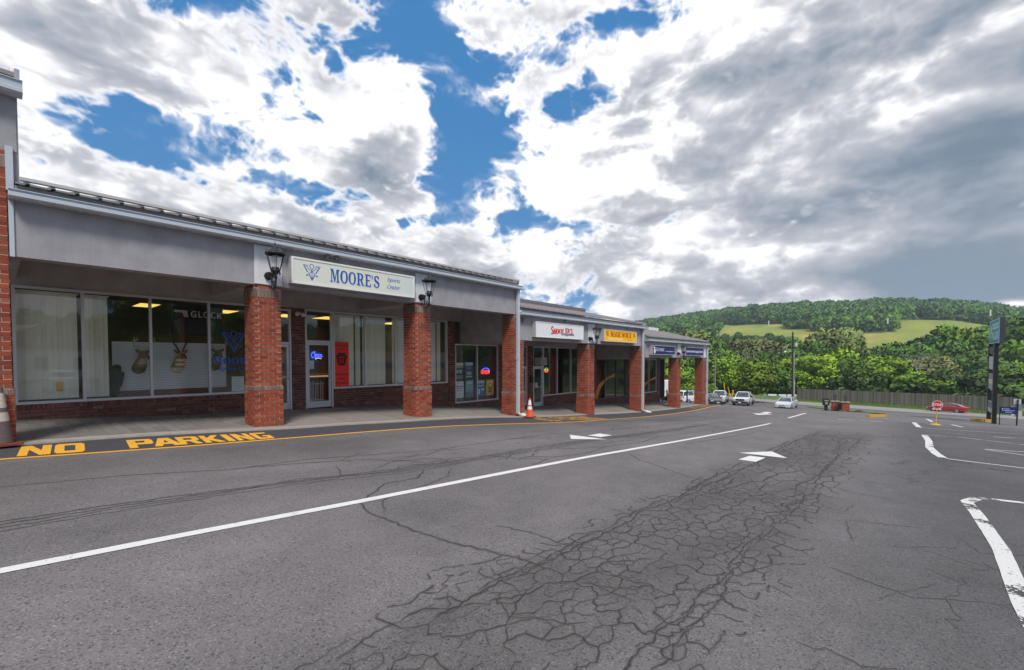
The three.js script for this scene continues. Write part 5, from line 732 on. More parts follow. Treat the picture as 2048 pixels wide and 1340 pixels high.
{ const o = thing('hanging_sign', 'black hanging sign with white GLOCK lettering inside the sports shop', 'sign', [-15.6, 2.82, -3.95]); mesh('board', [bx(-0.08, 0.08, -0.4, 0.52, -0.62, 0.62)], M.black, o);
  mesh('lettering', [panel(1.22, 0.34).translate(0.084, 0.24, 0)], new THREE.MeshStandardMaterial({ map: canvas(512, 140, (x, w, h) => { x.fillStyle = '#050506'; x.fillRect(0, 0, w, h); fit(x, 'GLOCK', w * 0.34, w * 0.99, h * 0.28, h * 0.84, 'bold sans-serif', '#d0d2d6'); x.fillStyle = '#d0d2d6'; x.fillRect(w * 0.02, h * 0.28, w * 0.26, h * 0.2); x.beginPath(); x.moveTo(w * 0.17, h * 0.4); x.lineTo(w * 0.27, h * 0.4); x.lineTo(w * 0.3, h * 0.86); x.lineTo(w * 0.21, h * 0.86); x.fill(); }), roughness: 0.6 }), o); }
{ const o = thing('window_lettering', 'blue shop name and arrow emblem printed on the pane beside the nearest pillar', 'lettering', [WX + 0.012, 1.98, -4.66]); const t = canvas(512, 620, (x, w, h) => { x.clearRect(0, 0, w, h); emblem(x, w * 0.42, h * 0.3, w * 0.3, '#2b62b8'); text(x, "MOORE'S", w * 0.5, h * 0.72, h * 0.17, 'bold serif', '#1d5fd0', 1.1, 1.15); text(x, 'Sports Center', w * 0.5, h * 0.88, h * 0.09, 'bold serif', '#1d5fd0', 1.1, 1, 0.3); });
  mesh('decal', [panel(1.2, 1.35)], new THREE.MeshStandardMaterial({ map: t, transparent: true, alphaTest: 0.35, roughness: 0.5 }), o); }
function poster(name, label, w, h, x, y, z, draw, px = 256, cat = 'poster', grp) { const o = thing(name, label, cat, [x, y, z], 0, grp); mesh('sheet', [bx(-0.004, -0.001, -h / 2, h / 2, -w / 2, w / 2)], M.white, o); mesh('print', [panel(w, h)], new THREE.MeshStandardMaterial({ map: canvas(px, Math.round(px * h / w), draw), roughness: 0.6 }), o); }
const lines = (x, w, y0, n, gap, col, a = 0.12, b = 0.88, th = 3) => { const r = rng(n * 7 + Math.round(y0)); x.fillStyle = col; for (let i = 0; i < n; i++) { let p = a * w; const e = b * w - r() * 0.2 * w; while (p < e) { const q = (0.02 + 0.05 * r()) * w; x.fillRect(p, y0 + i * gap, Math.min(q, e - p), th); p += q + 0.015 * w; } } };
poster('paper_notice', 'white printed notice taped low in the fourth pane beside the pillar', 0.32, 0.42, WX - 0.02, 1.02, -4.66, (x, w, h) => { x.fillStyle = '#c9d3d6'; x.fillRect(0, 0, w, h); lines(x, w, h * 0.1, 14, h * 0.06, '#5b6f78'); });
poster('paper_notice', 'small white leaflet right of the taped notice near the pillar foot', 0.2, 0.3, WX - 0.02, 0.95, -4.98, (x, w, h) => { x.fillStyle = '#d2d6d8'; x.fillRect(0, 0, w, h); lines(x, w, h * 0.15, 6, h * 0.12, '#4a6aa0'); });
poster('paper_notice', 'blank white sheet on the left part of the open glass door', 0.2, 0.28, WX - 0.01, 1.55, -6.81, (x, w, h) => { x.fillStyle = '#d9dcde'; x.fillRect(0, 0, w, h); });
poster('paper_notice', 'white sheet on the dark door beside the air conditioner', 0.24, 0.26, WX - 0.01, 0.36, -18.8, (x, w, h) => { x.fillStyle = '#cfd2d8'; x.fillRect(0, 0, w, h); lines(x, w, h * 0.2, 5, h * 0.14, '#888'); });
poster('window_banner', 'red paper banner with a black keystone, Deer Processor wording, beside the door', 0.53, 1.54, WX + 0.014, 1.555, -7.86, (x, w, h) => {
  x.fillStyle = '#ff3526'; x.fillRect(0, 0, w, h); x.fillStyle = '#7a0f0b'; text(x, 'Pennsylvania', w / 2, h * 0.07, w * 0.15, 'bold serif', '#6d0d09', 0.95); lines(x, w, h * 0.13, 2, h * 0.03, '#8c140e', 0.2, 0.9, 5);
  x.fillStyle = '#5a0a08'; x.beginPath(); x.moveTo(w * 0.22, h * 0.24); x.lineTo(w * 0.78, h * 0.24); x.lineTo(w * 0.74, h * 0.29); x.lineTo(w * 0.9, h * 0.29); x.lineTo(w * 0.72, h * 0.52); x.lineTo(w * 0.28, h * 0.52); x.lineTo(w * 0.1, h * 0.29); x.lineTo(w * 0.26, h * 0.29); x.fill(); x.fillStyle = '#ff3526'; x.fillRect(w * 0.3, h * 0.33, w * 0.4, h * 0.02); x.fillRect(w * 0.38, h * 0.38, w * 0.06, h * 0.1); x.fillRect(w * 0.56, h * 0.38, w * 0.06, h * 0.1);
  text(x, 'Authorized', w / 2, h * 0.72, w * 0.17, 'bold serif', '#6d0d09'); text(x, 'Deer', w / 2, h * 0.81, w * 0.2, 'bold serif', '#6d0d09'); text(x, 'Processor', w / 2, h * 0.91, w * 0.18, 'bold serif', '#6d0d09');
}, 256, 'banner');
poster('orange_card', 'small orange card between the blinds of the first pane', 0.11, 0.2, -14.83, 1.1, -1.0, (x, w, h) => { x.fillStyle = '#e7b45c'; x.fillRect(0, 0, w, h); }, 64, 'card');
{ // cursive blue neon
  const o = thing('neon_sign', 'blue cursive neon sign Open on the glass door', 'neon sign', [WX - 0.06, 1.88, -7.05]); const P = (a, s = 0.22) => pipe(a.map(([u, v]) => [0, v * s, -u * s]), 0.011, 40, 6);
  mesh('tube', [P([[-0.6, 0.42], [-0.85, 0.2], [-0.9, -0.2], [-0.7, -0.45], [-0.45, -0.25], [-0.4, 0.15], [-0.6, 0.42], [-0.3, 0.4]]), P([[-0.32, 0.1], [-0.26, -0.3], [-0.3, -0.75]]), P([[-0.3, -0.2], [-0.15, 0.1], [-0.02, -0.1], [-0.14, -0.35], [-0.28, -0.3]]), P([[0.06, -0.16], [0.26, -0.06], [0.2, 0.12], [0.06, -0.06], [0.14, -0.34], [0.36, -0.26]]), P([[0.42, 0.06], [0.4, -0.34]]), P([[0.41, -0.15], [0.56, 0.08], [0.62, -0.1], [0.6, -0.32], [0.76, -0.28]])], glow(0.02, 0.06, 1, 3), o);
  mesh('underline', [P([[-0.35, -0.6], [0.1, -0.5], [0.6, -0.58]])], glow(1, 0.6, 0.1, 0.8), o); mesh('backing', [bx(-0.03, -0.02, -0.2, 0.14, -0.24, 0.24)], M.black, o);
}
{ const o = thing('neon_sign', 'red neon OPEN with a blue arc in the tobacco shop window', 'neon sign', [WX - 0.08, 1.14, -15.02]); const T = (a, r = 0.016) => pipe(a.map(([u, v]) => [0, v, -u]), r, 30, 6), L = [];
  L.push(T([[-0.2, 0.07], [-0.26, 0], [-0.2, -0.07], [-0.14, 0], [-0.2, 0.07]]), rod([0, -0.08, 0.09], [0, 0.07, 0.09], 0.016, 6), T([[-0.09, 0.07], [-0.01, 0.04], [-0.09, -0.01]])); L.push(rod([0, -0.08, -0.03], [0, 0.07, -0.03], 0.016, 6)); for (const v of [-0.08, 0, 0.07]) L.push(rod([0, v, -0.03], [0, v, -0.1], 0.015, 6)); L.push(rod([0, -0.08, -0.14], [0, 0.07, -0.14], 0.016, 6), rod([0, 0.07, -0.14], [0, -0.08, -0.23], 0.014, 6), rod([0, -0.08, -0.23], [0, 0.07, -0.23], 0.016, 6));
  mesh('tube', L, glow(1, 0.02, 0.01, 2.2), o); mesh('arc', [T([[-0.2, 0.11], [-0.05, 0.17], [0.12, 0.165], [0.26, 0.08], [0.28, -0.02]], 0.013)], glow(0.02, 0.08, 1, 2.5), o); mesh('backing', [bx(-0.04, -0.03, -0.16, 0.2, -0.34, 0.32)], M.black, o); }
{ const o = thing('neon_sign', 'small round red neon sign with a green rim in the next shop window', 'neon sign', [WX - 0.06, 1.1, -19.75]); mesh('tube', [new THREE.TorusGeometry(0.13, 0.03, 8, 20).scale(1, 0.6, 1).rotateY(Math.PI / 2), rod([0, 0, 0.1], [0, 0, -0.1], 0.03, 6)], glow(1, 0.12, 0.02, 0.9), o); mesh('rim', [new THREE.TorusGeometry(0.17, 0.012, 6, 20, Math.PI).scale(1, 0.9, 1).rotateY(Math.PI / 2)], glow(0.2, 1, 0.2, 0.8), o); }
const PW = 'posters in the tobacco shop window';
poster('window_poster', 'pale price poster at the top left of the tobacco shop window', 0.48, 0.72, WX - 0.03, 1.22, -13.34, (x, w, h) => { x.fillStyle = '#6f7f88'; x.fillRect(0, 0, w, h); x.fillStyle = '#cfd6da'; x.fillRect(0, 0, w, h * 0.2); x.fillStyle = '#b9a84e'; x.fillRect(0, h * 0.24, w, h * 0.08); x.fillStyle = '#3e4a52'; x.fillRect(0, h * 0.34, w, h * 0.42); text(x, '$1.50', w / 2, h * 0.54, w * 0.3, 'bold sans-serif', '#fff', 0.9, 1.4); lines(x, w, h * 0.82, 3, h * 0.05, '#e6e9ec'); }, 256, 'poster', PW);
poster('window_poster', 'blue poster with three small packs right of the price poster', 0.46, 0.74, WX - 0.03, 1.22, -13.93, (x, w, h) => { x.fillStyle = '#3c5688'; x.fillRect(0, 0, w, h); x.fillStyle = '#c7cfdc'; x.fillRect(0, 0, w, h * 0.18); lines(x, w, h * 0.24, 3, h * 0.06, '#dfe6f2'); for (let i = 0; i < 3; i++) { x.fillStyle = ['#b9a0a0', '#d8d2cc', '#c0a890'][i]; x.fillRect(w * (0.16 + i * 0.25), h * 0.56, w * 0.18, h * 0.18); } x.fillStyle = '#c9cb7a'; x.fillRect(w * 0.1, h * 0.82, w * 0.8, h * 0.07); }, 256, 'poster', PW);
poster('window_poster', 'white notice poster at the foot of the tobacco shop window', 0.5, 0.72, WX - 0.03, 0.4, -13.35, (x, w, h) => { x.fillStyle = '#dcdfe2'; x.fillRect(0, 0, w, h); lines(x, w, h * 0.08, 2, h * 0.06, '#6a7a98'); x.fillStyle = '#4a3a42'; x.fillRect(w * 0.08, h * 0.28, w * 0.84, h * 0.05); text(x, 'CIGARS', w / 2, h * 0.42, w * 0.2, 'bold serif', '#3a3d44'); text(x, 'SPECIAL', w / 2, h * 0.56, w * 0.17, 'bold serif', '#49605a', 1, 1, 0.2); lines(x, w, h * 0.72, 4, h * 0.06, '#8a8fa0'); }, 256, 'poster', PW);
poster('window_poster', 'pale blue landscape poster at the foot of the left tobacco pane', 0.47, 0.74, WX - 0.03, 0.41, -13.96, (x, w, h) => { const g = x.createLinearGradient(0, 0, 0, h); g.addColorStop(0, '#a9bcc4'); g.addColorStop(0.5, '#6fa3bf'); g.addColorStop(1, '#5b6f80'); x.fillStyle = g; x.fillRect(0, 0, w, h); text(x, 'FISHING', w / 2, h * 0.16, w * 0.16, 'bold sans-serif', '#eef4f4'); x.fillStyle = '#54806a'; x.beginPath(); x.ellipse(w * 0.3, h * 0.8, w * 0.28, h * 0.1, 0, 0, 7); x.fill(); }, 256, 'poster', PW);
poster('window_poster', 'deep blue poster below the red neon sign', 0.46, 0.73, WX - 0.03, 0.4, -14.69, (x, w, h) => { x.fillStyle = '#1f62a6'; x.fillRect(0, 0, w, h); x.fillStyle = '#b8c8dc'; x.fillRect(0, 0, w, h * 0.2); text(x, 'Save 30', w / 2, h * 0.33, w * 0.2, 'bold sans-serif', '#fff'); x.fillStyle = '#d7e3ee'; x.fillRect(w * 0.14, h * 0.55, w * 0.2, h * 0.32); x.fillRect(w * 0.55, h * 0.52, w * 0.32, h * 0.12); }, 256, 'poster', PW);
poster('window_poster', 'yellow price poster with a green seal at the right of the tobacco window', 0.52, 0.74, WX - 0.03, 0.41, -15.27, (x, w, h) => { x.fillStyle = '#cfa02c'; x.fillRect(0, 0, w, h); text(x, '$2.90', w / 2, h * 0.16, w * 0.3, 'bold serif', '#fff4d8'); text(x, '%', w * 0.55, h * 0.36, w * 0.26, 'bold sans-serif', '#f6efdf'); x.fillStyle = '#2e5a44'; x.beginPath(); x.arc(w / 2, h * 0.64, w * 0.26, 0, 7); x.fill(); x.fillStyle = '#a98322'; x.fillRect(w * 0.2, h * 0.6, w * 0.6, h * 0.08); }, 256, 'poster', PW);
{ const o = thing('metal_rack', 'silver metal rack of upright bars behind the open glass door', 'rack', [-15.0, 0.2, -7.13]); for (let i = 0; i < 7; i++) mesh('bar', [rod([0.02 * (i % 2), 0, 0.26 - i * 0.085], [0.02 * (i % 2), 0.74 + 0.03 * (i % 3), 0.25 - i * 0.085], 0.014, 7)], M.alu, o); mesh('rail', [rod([0, 0.7, 0.28], [0, 0.7, -0.28], 0.01, 6), rod([0, 0.15, 0.28], [0, 0.15, -0.28], 0.01, 6)], M.alu, o); }
{ const o = thing('counter', 'dim shop counter with a warm lit edge seen through the open door', 'counter', [-18.2, 0.12, -8.7]); mesh('case', [bx(-0.4, 0.4, 0, 0.95, -1, 1)], mat(0.1, 0.06, 0.035, 0.5), o); mesh('counter_light', [bx(0.405, 0.42, 0.9, 0.94, -0.9, 0.9)], glow(1, 0.6, 0.2, 0.8), o); mesh('top', [bx(-0.44, 0.44, 0.952, 1.0, -1.04, 1.04)], mat(0.25, 0.16, 0.09, 0.4), o); }
{ const sw = (label, pts, y) => { const o = thing('window_decal', label, 'decal'); const sh = new THREE.Shape(pts.map(([z, q]) => new THREE.Vector2(-z, q))); mesh('swoosh', [new THREE.ShapeGeometry(sh, 12).rotateY(Math.PI / 2).translate(WX + 0.012, 0, 0)], M.orange ??= mat(0.72, 0.25, 0.02, 0.5), o); };
  sw('broad orange swoosh on the window of the shop behind the yellow sign', [[-24.78, -0.76], [-25.1, -0.76], [-25.42, -0.2], [-25.9, 0.18], [-26.6, 0.5], [-27.35, 0.55], [-27.35, 0.82], [-26.6, 0.57], [-25.9, 0.4], [-25.2, 0.12], [-24.9, -0.3]]);
  sw('smaller orange swoosh on the last shop window', [[-31.6, -0.5], [-31.7, -0.1], [-32.48, 0.02], [-33.0, 0.16], [-33.98, 0.4], [-33.98, 0.18], [-33.0, 0.08], [-32.5, -0.08]]); }

// ---------------------------------------------------------------- traffic cones
function cone(label, x, z, h, body, band, base, dirt) {
  const o = thing('traffic_cone', label, 'traffic cone', [x, Math.max(walkY(x, z), G(x, z)) + 0.008, z], 0.3); const R = (y) => lerp(0.15, 0.032, y / h);
  mesh('base', [new THREE.BoxGeometry(0.4, 0.035, 0.4).translate(0, 0.018, 0)], base, o); const seg = (y0, y1, m, n) => mesh(n, [cyl(R(y0), R(y1), y1 - y0, 20).translate(0, y0, 0)], m, o);
  seg(0.035, h * 0.06, dirt ?? body, 'body'); seg(h * 0.06, h * 0.42, body, 'body'); seg(h * 0.42, h * 0.57, band, 'reflective_band'); seg(h * 0.57, h * 0.65, dirt ? M.coneDirt : body, 'body'); seg(h * 0.65, h * 0.9, band, 'reflective_band'); seg(h * 0.9, h, dirt ? M.coneDirt : body, 'body');
}
M.coneDirt = mat(0.14, 0.11, 0.11, 0.9, { map: rep(stuccoMap, 3) }); M.bandDirt = mat(0.55, 0.51, 0.44, 0.8, { map: rep(stuccoMap, 3) }); M.coneRed = mat(0.25, 0.06, 0.035, 0.9, { map: rep(stuccoMap, 4) });
cone('dirty grey traffic cone with dull white bands at the left edge', -11.28, -0.06, 0.97, M.coneDirt, M.bandDirt, M.coneRed, M.coneRed);
cone('bright orange traffic cone with white bands beside the third brick pillar', -10.85, -13.55, 0.74, mat(0.85, 0.10, 0.015, 0.6), M.white, mat(0.12, 0.05, 0.04, 0.8));
// ---------------------------------------------------------------- vehicles
M.tyre = mat(0.018, 0.018, 0.019, 0.9); M.rim = mat(0.45, 0.46, 0.48, 0.3, { metalness: 0.7 }); M.carGlass = new THREE.MeshPhysicalMaterial({ color: C(0.03, 0.04, 0.045), roughness: 0.06, clearcoat: 1, clearcoatRoughness: 0.03 });
M.chrome = mat(0.6, 0.6, 0.62, 0.2, { metalness: 0.9 }); M.headlight = new THREE.MeshPhysicalMaterial({ color: C(0.62, 0.63, 0.6), roughness: 0.15, clearcoat: 1 }); M.tail = mat(0.45, 0.015, 0.015, 0.25); M.plate = mat(0.7, 0.68, 0.6, 0.6); M.darkTrim = mat(0.03, 0.03, 0.033, 0.6);
const paint = (r, g, b) => new THREE.MeshPhysicalMaterial({ color: C(r, g, b), roughness: 0.35, clearcoat: 0.9, clearcoatRoughness: 0.08 });
function loft(rings) {                                     // rings of equal count, closed, capped
  const n = rings[0].length, pos = [], idx = []; for (const r of rings) for (const p of r) pos.push(...p);
  for (let j = 0; j < rings.length - 1; j++) for (let i = 0; i < n; i++) { const a = j * n + i, b = j * n + (i + 1) % n; idx.push(a, b, a + n, b, b + n, a + n); }
  const cap = (j, f) => { for (let i = 1; i < n - 1; i++) { const o = j * n; f ? idx.push(o, o + i, o + i + 1) : idx.push(o, o + i + 1, o + i); } }; cap(0, false); cap(rings.length - 1, true);
  const g = new THREE.BufferGeometry(); g.setAttribute('position', new THREE.Float32BufferAttribute(pos, 3)); g.setIndex(idx); g.computeVertexNormals(); return toCreasedNormals(g, 0.55);
}
const bodyRing = ([x, yb, yt, hw, sh = 0.1]) => { const h = [[hw * 0.82, yb], [hw * 0.96, yb + 0.06], [hw, yb + (yt - yb) * 0.45], [hw * 0.985, yt - sh], [hw * 0.9, yt - 0.015], [hw * 0.5, yt + 0.01]]; return [...h.map(([z, y]) => [x, y, z]), ...h.slice().reverse().map(([z, y]) => [x, y, -z])]; };
const cabRing = ([x, y0, y1, w0, w1]) => { const h = [[w0, y0], [lerp(w0, w1, 0.9), lerp(y0, y1, 0.9)], [w1 * 0.9, y1], [w1 * 0.4, y1 + 0.012]]; return [...h.map(([z, y]) => [x, y, z]), ...h.slice().reverse().map(([z, y]) => [x, y, -z])]; };
function wheel(o, x, z, r, w) { const k = group('wheel', o), s = Math.sign(z); mesh('tyre', [new THREE.TorusGeometry(r - 0.075, 0.075, 8, 22).scale(1, 1, w / 0.15).translate(x, r, z), new THREE.CylinderGeometry(r - 0.06, r - 0.06, w * 0.8, 18).rotateX(Math.PI / 2).translate(x, r, z)], M.tyre, k); mesh('rim', [new THREE.CylinderGeometry(r * 0.62, r * 0.66, 0.04, 18).rotateX(Math.PI / 2 * s).translate(x, r, z + s * w * 0.45), ...[...Array(5)].map((_, i) => new THREE.BoxGeometry(r * 1.15, 0.05, 0.03).rotateZ(i * Math.PI / 5).translate(x, r, z + s * w * 0.58))], M.rim, k); }
function vehicle(label, cat, pos, turn, d) {
  const o = thing(d.name, label, cat, pos, turn), P = d.paint;
  mesh('body', [loft(d.body.map(bodyRing))], P, o);
  if (d.cab) {
    const c = d.cab, top = c.filter((q) => q[2] > c.reduce((m, v) => Math.max(m, v[2]), 0) - 0.14);
    mesh('window_glass', [loft(c.map(cabRing))], M.carGlass, o);
    const roofRings = top.map(([x, y0, y1, w0, w1]) => { const h = [[w1 * 1.0 + 0.012, y1 - 0.1], [w1 * 0.93, y1 + 0.012], [w1 * 0.4, y1 + 0.03]]; return [...h.map(([z, y]) => [x, y, z]), ...h.slice().reverse().map(([z, y]) => [x, y, -z])]; });
    mesh('roof', [loft(roofRings)], P, o);
    for (const s of [1, -1]) for (const i of d.pillars) { const a = i.slice(0, 5), [x0, y0, w0, x1, y1, w1] = i; mesh('roof_post', [rod([x0, y0, s * w0], [x1, y1, s * w1], 0.045, 6)], P, o); }
  }
  for (const [x, z] of d.wheels) wheel(o, x, z, d.r, 0.2);
  for (const s of [1, -1]) for (const [x] of d.wheels.filter((q) => q[1] > 0)) mesh('wheel_arch', [new THREE.CylinderGeometry(d.r + 0.06, d.r + 0.06, 0.03, 20).rotateX(Math.PI / 2).translate(x, d.r, s * (d.hw - 0.028))], M.darkTrim, o);
  for (const [n, m, x, y, z, sx, sy, sz, rt = 0, both = true] of d.bits) for (const s of both ? [1, -1] : [1]) { const g = new THREE.BoxGeometry(sx, sy, sz, 2, 2, 2), p = g.attributes.position; for (let i = 0; i < p.count; i++) { const v = [p.getX(i) / sx * 2, p.getY(i) / sy * 2, p.getZ(i) / sz * 2], k = 1 - 0.12 * Math.max(0, Math.abs(v[0]) + Math.abs(v[1]) + Math.abs(v[2]) - 2); p.setXYZ(i, p.getX(i) * k, p.getY(i) * k, p.getZ(i) * k); } mesh(n, [g.rotateY(s * rt).translate(x, y, s * z)], m, o); }
  return o;
}
const silver = paint(0.55, 0.56, 0.6), blackP = paint(0.014, 0.015, 0.018), whiteP = paint(0.75, 0.76, 0.78), redP = paint(0.36, 0.012, 0.015);
const SEDAN = (P, k = 1) => ({ name: 'parked_car', paint: P, hw: 0.91, r: 0.33, wheels: [[1.42, 0.79], [1.42, -0.79], [-1.38, 0.79], [-1.38, -0.79]],
  body: [[2.36, 0.3, 0.5, 0.55], [2.33, 0.22, 0.62, 0.74, 0.08], [2.15, 0.2, 0.72, 0.86], [1.6, 0.2, 0.86, 0.9], [0.85, 0.2, 0.96, 0.91], [0, 0.2, 0.98, 0.915], [-1.2, 0.2, 1.0, 0.91], [-1.9, 0.22, 1.02, 0.89], [-2.3, 0.26, 0.98, 0.82], [-2.4, 0.34, 0.9, 0.7]],
  cab: [[1.05, 0.93, 0.955, 0.78, 0.7], [0.3, 0.95, 1.38, 0.8, 0.62], [-0.1, 0.96, 1.44, 0.81, 0.6], [-0.7, 0.97, 1.43, 0.8, 0.6], [-1.2, 0.98, 1.3, 0.78, 0.58], [-1.85, 1.0, 1.03, 0.72, 0.6]],
  pillars: [[1.05, 0.95, 0.77, 0.3, 1.38, 0.61], [-0.35, 0.97, 0.82, -0.35, 1.4, 0.64], [-1.85, 1.01, 0.72, -1.1, 1.34, 0.59]],
  bits: [['headlight', M.headlight, 2.16, 0.62, 0.66, 0.3, 0.15, 0.36, -0.35], ['grille', M.darkTrim, 2.34, 0.52, 0, 0.06, 0.1, 0.6, 0, false], ['lower_grille', M.darkTrim, 2.33, 0.3, 0, 0.08, 0.12, 0.9, 0, false], ['number_plate', M.plate, 2.385, 0.42, 0, 0.02, 0.11, 0.34, 0, false], ['fog_light_recess', M.darkTrim, 2.25, 0.32, 0.66, 0.1, 0.1, 0.2, -0.3], ['wing_mirror', P, 0.72, 1.02, 0.98, 0.13, 0.12, 0.2], ['tail_light', M.tail, -2.3, 0.85, 0.62, 0.14, 0.16, 0.3, 0.3], ['door_handle', M.chrome, -0.2, 0.8, 0.915, 0.16, 0.03, 0.02], ['door_seam', M.darkTrim, 0.75, 0.62, 0.912, 0.012, 0.6, 0.02], ['door_seam', M.darkTrim, -0.4, 0.62, 0.917, 0.012, 0.6, 0.02]] });
const PICKUP = (P, black) => ({ name: 'pickup_truck', paint: P, hw: 1.0, r: 0.39, wheels: [[1.75, 0.85], [1.75, -0.85], [-1.65, 0.85], [-1.65, -0.85]],
  body: [[2.72, 0.5, 1.02, 0.8, 0.06], [2.62, 0.42, 1.1, 0.94, 0.06], [2.2, 0.42, 1.16, 0.98, 0.06], [1.0, 0.42, 1.22, 1.0, 0.05], [0.8, 0.42, 1.24, 1.0, 0.05], [-0.6, 0.42, 1.24, 1.0, 0.05], [-0.72, 0.42, 1.26, 1.0, 0.05], [-2.75, 0.46, 1.26, 0.99, 0.05], [-2.8, 0.5, 1.24, 0.96, 0.05]],
  cab: [[1.12, 1.2, 1.22, 0.88, 0.78], [0.45, 1.22, 1.82, 0.9, 0.7], [0.2, 1.22, 1.87, 0.91, 0.69], [-0.35, 1.23, 1.87, 0.91, 0.69], [-0.62, 1.24, 1.8, 0.9, 0.7], [-0.72, 1.24, 1.3, 0.88, 0.76]],
  pillars: [[1.12, 1.21, 0.87, 0.45, 1.82, 0.7], [-0.55, 1.24, 0.91, -0.5, 1.82, 0.71], [-0.7, 1.26, 0.88, -0.62, 1.8, 0.7]],
  bits: [['headlight', M.headlight, 2.66, 0.95, 0.74, 0.14, 0.24, 0.38, -0.2], ['grille', black ? M.darkTrim : M.chrome, 2.73, 0.95, 0, 0.06, 0.26, 1.06, 0, false], ['badge', M.chrome, 2.765, 0.97, 0, 0.02, 0.07, 0.2, 0, false], ['front_bumper', black ? M.darkTrim : M.chrome, 2.78, 0.6, 0, 0.2, 0.3, 1.94, 0, false], ['number_plate', M.white, 2.89, 0.58, 0, 0.02, 0.14, 0.32, 0, false], ['wing_mirror', M.darkTrim, 0.85, 1.34, 1.1, 0.12, 0.26, 0.22], ['door_handle', M.darkTrim, -0.3, 1.08, 1.0, 0.18, 0.04, 0.03], ['door_seam', M.darkTrim, 0.82, 0.85, 1.0, 0.012, 0.72, 0.02], ['door_seam', M.darkTrim, -0.5, 0.85, 1.0, 0.012, 0.72, 0.02], ['bed_gap', M.darkTrim, -0.74, 0.85, 0.99, 0.03, 0.78, 0.05], ['rear_bumper', M.chrome, -2.84, 0.58, 0, 0.12, 0.2, 1.9, 0, false], ['tail_light', M.tail, -2.78, 1.0, 0.92, 0.1, 0.38, 0.14]] });
const SUV = (P) => ({ name: 'parked_suv', paint: P, hw: 0.94, r: 0.37, wheels: [[1.45, 0.82], [1.45, -0.82], [-1.4, 0.82], [-1.4, -0.82]],
  body: [[2.32, 0.42, 0.8, 0.7], [2.2, 0.34, 0.96, 0.88], [1.3, 0.32, 1.06, 0.93], [0, 0.32, 1.1, 0.94], [-1.6, 0.34, 1.12, 0.93], [-2.2, 0.36, 1.12, 0.9], [-2.36, 0.42, 1.06, 0.82]],
  cab: [[1.15, 1.04, 1.07, 0.82, 0.74], [0.5, 1.08, 1.62, 0.84, 0.68], [0, 1.1, 1.7, 0.85, 0.68], [-1.5, 1.12, 1.7, 0.84, 0.68], [-2.0, 1.12, 1.6, 0.83, 0.66], [-2.28, 1.12, 1.16, 0.8, 0.72]],
  pillars: [[1.15, 1.06, 0.81, 0.5, 1.62, 0.68], [-0.2, 1.1, 0.86, -0.25, 1.66, 0.7], [-1.3, 1.12, 0.86, -1.4, 1.66, 0.7], [-2.25, 1.13, 0.8, -2.0, 1.6, 0.66]],
  bits: [['headlight', M.headlight, 2.18, 0.8, 0.68, 0.2, 0.16, 0.34, -0.3], ['tail_light', M.tail, -2.24, 0.98, 0.74, 0.22, 0.18, 0.32, 0.25], ['rear_bumper', M.darkTrim, -2.34, 0.5, 0, 0.14, 0.2, 1.6, 0, false], ['number_plate', M.plate, -2.37, 0.82, 0, 0.03, 0.13, 0.34, 0, false], ['roof_rail', M.darkTrim, -0.7, 1.76, 0.62, 1.8, 0.03, 0.03], ['rear_spoiler', M.darkTrim, -2.06, 1.64, 0, 0.2, 0.04, 1.2, 0, false], ['door_seam', M.darkTrim, -0.25, 0.72, 0.94, 0.012, 0.7, 0.02], ['wing_mirror', P, 0.85, 1.14, 1.0, 0.14, 0.14, 0.2]] });
const at = (x, z, dy = 0) => [x, G(x, z) + dy, z];
vehicle('silver saloon car facing the viewer on the slope by the utility pole', 'car', at(-11.3, -67.5, 0.02), -1.62, SEDAN(silver));
vehicle('white pickup truck with black bumper and grille facing the viewer', 'pickup truck', at(-16.6, -68.3, 0.02), -1.5, PICKUP(whiteP, true));
vehicle('white pickup truck half hidden between the black car and the nearer pickup', 'pickup truck', at(-20.4, -70.6, 0.02), -1.4, PICKUP(whiteP, false));
vehicle('black saloon car beside the last brick pillar', 'car', at(-19.7, -65.0, 0.02), -1.0, SEDAN(blackP));
vehicle('white sport utility vehicle seen from behind between the last two pillars', 'car', at(-17.6, -50.0, 0.02), 1.25, SUV(whiteP)).scale.setScalar(0.83);
vehicle('red car on the road behind the stop sign', 'car', at(4.6, -82.6, 0.035), Math.PI - 0.37, { ...SEDAN(redP), name: 'passing_car' }).scale.setScalar(0.84);

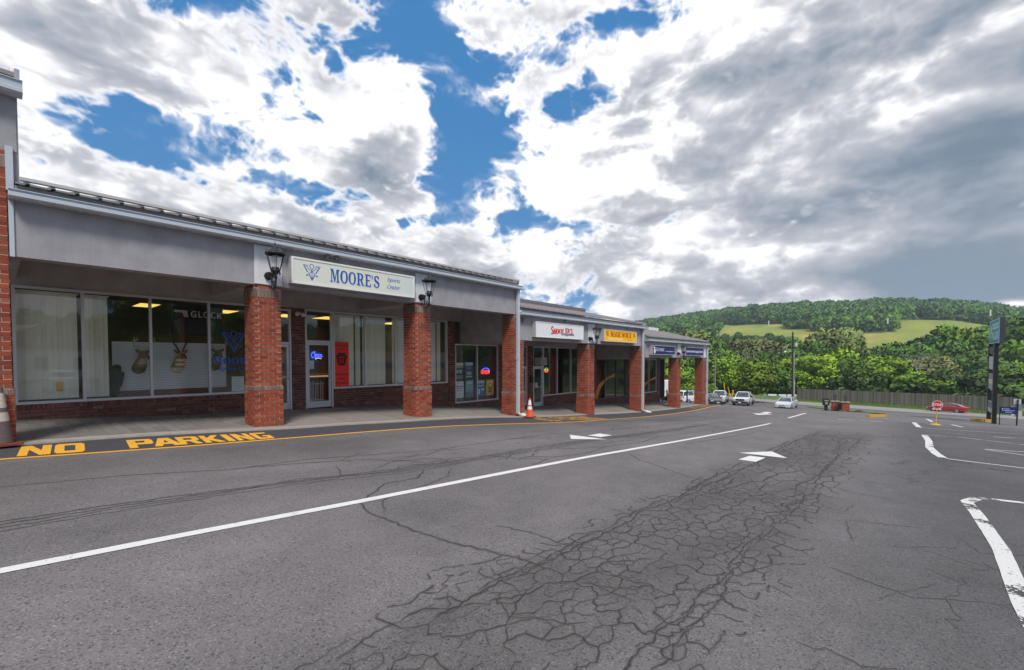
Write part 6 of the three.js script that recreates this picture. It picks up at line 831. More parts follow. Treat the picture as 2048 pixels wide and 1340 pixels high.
// ---------------------------------------------------------------- signs, kerb stops, pillars by the entrance
{ const o = thing('stop_sign', 'red STOP sign on a leaning yellow post with a flat base', 'stop sign', at(1.45, -34.3), 0.04); o.rotation.z = -0.045;
  const oct = new THREE.CylinderGeometry(0.235, 0.235, 0.012, 8).rotateY(Math.PI / 8).rotateX(Math.PI / 2).translate(0, 1.13, 0.05), F = canvas(256, 256, (x, w) => { x.fillStyle = '#c80d12'; x.fillRect(0, 0, w, w); x.strokeStyle = '#e9e9e9'; x.lineWidth = 10; x.beginPath(); for (let i = 0; i < 9; i++) { const a = (i + 0.5) * Math.PI / 4; x.lineTo(w / 2 + w * 0.485 * Math.cos(a), w / 2 + w * 0.485 * Math.sin(a)); } x.stroke(); fit(x, 'STOP', w * 0.1, w * 0.9, w * 0.34, w * 0.66, 'bold sans-serif', '#f0f0f0'); });
  mesh('plate', [oct], M.white, o); const face = new THREE.CircleGeometry(0.229, 8, Math.PI / 8).translate(0, 1.13, 0.058); mesh('sign_face', [face], new THREE.MeshStandardMaterial({ map: F, roughness: 0.4 }), o);
  mesh('sub_plate', [bx(-0.17, 0.17, 0.85, 0.93, 0.028, 0.04)], M.white, o); mesh('post', [rod([0, 0.03, 0], [0, 1.2, 0.03], 0.026, 8)], M.yellow, o); mesh('base_plate', [cyl(0.23, 0.21, 0.03, 16), cyl(0.07, 0.05, 0.1, 10)], M.yellow, o); }
function kerbStop(label, a, b) { const A = at(...a), B = at(...b), L = Math.hypot(B[0] - A[0], B[2] - A[2]), o = thing('kerb_stop', label, 'kerb stop', A, Math.atan2(-(B[2] - A[2]), B[0] - A[0]), 'yellow kerb stops by the entrance'); const sh = new THREE.Shape([[-0.12, 0], [0.12, 0], [0.08, 0.15], [-0.08, 0.15]].map((p) => new THREE.Vector2(...p))); const n = 2, g = []; for (let i = 0; i < n; i++) mesh('block', [new THREE.ExtrudeGeometry(sh, { depth: L / n - 0.05, bevelEnabled: true, bevelSize: 0.012, bevelThickness: 0.012, bevelSegments: 2 }).rotateY(Math.PI / 2).translate(i * L / n + 0.02, 0, 0)], M.kerbYellow ??= mat(0.62, 0.33, 0.04, 0.85, { map: rep(concreteMap, 2) }), o); o.rotation.z = Math.atan2(B[1] - A[1], L); return o; }
kerbStop('yellow kerb stop left of the stop sign', [-1.6, -36.6], [-0.85, -39.8]); kerbStop('yellow kerb stop at the foot of the tall pylon sign', [3.5, -42.4], [4.7, -42.6]);
{ // the tall pylon: two posts, small panels between them, a lit cabinet on top whose faces look along the road
  const o = thing('pylon_sign', 'tall black pylon sign with a teal cabinet and small tenant panels', 'pylon sign', at(4.45, -40.3)), y0 = 2.72 - o.position.y, gy = -0.2;
  mesh('post', [bx(-0.21, -0.02, gy, y0, -0.34, 0.0)], M.pylon = mat(0.012, 0.013, 0.016, 0.45), o); mesh('post', [bx(-0.21, -0.02, gy - 0.2, y0, -2.6, -2.3)], M.pylon, o);
  mesh('cabinet', [bx(-0.02, 0.21, y0, y0 + 1.55, -4.0, 0.12)], M.pylonBox = mat(0.045, 0.05, 0.06, 0.5), o);
  mesh('frame', [bx(-0.05, -0.022, y0 + 0.01, y0 + 0.06, -3.98, 0.1), bx(-0.05, -0.022, y0 + 1.49, y0 + 1.54, -3.98, 0.1), bx(-0.05, -0.022, y0 + 0.06, y0 + 1.49, -3.98, -3.93), bx(-0.05, -0.022, y0 + 0.06, y0 + 1.49, 0.05, 0.1)], M.alu, o);
  const T = canvas(512, 256, (x, w, h) => { x.fillStyle = '#1f8f9f'; x.fillRect(0, 0, w, h); x.fillStyle = '#d6dcdc'; x.beginPath(); x.ellipse(w * 0.15, h * 0.46, w * 0.06, h * 0.3, 0, 0, 7); x.fill(); x.fillStyle = '#a33'; x.beginPath(); x.arc(w * 0.15, h * 0.6, w * 0.025, 0, 7); x.fill(); for (let i = 0; i < 6; i++) { x.fillStyle = '#cfe0e0'; x.fillRect(w * (0.3 + i * 0.105), h * 0.13, w * 0.075, h * 0.26); x.fillStyle = '#1f8f9f'; x.fillRect(w * (0.32 + i * 0.105), h * 0.2, w * 0.03, h * 0.12); } fit(x, 'PLAZA', w * 0.3, w * 0.93, h * 0.52, h * 0.86, 'bold sans-serif', '#cfe0e0'); });
  const face = new THREE.PlaneGeometry(3.97, 1.43).rotateY(-Math.PI / 2).translate(-0.035, y0 + 0.775, -1.94); mesh('sign_face', [face], new THREE.MeshStandardMaterial({ map: T, roughness: 0.4 }), o);
  const R = [[4.35, 4.75, '#44525f'], [3.35, 4.15, '#b9bec2'], [2.75, 3.05, '#8d8f90'], [2.42, 2.7, '#c8c4b8'], [2.1, 2.38, '#9fa6aa'], [0.95, 1.3, '#74787c'], [0.62, 0.9, '#b5b7b8']];
  for (const [a, b, c] of R) mesh('tenant_panel', [bx(-0.19, -0.13, a - 0.02, b, -2.28, -0.36)], new THREE.MeshStandardMaterial({ color: new THREE.Color(c), roughness: 0.6 }), o);
  mesh('bracket', [bx(-0.1, -0.05, 4.25, 4.3, -2.3, -0.34), bx(-0.1, -0.05, 1.95, 2.0, -2.4, -0.34), bx(-0.1, -0.05, 0.5, 0.55, -2.4, -0.34)], M.grey, o); }
{ const o = thing('direction_sign', 'navy direction sign with white lines on two thin legs right of the pylon', 'sign', at(4.47, -39.6)), y = o.position.y; mesh('leg', [bx(-0.02, 0.02, -0.1, -1.12 - y, -0.02, 0.02)], M.iron, o);
  mesh('board', [bx(0.02, 0.66, -1.52 - y, -1.12 - y, -0.018, 0.012)], M.navy = mat(0.012, 0.02, 0.14, 0.5), o); mesh('print', [new THREE.PlaneGeometry(0.62, 0.38).translate(0.34, -1.32 - y, 0.016)], new THREE.MeshStandardMaterial({ map: canvas(256, 160, (x, w, h) => { x.fillStyle = '#1a2470'; x.fillRect(0, 0, w, h); x.fillStyle = '#d8dcee'; x.beginPath(); x.arc(w * 0.12, h * 0.28, 12, 0, 7); x.fill(); fit(x, 'Guthrie', w * 0.22, w * 0.6, h * 0.16, h * 0.36, 'bold serif', '#d8dcee'); fit(x, 'Rehabilitation', w * 0.12, w * 0.92, h * 0.44, h * 0.6, 'bold sans-serif', '#d8dcee'); fit(x, 'Services', w * 0.3, w * 0.75, h * 0.7, h * 0.86, 'bold sans-serif', '#d8dcee'); }), roughness: 0.5 }), o);  }
{ const o = thing('sign_post', 'dark post with the grey backs of three traffic signs at the right edge', 'sign', at(5.23, -40.15), 0.05), y = o.position.y; mesh('post', [rod([0, -0.1, 0.03], [0.03, -0.68 - y, 0.03], 0.035, 8)], M.iron, o);
  mesh('sign_back', [bx(-0.14, 0.17, -0.97 - y, -0.66 - y, -0.03, -0.02)], M.back = mat(0.55, 0.56, 0.57, 0.5), o); mesh('sign_back', [new THREE.CylinderGeometry(0.24, 0.24, 0.01, 8).rotateY(Math.PI / 8).rotateX(Math.PI / 2).translate(0, -1.18 - y, -0.035)], mat(0.3, 0.31, 0.33, 0.45, { metalness: 0.4 }), o); mesh('sign_back', [bx(-0.22, 0.22, -1.72 - y, -1.36 - y, -0.03, -0.02)], M.back, o); }
function gatePillar(label, x, z, h) { const o = thing('gate_pillar', label, 'pillar', at(x, z), 0.2, 'brick gate pillars by the road'); const L = [], r = rng(Math.round(x * -100)); mesh('mortar_core', [bx(-0.3, 0.3, -0.2, h, -0.3, 0.3)], M.mortar, o); for (let k = 0; k * 0.0813 < h; k++) for (const s of [1, -1]) for (let i = 0; i < 3; i++) { const c = -0.31 + (i + 0.5) * 0.206 + (k % 2 ? 0.05 : -0.05); L.push({ x: c, y: (k + 0.5) * 0.0813, z: s * 0.28, sx: 0.19, sy: 0.069, sz: 0.06, set: 'red', tone: pick(r, 3), seen: false }, { x: s * 0.28, y: (k + 0.5) * 0.0813, z: c, sx: 0.06, sy: 0.069, sz: 0.19, set: 'red', tone: pick(r, 3), seen: false }); } layBricks(o, L, 0); mesh('cap', [bx(-0.37, 0.37, h, h + 0.09, -0.37, 0.37)], M.kerb, o); return o; }
const gp = gatePillar('left brick gate pillar with a grey meter box on its side', -5.35, -58.8, 1.02); gatePillar('right brick gate pillar nearer the stop sign', -4.42, -58.1, 0.95);
mesh('meter_box', [bx(-0.46, -0.33, 0.05, 0.62, -0.1, 0.2), bx(-0.42, -0.37, -0.2, 0.05, 0, 0.05)], mat(0.4, 0.42, 0.42, 0.5), gp);
{ const o = thing('gate_panel', 'dark panel fixed between the two brick gate pillars', 'panel', at(-4.88, -58.45, 0.15), 0.64); mesh('board', [bx(-0.36, 0.36, 0.02, 0.7, -0.03, 0.03)], mat(0.06, 0.06, 0.062, 0.7), o); mesh('edge', [bx(-0.38, 0.38, 0.7, 0.74, -0.04, 0.04)], M.iron, o); }
function postLantern(label, x, y, z) { const o = thing('post_lantern', label, 'lantern', [x, y, z], 0, 'lanterns on the gate pillars'); mesh('stem', [cyl(0.06, 0.03, 0.28, 8)], M.iron, o); const bars = []; for (let i = 0; i < 6; i++) { const a = i * Math.PI / 3, c = Math.cos(a), s = Math.sin(a); bars.push(rod([0.09 * c, 0.3, 0.09 * s], [0.15 * c, 0.56, 0.15 * s], 0.013, 5)); } mesh('cage', [...bars, cyl(0.1, 0.1, 0.03, 10).translate(0, 0.28, 0), cyl(0.17, 0.16, 0.03, 10).translate(0, 0.55, 0)], M.iron, o); mesh('cap', [new THREE.LatheGeometry([[0.16, 0.58], [0.08, 0.64], [0.03, 0.68], [0.015, 0.74], [0, 0.78]].map(([r, v]) => new THREE.Vector2(r, v)), 10)], M.iron, o); mesh('lamp_glass', [cyl(0.07, 0.1, 0.22, 10).translate(0, 0.32, 0)], mat(0.25, 0.25, 0.24, 0.3), o); }
postLantern('black lantern on the left brick gate pillar', -5.35, G(-5.35, -58.8) + 1.11, -58.8); postLantern('black lantern on the right brick gate pillar', -4.42, G(-4.42, -58.1) + 1.04, -58.1);
{ const o = thing('newspaper_box', 'black newspaper box on a pedestal left of the brick gate pillars', 'newspaper box', at(-6.35, -60.6), 0.3); mesh('pedestal', [bx(-0.14, 0.14, 0.04, 0.62, -0.14, 0.14)], M.black, o); mesh('base', [bx(-0.36, 0.36, 0, 0.06, -0.3, 0.3)], M.black, o); mesh('case', [bx(-0.3, 0.3, 0.62, 1.28, -0.25, 0.25), bx(-0.26, 0.26, 1.28, 1.4, -0.22, 0.22)], M.iron, o); mesh('window', [bx(-0.12, 0.12, 0.75, 1.0, 0.25, 0.26)], M.grey, o); mesh('coin_head', [bx(-0.2, 0.2, 1.1, 1.22, 0.25, 0.265)], M.grey, o); }
{ const o = thing('boulder', 'small dark boulder on the grass right of the gate pillars', 'rock', at(-3.3, -59, 0.05)); const g = new THREE.IcosahedronGeometry(0.3, 3), p = g.attributes.position; for (let i = 0; i < p.count; i++) { const k = 1 + 0.25 * noise(p.getX(i) * 4 + 3, p.getZ(i) * 4 + p.getY(i) * 3); p.setXYZ(i, p.getX(i) * k * 1.4, p.getY(i) * k * 0.6, p.getZ(i) * k); } g.computeVertexNormals(); mesh('stone', [g], mat(0.05, 0.045, 0.04, 0.95), o); }
// bollards and hand rail at the far end of the walk
for (const [x, z, l] of [[-16.0, -36.3, 'black bollard beside the end wall of the last shop'], [-15.1, -36.5, 'black bollard left of the pillar between the navy signs'], [-14.85, -36.9, 'black bollard half behind the pillar between the navy signs'], [-13.5, -37.8, 'black bollard in front of the white sport utility vehicle']]) { const o = thing('bollard', l, 'bollard', [x, -1.95, z], 0, 'black bollards at the end of the walk'); mesh('post', [cyl(0.055, 0.055, 1.08, 12), new THREE.SphereGeometry(0.055, 10, 6).translate(0, 1.08, 0)], M.iron, o); mesh('foot', [cyl(0.1, 0.09, 0.1, 12)], M.iron, o); }
{ const o = thing('hand_rail', 'thin black hand rail joining the bollards', 'railing'); mesh('rail', [rod([-16.0, -1.0, -36.3], [-15.1, -1.0, -36.5], 0.02, 6), rod([-15.1, -1.0, -36.5], [-14.85, -1.0, -36.9], 0.02, 6)], M.iron, o); }

// ---------------------------------------------------------------- plank fence beyond the road
{
  const a = [-15.2, -101.2], b = [11.9, -91.6], L = Math.hypot(b[0] - a[0], b[1] - a[1]), ang = Math.atan2(-(b[1] - a[1]), b[0] - a[0]), o = thing('plank_fence', 'long weathered grey plank fence beyond the road', 'fence', [a[0], 0, a[1]], ang), r = rng(12);
  const WOOD = [[0.25, 0.225, 0.195], [0.30, 0.265, 0.225], [0.2, 0.185, 0.165], [0.33, 0.3, 0.26], [0.16, 0.15, 0.135]].map((c) => mat(...c, 0.95, { map: woodMap }));
  const n = 190, w = L / n; for (let i = 0; i < n; i++) { const t = (i + 0.5) / n, x = lerp(a[0], b[0], t), z = lerp(a[1], b[1], t), h = 2.16 + 0.05 * (r() - 0.5), g = unitBox(w - 0.012, 2.2, 0.022), m = mesh('plank', g, WOOD[pick(r, 5)], o); m.position.set((i + 0.5) * w, G(x, z) + h - 1.1, 0.012 * (r() - 0.5)); m.rotation.z = 0.012 * (r() - 0.5); }
  for (let i = 0; i <= 11; i++) { const t = i / 11, x = lerp(a[0], b[0], t), z = lerp(a[1], b[1], t); mesh('post', [bx(-0.05, 0.05, -0.2, 2.05, -0.13, -0.03)], WOOD[2], o).position.set(t * L, G(x, z), 0); }
}
// ---------------------------------------------------------------- poles and wires
const poleWood = mat(0.13, 0.10, 0.08, 0.95, { map: rep(barkMap, 1) });
{ const o = thing('utility_pole', 'tall dark utility pole with a transformer, street light and pale conduit', 'utility pole', [-15.6, -6.4, -99], 0); mesh('pole', [rod([0, -0.3, 0], [-0.15, 13.2, 0], 0.17, 12, 0.13)], mat(0.035, 0.03, 0.028, 0.9), o); mesh('conduit', [rod([0.22, 0, 0.12], [0.12, 9.3, 0.12], 0.07, 8)], mat(0.42, 0.42, 0.42, 0.6), o); mesh('conduit', [rod([0.34, 0, 0.14], [0.3, 4.2, 0.14], 0.05, 8)], mat(0.5, 0.5, 0.5, 0.6), o);
  mesh('transformer', [cyl(0.24, 0.24, 0.62, 14).translate(0.42, 10.5, 0.1), cyl(0.06, 0.05, 0.14, 8).translate(0.35, 11.1, 0.1), cyl(0.06, 0.05, 0.14, 8).translate(0.5, 11.1, 0.1)], mat(0.55, 0.56, 0.57, 0.5), o); mesh('lamp_arm', [rod([-0.1, 9.6, 0], [-1.25, 9.65, 0.2], 0.035, 6), rod([-0.1, 9.6, 0], [0.6, 9.62, -0.1], 0.03, 6)], M.alu, o); mesh('street_light', [new THREE.SphereGeometry(0.22, 12, 8).scale(1, 0.85, 1).translate(-1.35, 9.5, 0.2)], M.white, o); mesh('insulator', [cyl(0.05, 0.03, 0.25, 8).translate(-0.15, 13.2, 0)], M.grey, o); }
{ const o = thing('utility_pole', 'plain pale wooden pole left of the white pickup trucks', 'utility pole', [-29.8, -6.4, -99.8]); mesh('pole', [rod([0, -0.3, 0], [-0.05, 9.1, 0], 0.17, 12, 0.14)], mat(0.34, 0.27, 0.2, 0.9, { map: rep(barkMap, 1) }), o); mesh('pole_cap', [cyl(0.15, 0.13, 0.06, 10).translate(-0.05, 9.08, 0)], M.grey, o); }
{ const W = mat(0.03, 0.03, 0.032, 0.6); const wires = [[[-60, 2.6, -108], [-15.7, 3.3, -99], [60, 1.2, -72]], [[-60, 2.0, -108], [-15.7, 2.5, -99], [60, 0.2, -72]], [[-60, 0.6, -108], [-15.7, 1.4, -99], [60, -0.8, -72]], [[-60, -0.2, -108], [-15.6, 0.2, -99], [60, -1.5, -72]]];
  const nm = ['top', 'second', 'third', 'lowest']; wires.forEach((w, i) => { const o = thing('power_line', `${nm[i]} of the four thin black wires crossing in front of the trees`, 'wire'); for (let k = 0; k < 2; k++) { const [a, b] = [w[k], w[k + 1]], m = a.map((v, j) => (v + b[j]) / 2 - (j === 1 ? 0.7 : 0)); mesh('wire', [pipe([a, m, b], 0.034, 30, 5)], W, o); } });
  const far = [[-62, 10, -150], [-30, 12.5, -150], [-3, 11.5, -148], [15, 12.5, -150], [34, 14, -150], [60, 15, -150]]; const o = thing('power_line', 'far pale wire strung on white insulators across the meadow', 'wire'); mesh('wire', [pipe(far, 0.03, 60, 5)], mat(0.2, 0.2, 0.2, 0.6), o); for (const p of far.slice(0, 5)) mesh('insulator', [bx(-0.12, 0.12, -0.9, 0.5, -0.1, 0.1).translate(...p)], M.white, o);
  const g = thing('power_line', 'single wire running to the top of the pylon sign', 'wire'); mesh('wire', [pipe([[4.2, 2.5, -40.3], [-2, 1.6, -60], [-15.6, 1.8, -99]], 0.015, 40, 5)], W, g); }
for (const [x, z, h, t, l] of [[-26.6, -95.8, 2.9, -0.12, 'left yellow guy wire guard behind the white pickups'], [-25.8, -96.5, 2.0, -0.2, 'right yellow guy wire guard behind the white pickups']]) { const o = thing('guy_wire_guard', l, 'guy wire guard', at(x, z), 0, 'yellow guy wire guards'); mesh('sleeve', [rod([0, 0, 0], [t * 3, h, 0], 0.06, 8)], mat(0.75, 0.5, 0.02, 0.5), o); mesh('wire', [rod([t * 3, h, 0], [t * 6, h * 2, 0], 0.012, 5)], M.iron, o); }
{ const o = thing('marker_post', 'yellow marker post behind the white pickups', 'marker post', at(-25.2, -95.6)); mesh('post', [cyl(0.12, 0.12, 1.3, 10)], M.yellow, o); mesh('cap', [cyl(0.14, 0.1, 0.15, 10).translate(0, 1.3, 0)], M.yellow, o); }
for (const [x, z, l] of [[-16.6, -78.2, 'left thin sign stake beside the small roadside tree'], [-16.1, -78.6, 'right thin sign stake beside the small roadside tree']]) { const o = thing('sign_stake', l, 'stake', at(x, z), 0, 'thin stakes by the roadside tree'); mesh('stake', [rod([0, 0, 0], [0.03, 1.5, 0], 0.025, 6)], M.grey, o); mesh('plate', [bx(-0.12, 0.14, 1.2, 1.5, -0.01, 0.0)], M.back, o); }
for (const [x, z, w, l] of [[-20.6, -107.4, 1.5, 'left white cylinder lying beyond the road'], [-18.9, -108.3, 1.3, 'middle grey cylinder lying beyond the road'], [-17.4, -109.2, 1.6, 'right grey cylinder lying beyond the road'] ]) { const o = thing('pipe_stack', l, 'pipe', [x, G(x, z) + 0.35, z], 0.3, 'pale pipes beyond the road'); mesh('pipe', [new THREE.CylinderGeometry(0.33, 0.33, w, 16, 1, true).rotateZ(Math.PI / 2), new THREE.CylinderGeometry(0.28, 0.28, w - 0.02, 16, 1, true).rotateZ(Math.PI / 2)], mat(0.5, 0.49, 0.47, 0.7), o); mesh('end_ring', [new THREE.RingGeometry(0.28, 0.33, 16).rotateY(Math.PI / 2).translate(w / 2, 0, 0), new THREE.RingGeometry(0.28, 0.33, 16).rotateY(-Math.PI / 2).translate(-w / 2, 0, 0)], M.grey, o); }
{ const o = thing('white_trailer', 'white trailer box seen through the gap beside the last shop', 'trailer', [-28.0, G(-28, -68) - 0.1, -68.3], -0.6); mesh('box', [bx(-1.9, 1.9, 0.9, 3.2, -1.1, 1.1)], mat(0.72, 0.72, 0.72, 0.6), o); mesh('chassis', [bx(-1.8, 1.8, 0.6, 0.88, -0.9, 0.9)], M.black, o); for (const x of [-1, 1]) for (const z of [-0.95, 0.95]) wheel(o, x, z, 0.4, 0.25); }

// ---------------------------------------------------------------- trees
const LEAF = [[0.21, 0.36, 0.010], [0.10, 0.205, 0.013], [0.05, 0.115, 0.025], [0.155, 0.19, 0.06], [0.22, 0.27, 0.06]];
const leafTint = [[0.7, 0.78, 0.8], [0.88, 0.9, 0.9], [1, 1, 1], [1.12, 1.08, 1], [0.8, 0.92, 1]].map((c) => mat(...c, 0.75, { vertexColors: true }));
const leafMat = mat(1, 1, 1, 0.75, { vertexColors: true });
function crown(seed, kind, nLobe, nLeaf, size) {           // unit crown: radius about 1, height 0 .. 2; many small bent leaf clumps
  const r = rng(seed), P = [], N = [], Cc = [], lobes = []; 
  for (let i = 0; i < nLobe; i++) { const t = i / nLobe, y = 0.35 + 1.35 * r(), R = Math.sqrt(Math.max(0.05, 1 - Math.pow((y - 0.95) / 1.05, 2))) * (0.35 + 0.45 * r()), a = r() * 6.283; lobes.push([Math.cos(a) * R, y, Math.sin(a) * R, nLobe < 20 ? 0.34 + 0.24 * r() : 0.26 + 0.26 * r(), 0.78 + 0.44 * r()]); }
  const base = LEAF[kind], up = new THREE.Vector3(), q = new THREE.Quaternion(), e = new THREE.Euler(), v = new THREE.Vector3();
  for (let i = 0; i < nLeaf; i++) {
    const [lx, ly, lz, lr, tone] = lobes[pick(r, nLobe)], u = r() * 2 - 1, a = r() * 6.283, s = Math.sqrt(1 - u * u), d = lr * (0.55 + 0.5 * Math.sqrt(r())), nx = s * Math.cos(a), ny = u, nz = s * Math.sin(a), x = lx + nx * d, y = Math.max(0.04, ly + ny * d * 0.85), z = lz + nz * d;
    e.set(r() * 6.283, r() * 6.283, r() * 6.283); q.setFromEuler(e); const h = size * (0.6 + 0.8 * r()), c = tone * (0.72 + 0.56 * r()), k = [base[0] * c * (0.85 + 0.4 * r()), base[1] * c, base[2] * c];
    const quad = [[-h, 0, -h * 0.55], [h, 0, -h * 0.55], [0, h * 0.22, h * 0.7], [-h, 0, -h * 0.55], [0, h * 0.22, h * 0.7], [-h * 0.9, h * 0.1, h * 0.5]];
    v.set(0, 1, 0).applyQuaternion(q); const side = v.x * nx + v.y * (ny + 0.3) + v.z * nz, sg = side < 0 ? -1 : 1, fn = [nx + 0.7 * sg * v.x, ny + 0.3 + 0.7 * sg * v.y, nz + 0.7 * sg * v.z], fl = Math.hypot(...fn);
    if (side > 0) quad.splice(0, 6, quad[0], quad[2], quad[1], quad[3], quad[5], quad[4]);
    for (const p of quad) { v.set(...p).applyQuaternion(q); P.push(x + v.x, y + v.y, z + v.z); N.push(fn[0] / fl, fn[1] / fl, fn[2] / fl); Cc.push(...k); }
  }
  const g = new THREE.BufferGeometry(); g.setAttribute('position', new THREE.Float32BufferAttribute(P, 3)); g.setAttribute('normal', new THREE.Float32BufferAttribute(N, 3)); g.setAttribute('color', new THREE.Float32BufferAttribute(Cc, 3)); return g;
}
function trunkGeo(seed, h0, r0) { const r = rng(seed), L = [rod([0, -0.3, 0], [0.03, h0, 0.02], r0, 9, r0 * 0.6)]; for (let i = 0; i < 6; i++) { const a = i * 1.05 + r(), R = 0.35 + 0.25 * r(); L.push(rod([0.03, h0 * (0.55 + 0.4 * r()), 0.02], [Math.cos(a) * R, h0 + 0.5 + 0.6 * r(), Math.sin(a) * R], r0 * 0.4, 6, r0 * 0.1)); } return merged(L); }
const TREES = [[-35.7, -117.3, 8.0, 5.2, 0], [-30.2, -119.5, 7.1, 4.9, 0], [-35.7, -125.3, 8.9, 4.5, 0], [-24.0, -122.1, 6.3, 4.8, 1], [-20.0, -130.9, 8.2, 4.2, 0], [-16.0, -131.8, 9.0, 5.4, 0], [-20.9, -147.6, 12.3, 5.6, 1], [-14.3, -143.9, 11.0, 6.0, 0], [-9.3, -135.0, 8.9, 4.3, 1], [-3.9, -137.1, 9.1, 5.7, 0], [-1.2, -147.2, 7.5, 4.2, 0], [-6.7, -153.0, 8.6, 3.7, 1], [5.0, -150.1, 10.4, 5.9, 3], [6.6, -132.7, 4.5, 3.8, 0], [1.9, -134.0, 5.8, 4.0, 0], [10.2, -146.5, 6.2, 4.6, 1], [12.8, -138.1, 3.5, 3.2, 0], [16.3, -157.1, 8.0, 5.5, 1], [19.7, -154.7, 7.0, 5.1, 1], [23.1, -163.0, 9.3, 4.8, 0], [18.6, -137.8, 4.2, 2.7, 0], [-38.0, -106.2, 9.9, 5.8, 1], [-37.8, -96.9, 5.8, 3.9, 0], [-34.4, -102.5, 5.7, 3.8, 1], [-48.4, -117.0, 9.4, 5.9, 1], [-50.9, -114.8, 7.0, 5.3, 1],
  [-17.6, -183.8, 23.5, 8.7, 4], [-10.6, -189.7, 18.2, 6.7, 1], [-6.3, -200.1, 19.1, 7.9, 1], [-0.8, -198.2, 19.6, 8.3, 1], [5.9, -210.7, 19.5, 8.3, 2], [12.4, -209.7, 20.1, 8.7, 1], [16.4, -213.3, 23.3, 9.7, 1], [22.1, -218.2, 19.8, 7.7, 2], [28.0, -223.5, 25.0, 10.3, 1], [33.7, -228.4, 23.6, 8.3, 1], [23.1, -199.0, 17.9, 7.5, 1], [8.4, -186.2, 16.0, 6.6, 1], [1.6, -180.3, 14.8, 6.0, 2], [15.7, -185.9, 15.2, 6.9, 1], [-61.0, -172.6, 23.5, 7.9, 4], [-54.1, -171.8, 18.0, 8.1, 1], [-48.2, -177.0, 19.7, 8.4, 1], [-42.7, -181.8, 20.5, 8.1, 3], [-37.7, -186.1, 20.3, 8.1, 3], [-31.4, -184.9, 18.3, 7.1, 1], [-27.9, -194.6, 20.7, 6.6, 1], [-79.9, -249.1, 19.7, 6.4, 2], [-70.7, -243.7, 17.9, 5.6, 2], [-64.0, -256.2, 17.5, 5.2, 2], [-55.3, -257.1, 15.1, 4.6, 2], [-50.5, -261.3, 16.1, 5.6, 2], [-67.8, -173.3, 22.2, 7.8, 1], [-68.7, -159.1, 17.4, 7.3, 1], [-39.4, -151.3, 13.0, 6.5, 3], [-33.6, -156.4, 12.8, 6.5, 1], [-28.2, -158.4, 11.9, 5.8, 2], [-43.6, -150.4, 12.6, 6.3, 1], [-47.6, -144.1, 11.0, 6.2, 1], [-13.6, -173.7, 15.1, 6.2, 2], [-19.5, -168.7, 16.3, 6.2, 1]];
const CROWNS = LEAF.map((_, k) => [0, 1, 2].map((i) => crown(100 + k * 10 + i, k, 13 + i * 3, 8200, 0.058)));
const TRUNKS = [0, 1, 2].map((i) => trunkGeo(50 + i, 0.75, 0.055)), barkMat = mat(0.09, 0.075, 0.06, 0.95, { map: rep(barkMap, 2) });
{
  const kinds = ['lime green', 'mid green', 'dark green', 'greyish olive', 'pale green'], ord = ['first', 'second', 'third', 'fourth', 'fifth', 'sixth', 'seventh', 'eighth', 'ninth', 'tenth', 'eleventh', 'twelfth', 'thirteenth', 'fourteenth', 'fifteenth', 'sixteenth', 'seventeenth', 'eighteenth', 'nineteenth', 'twentieth', 'twenty-first', 'twenty-second', 'twenty-third', 'twenty-fourth', 'twenty-fifth', 'twenty-sixth', 'twenty-seventh', 'twenty-eighth'];
  const rowOf = ([x, z]) => { const d = Math.hypot(x, z); return d < 146 ? 'low front row behind the road' : d < 240 ? 'tall row behind the front trees' : 'far row below the meadow'; }, count = new Map();
  TREES.map((t) => t).sort((a, b) => Math.atan2(a[0], -a[1]) - Math.atan2(b[0], -b[1])).forEach((t, i) => {
    const [x, z, h, rad, kind] = t, row = rowOf(t), key = kind + row, n = count.get(key) ?? 0; count.set(key, n + 1);
    const o = thing('tree', `${ord[n]} ${kinds[kind]} tree from the left in the ${row}`, 'tree', [x, landY(x, z) - 0.1, z], i * 2.4, row.includes('front row') ? 'low trees behind the road' : row.includes('tall') ? 'tall trees behind the front row' : 'far trees below the meadow');
    const low = row.startsWith('low'), c = mesh('crown', CROWNS[kind][i % 3], leafTint[(i * 7 + 3) % 5], o), cb = low ? 0.02 : 0.14; c.scale.set(rad * 1.06, h * (1 - cb) / 1.92, rad * 1.06); c.position.y = h * cb; const k = mesh('trunk', TRUNKS[i % 3], barkMat, o); k.scale.set(rad * 0.9, h * 0.42, rad * 0.9);
  });
}
{ // the small planted tree by the road
  const o = thing('roadside_tree', 'small round tree with a thin leaning trunk right of the white pickup', 'tree', at(-17.75, -79.8), 0.5), g = crown(901, 1, 40, 7000, 0.055), c = mesh('crown', g, mat(1.15, 0.95, 0.8, 0.75, { vertexColors: true }), o); c.scale.set(3.5, 2.75, 3.5); c.position.set(0, 1.1, 0);
  mesh('trunk', [rod([-0.25, -0.2, 0], [-0.05, 1.9, 0], 0.11, 9, 0.08), rod([-0.05, 1.8, 0], [0.7, 3.6, 0.3], 0.06, 6, 0.02), rod([-0.05, 1.8, 0], [-0.8, 3.7, -0.2], 0.06, 6, 0.02), rod([-0.05, 1.8, 0], [0.1, 4.6, 0.1], 0.07, 6, 0.02)], barkMat, o);
}
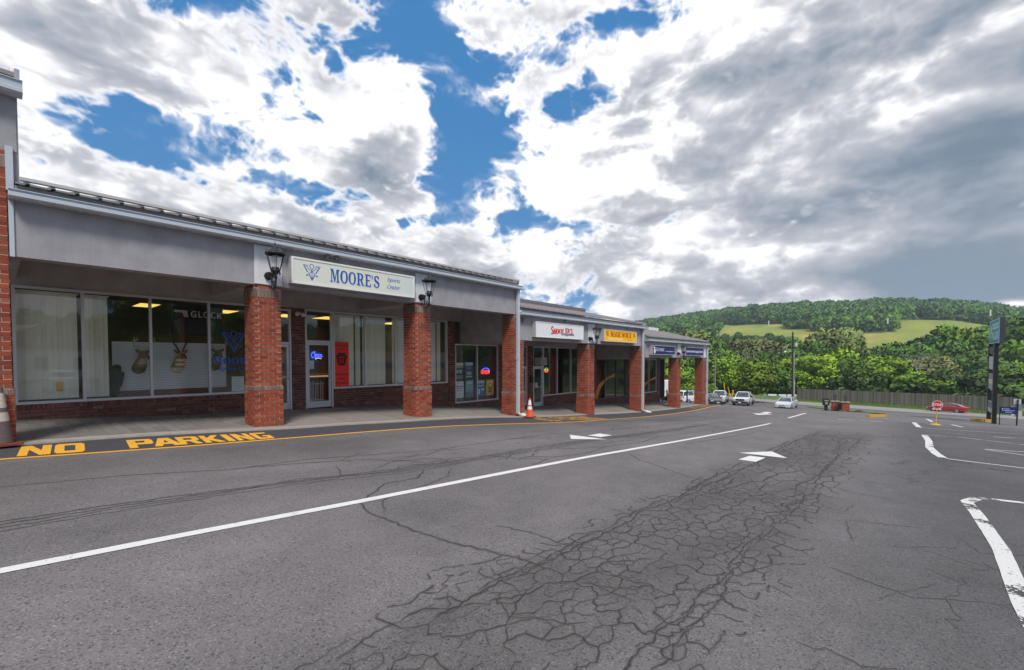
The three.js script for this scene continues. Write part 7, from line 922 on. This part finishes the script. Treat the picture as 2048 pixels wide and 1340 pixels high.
{ // bare branching snag among the trees behind the fence
  const o = thing('dead_tree', 'bare pale dead tree standing among the green trees left of the pylon', 'tree', [3.2, landY(3.2, -138), -138]), r = rng(4), L = []; const br = (a, d, len, rad, n) => { const b = a.map((v, i) => v + d[i] * len); L.push(rod(a, b, rad, 6, rad * 0.6)); if (n > 0) for (let i = 0; i < 3; i++) { const e = [d[0] + (r() - 0.5) * 1.5, d[1] + (r() - 0.3) * 0.6, d[2] + (r() - 0.5) * 1.5], l = Math.hypot(...e); br(b, e.map((v) => v / l), len * 0.62, rad * 0.55, n - 1); } }; br([0, 0, 0], [0.05, 1, 0], 4.5, 0.22, 4); mesh('branches', L, mat(0.28, 0.24, 0.2, 0.9), o);
}
const LOW = [[-40, 0.09], [-25, 0.08], [-19, 0.046], [-11, 0.043], [-9, 0.026], [-7, 0.018], [-3, 0.014], [0, 0.02], [4, 0.05], [8, 0.06], [40, 0.06]];   // how high the nearer wood reaches below the meadow
// thickets between the trees and the wood on the hill: masses nobody could count
{
  const lc = [crown(301, 1, 14, 420, 0.17), crown(302, 1, 18, 460, 0.16), crown(303, 1, 12, 380, 0.18)], r = rng(66), sets = [[], [], []], thick = [[], [], []], push = (S, x, z, R, h, col) => S[pick(r, 3)].push([x, z, R, h, col]);
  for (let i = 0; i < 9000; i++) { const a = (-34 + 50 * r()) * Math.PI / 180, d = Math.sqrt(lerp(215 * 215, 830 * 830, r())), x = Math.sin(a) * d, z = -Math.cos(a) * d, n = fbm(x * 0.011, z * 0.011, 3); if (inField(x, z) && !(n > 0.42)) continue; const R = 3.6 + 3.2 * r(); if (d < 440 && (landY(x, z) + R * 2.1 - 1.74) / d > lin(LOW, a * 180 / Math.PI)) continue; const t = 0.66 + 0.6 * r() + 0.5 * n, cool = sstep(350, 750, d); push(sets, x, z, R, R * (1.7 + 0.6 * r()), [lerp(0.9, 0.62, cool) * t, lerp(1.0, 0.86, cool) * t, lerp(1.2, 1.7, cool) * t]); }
  for (let i = 0; i < 1500; i++) { const a = (-40 + 56 * r()) * Math.PI / 180, d = lerp(122, 215, Math.sqrt(r())), x = Math.sin(a) * d, z = -Math.cos(a) * d, t = 0.55 + 0.6 * r(); push(thick, x, z, 2.2 + 2 * r(), 3 + 3.5 * r() + (d - 120) * 0.05, [0.5 * t, 0.55 * t, 0.6 * t]); }
  for (let i = 0; i < 2500; i++) { const a = (14 + 312 * r()) * Math.PI / 180, d = Math.sqrt(lerp(230 * 230, 800 * 800, r())), x = Math.sin(a) * d, z = -Math.cos(a) * d, R = 5 + 4 * r(); push(sets, x, z, R, R * 1.9, [0.9, 1, 1.2]); }
  const put = (name, S, label) => S.forEach((L, k) => { const m = new THREE.InstancedMesh(lc[k], leafMat, L.length), M4 = new THREE.Matrix4(), q = new THREE.Quaternion(), Y = new THREE.Vector3(0, 1, 0), cc = new THREE.Color(); L.forEach(([x, z, R, h, c], i) => { q.setFromAxisAngle(Y, i * 1.7); M4.compose(new THREE.Vector3(x, landY(x, z) - h * 0.08, z), q, new THREE.Vector3(R, h / 1.9, R)); m.setMatrixAt(i, M4); m.setColorAt(i, cc.setRGB(...c)); }); m.name = numbered(name); m.castShadow = m.receiveShadow = true; m.userData = { kind: 'stuff', label, category: 'wood' }; scene.add(m); });
  put('hill_wood', sets, 'dense green wood covering the hillside around the meadow'); put('thicket', thick, 'tangled green undergrowth between the trees behind the fence');
}
// tufts of grass on the verge in front of the fence
{ const r = rng(5), P = [], Cc = []; for (let i = 0; i < 9000; i++) { const x = -16 + 32 * r(), s = lerp(roadFar(x) + 0.4, roadFar(x) + 14, r()), y = G(x, -s) + 0.05, h = 0.1 + 0.16 * r(), a = r() * 6.28, w = 0.05; const k = 0.7 + 0.6 * r(); P.push(x - w * Math.cos(a), y, -s - w * Math.sin(a), x + w * Math.cos(a), y, -s + w * Math.sin(a), x + 0.06 * (r() - 0.5), y + h, -s + 0.06 * (r() - 0.5)); for (let j = 0; j < 3; j++) Cc.push(0.12 * k, 0.2 * k, 0.03 * k); } const g = new THREE.BufferGeometry(); g.setAttribute('position', new THREE.Float32BufferAttribute(P, 3)); g.setAttribute('color', new THREE.Float32BufferAttribute(Cc, 3)); g.computeVertexNormals(); const m = stuff(mesh('grass', g, leafMat)); m.userData.label = 'rough green grass between the road and the plank fence'; m.userData.category = 'grass'; }

// ---------------------------------------------------------------- across the car park, seen only as reflections in the shop windows
{ const o = thing('white_house', 'white gabled house across the car park that shows as a reflection in the shop windows', 'house', at(40, -2, 0), -0.3); mesh('wall', [bx(-4, 4, 0, 3.2, -5, 5)], M.white, o); const sh = new THREE.Shape([[-5.4, 3.1], [5.4, 3.1], [0, 5.6]].map((p) => new THREE.Vector2(...p))); mesh('roof', [new THREE.ExtrudeGeometry(sh, { depth: 8.4, bevelEnabled: false }).rotateY(Math.PI / 2).translate(-4.2, 0, 0)], mat(0.25, 0.2, 0.19, 0.8), o); for (const z of [-3, 0, 3]) mesh('window', [bx(-4.03, -4.0, 1, 2.3, z - 0.5, z + 0.5)], M.carGlass, o); }
{ const o = thing('long_building', 'long cream building with a blue band, reflected in the far shop windows', 'building', at(46, -46, 0), 0); mesh('wall', [bx(-4, 4, 0, 2.4, -16, 16), bx(-4, 4, 3.6, 5.6, -16, 16)], mat(0.55, 0.48, 0.36, 0.8), o); mesh('band', [bx(-4.02, 4.02, 2.4, 3.6, -16.02, 16.02)], mat(0.06, 0.16, 0.4, 0.7), o); }
for (const [x, z, h, k] of [[30, 12, 11, 1], [34, 4, 9, 2], [52, -14, 12, 1], [55, 10, 13, 2], [58, -28, 12, 1], [50, 22, 12, 1]]) { const o = thing('lot_tree', `dark tree across the car park, number ${h} in height order`, 'tree', at(x, z)); o.userData.label = `leafy tree across the car park, ${['nearest the white house on its left', 'just right of the nearest tree', 'left of the long cream building', 'tallest of the group', 'at the far end of the long cream building', 'behind the white house'][[12, 4, -14, 10, -28, 22].indexOf(z)]}`; const c = mesh('crown', CROWNS[k][1], leafMat, o); c.scale.set(h * 0.42, h * 0.42, h * 0.42); c.position.y = h * 0.2; const t = mesh('trunk', TRUNKS[0], barkMat, o); t.scale.set(4, h * 0.45, 4); }
vehicle('silver car parked across the car park, reflected in the shop windows', 'car', at(13, -3), 0.1, SEDAN(silver)); vehicle('dark car parked across the car park, reflected in the shop windows', 'car', at(14, 3.5), 0.05, SEDAN(blackP));
scene.fog = new THREE.FogExp2(C(0.62, 0.72, 0.8), 0.00028);                       // summer haze over the valley
renderer.render(scene, camera);
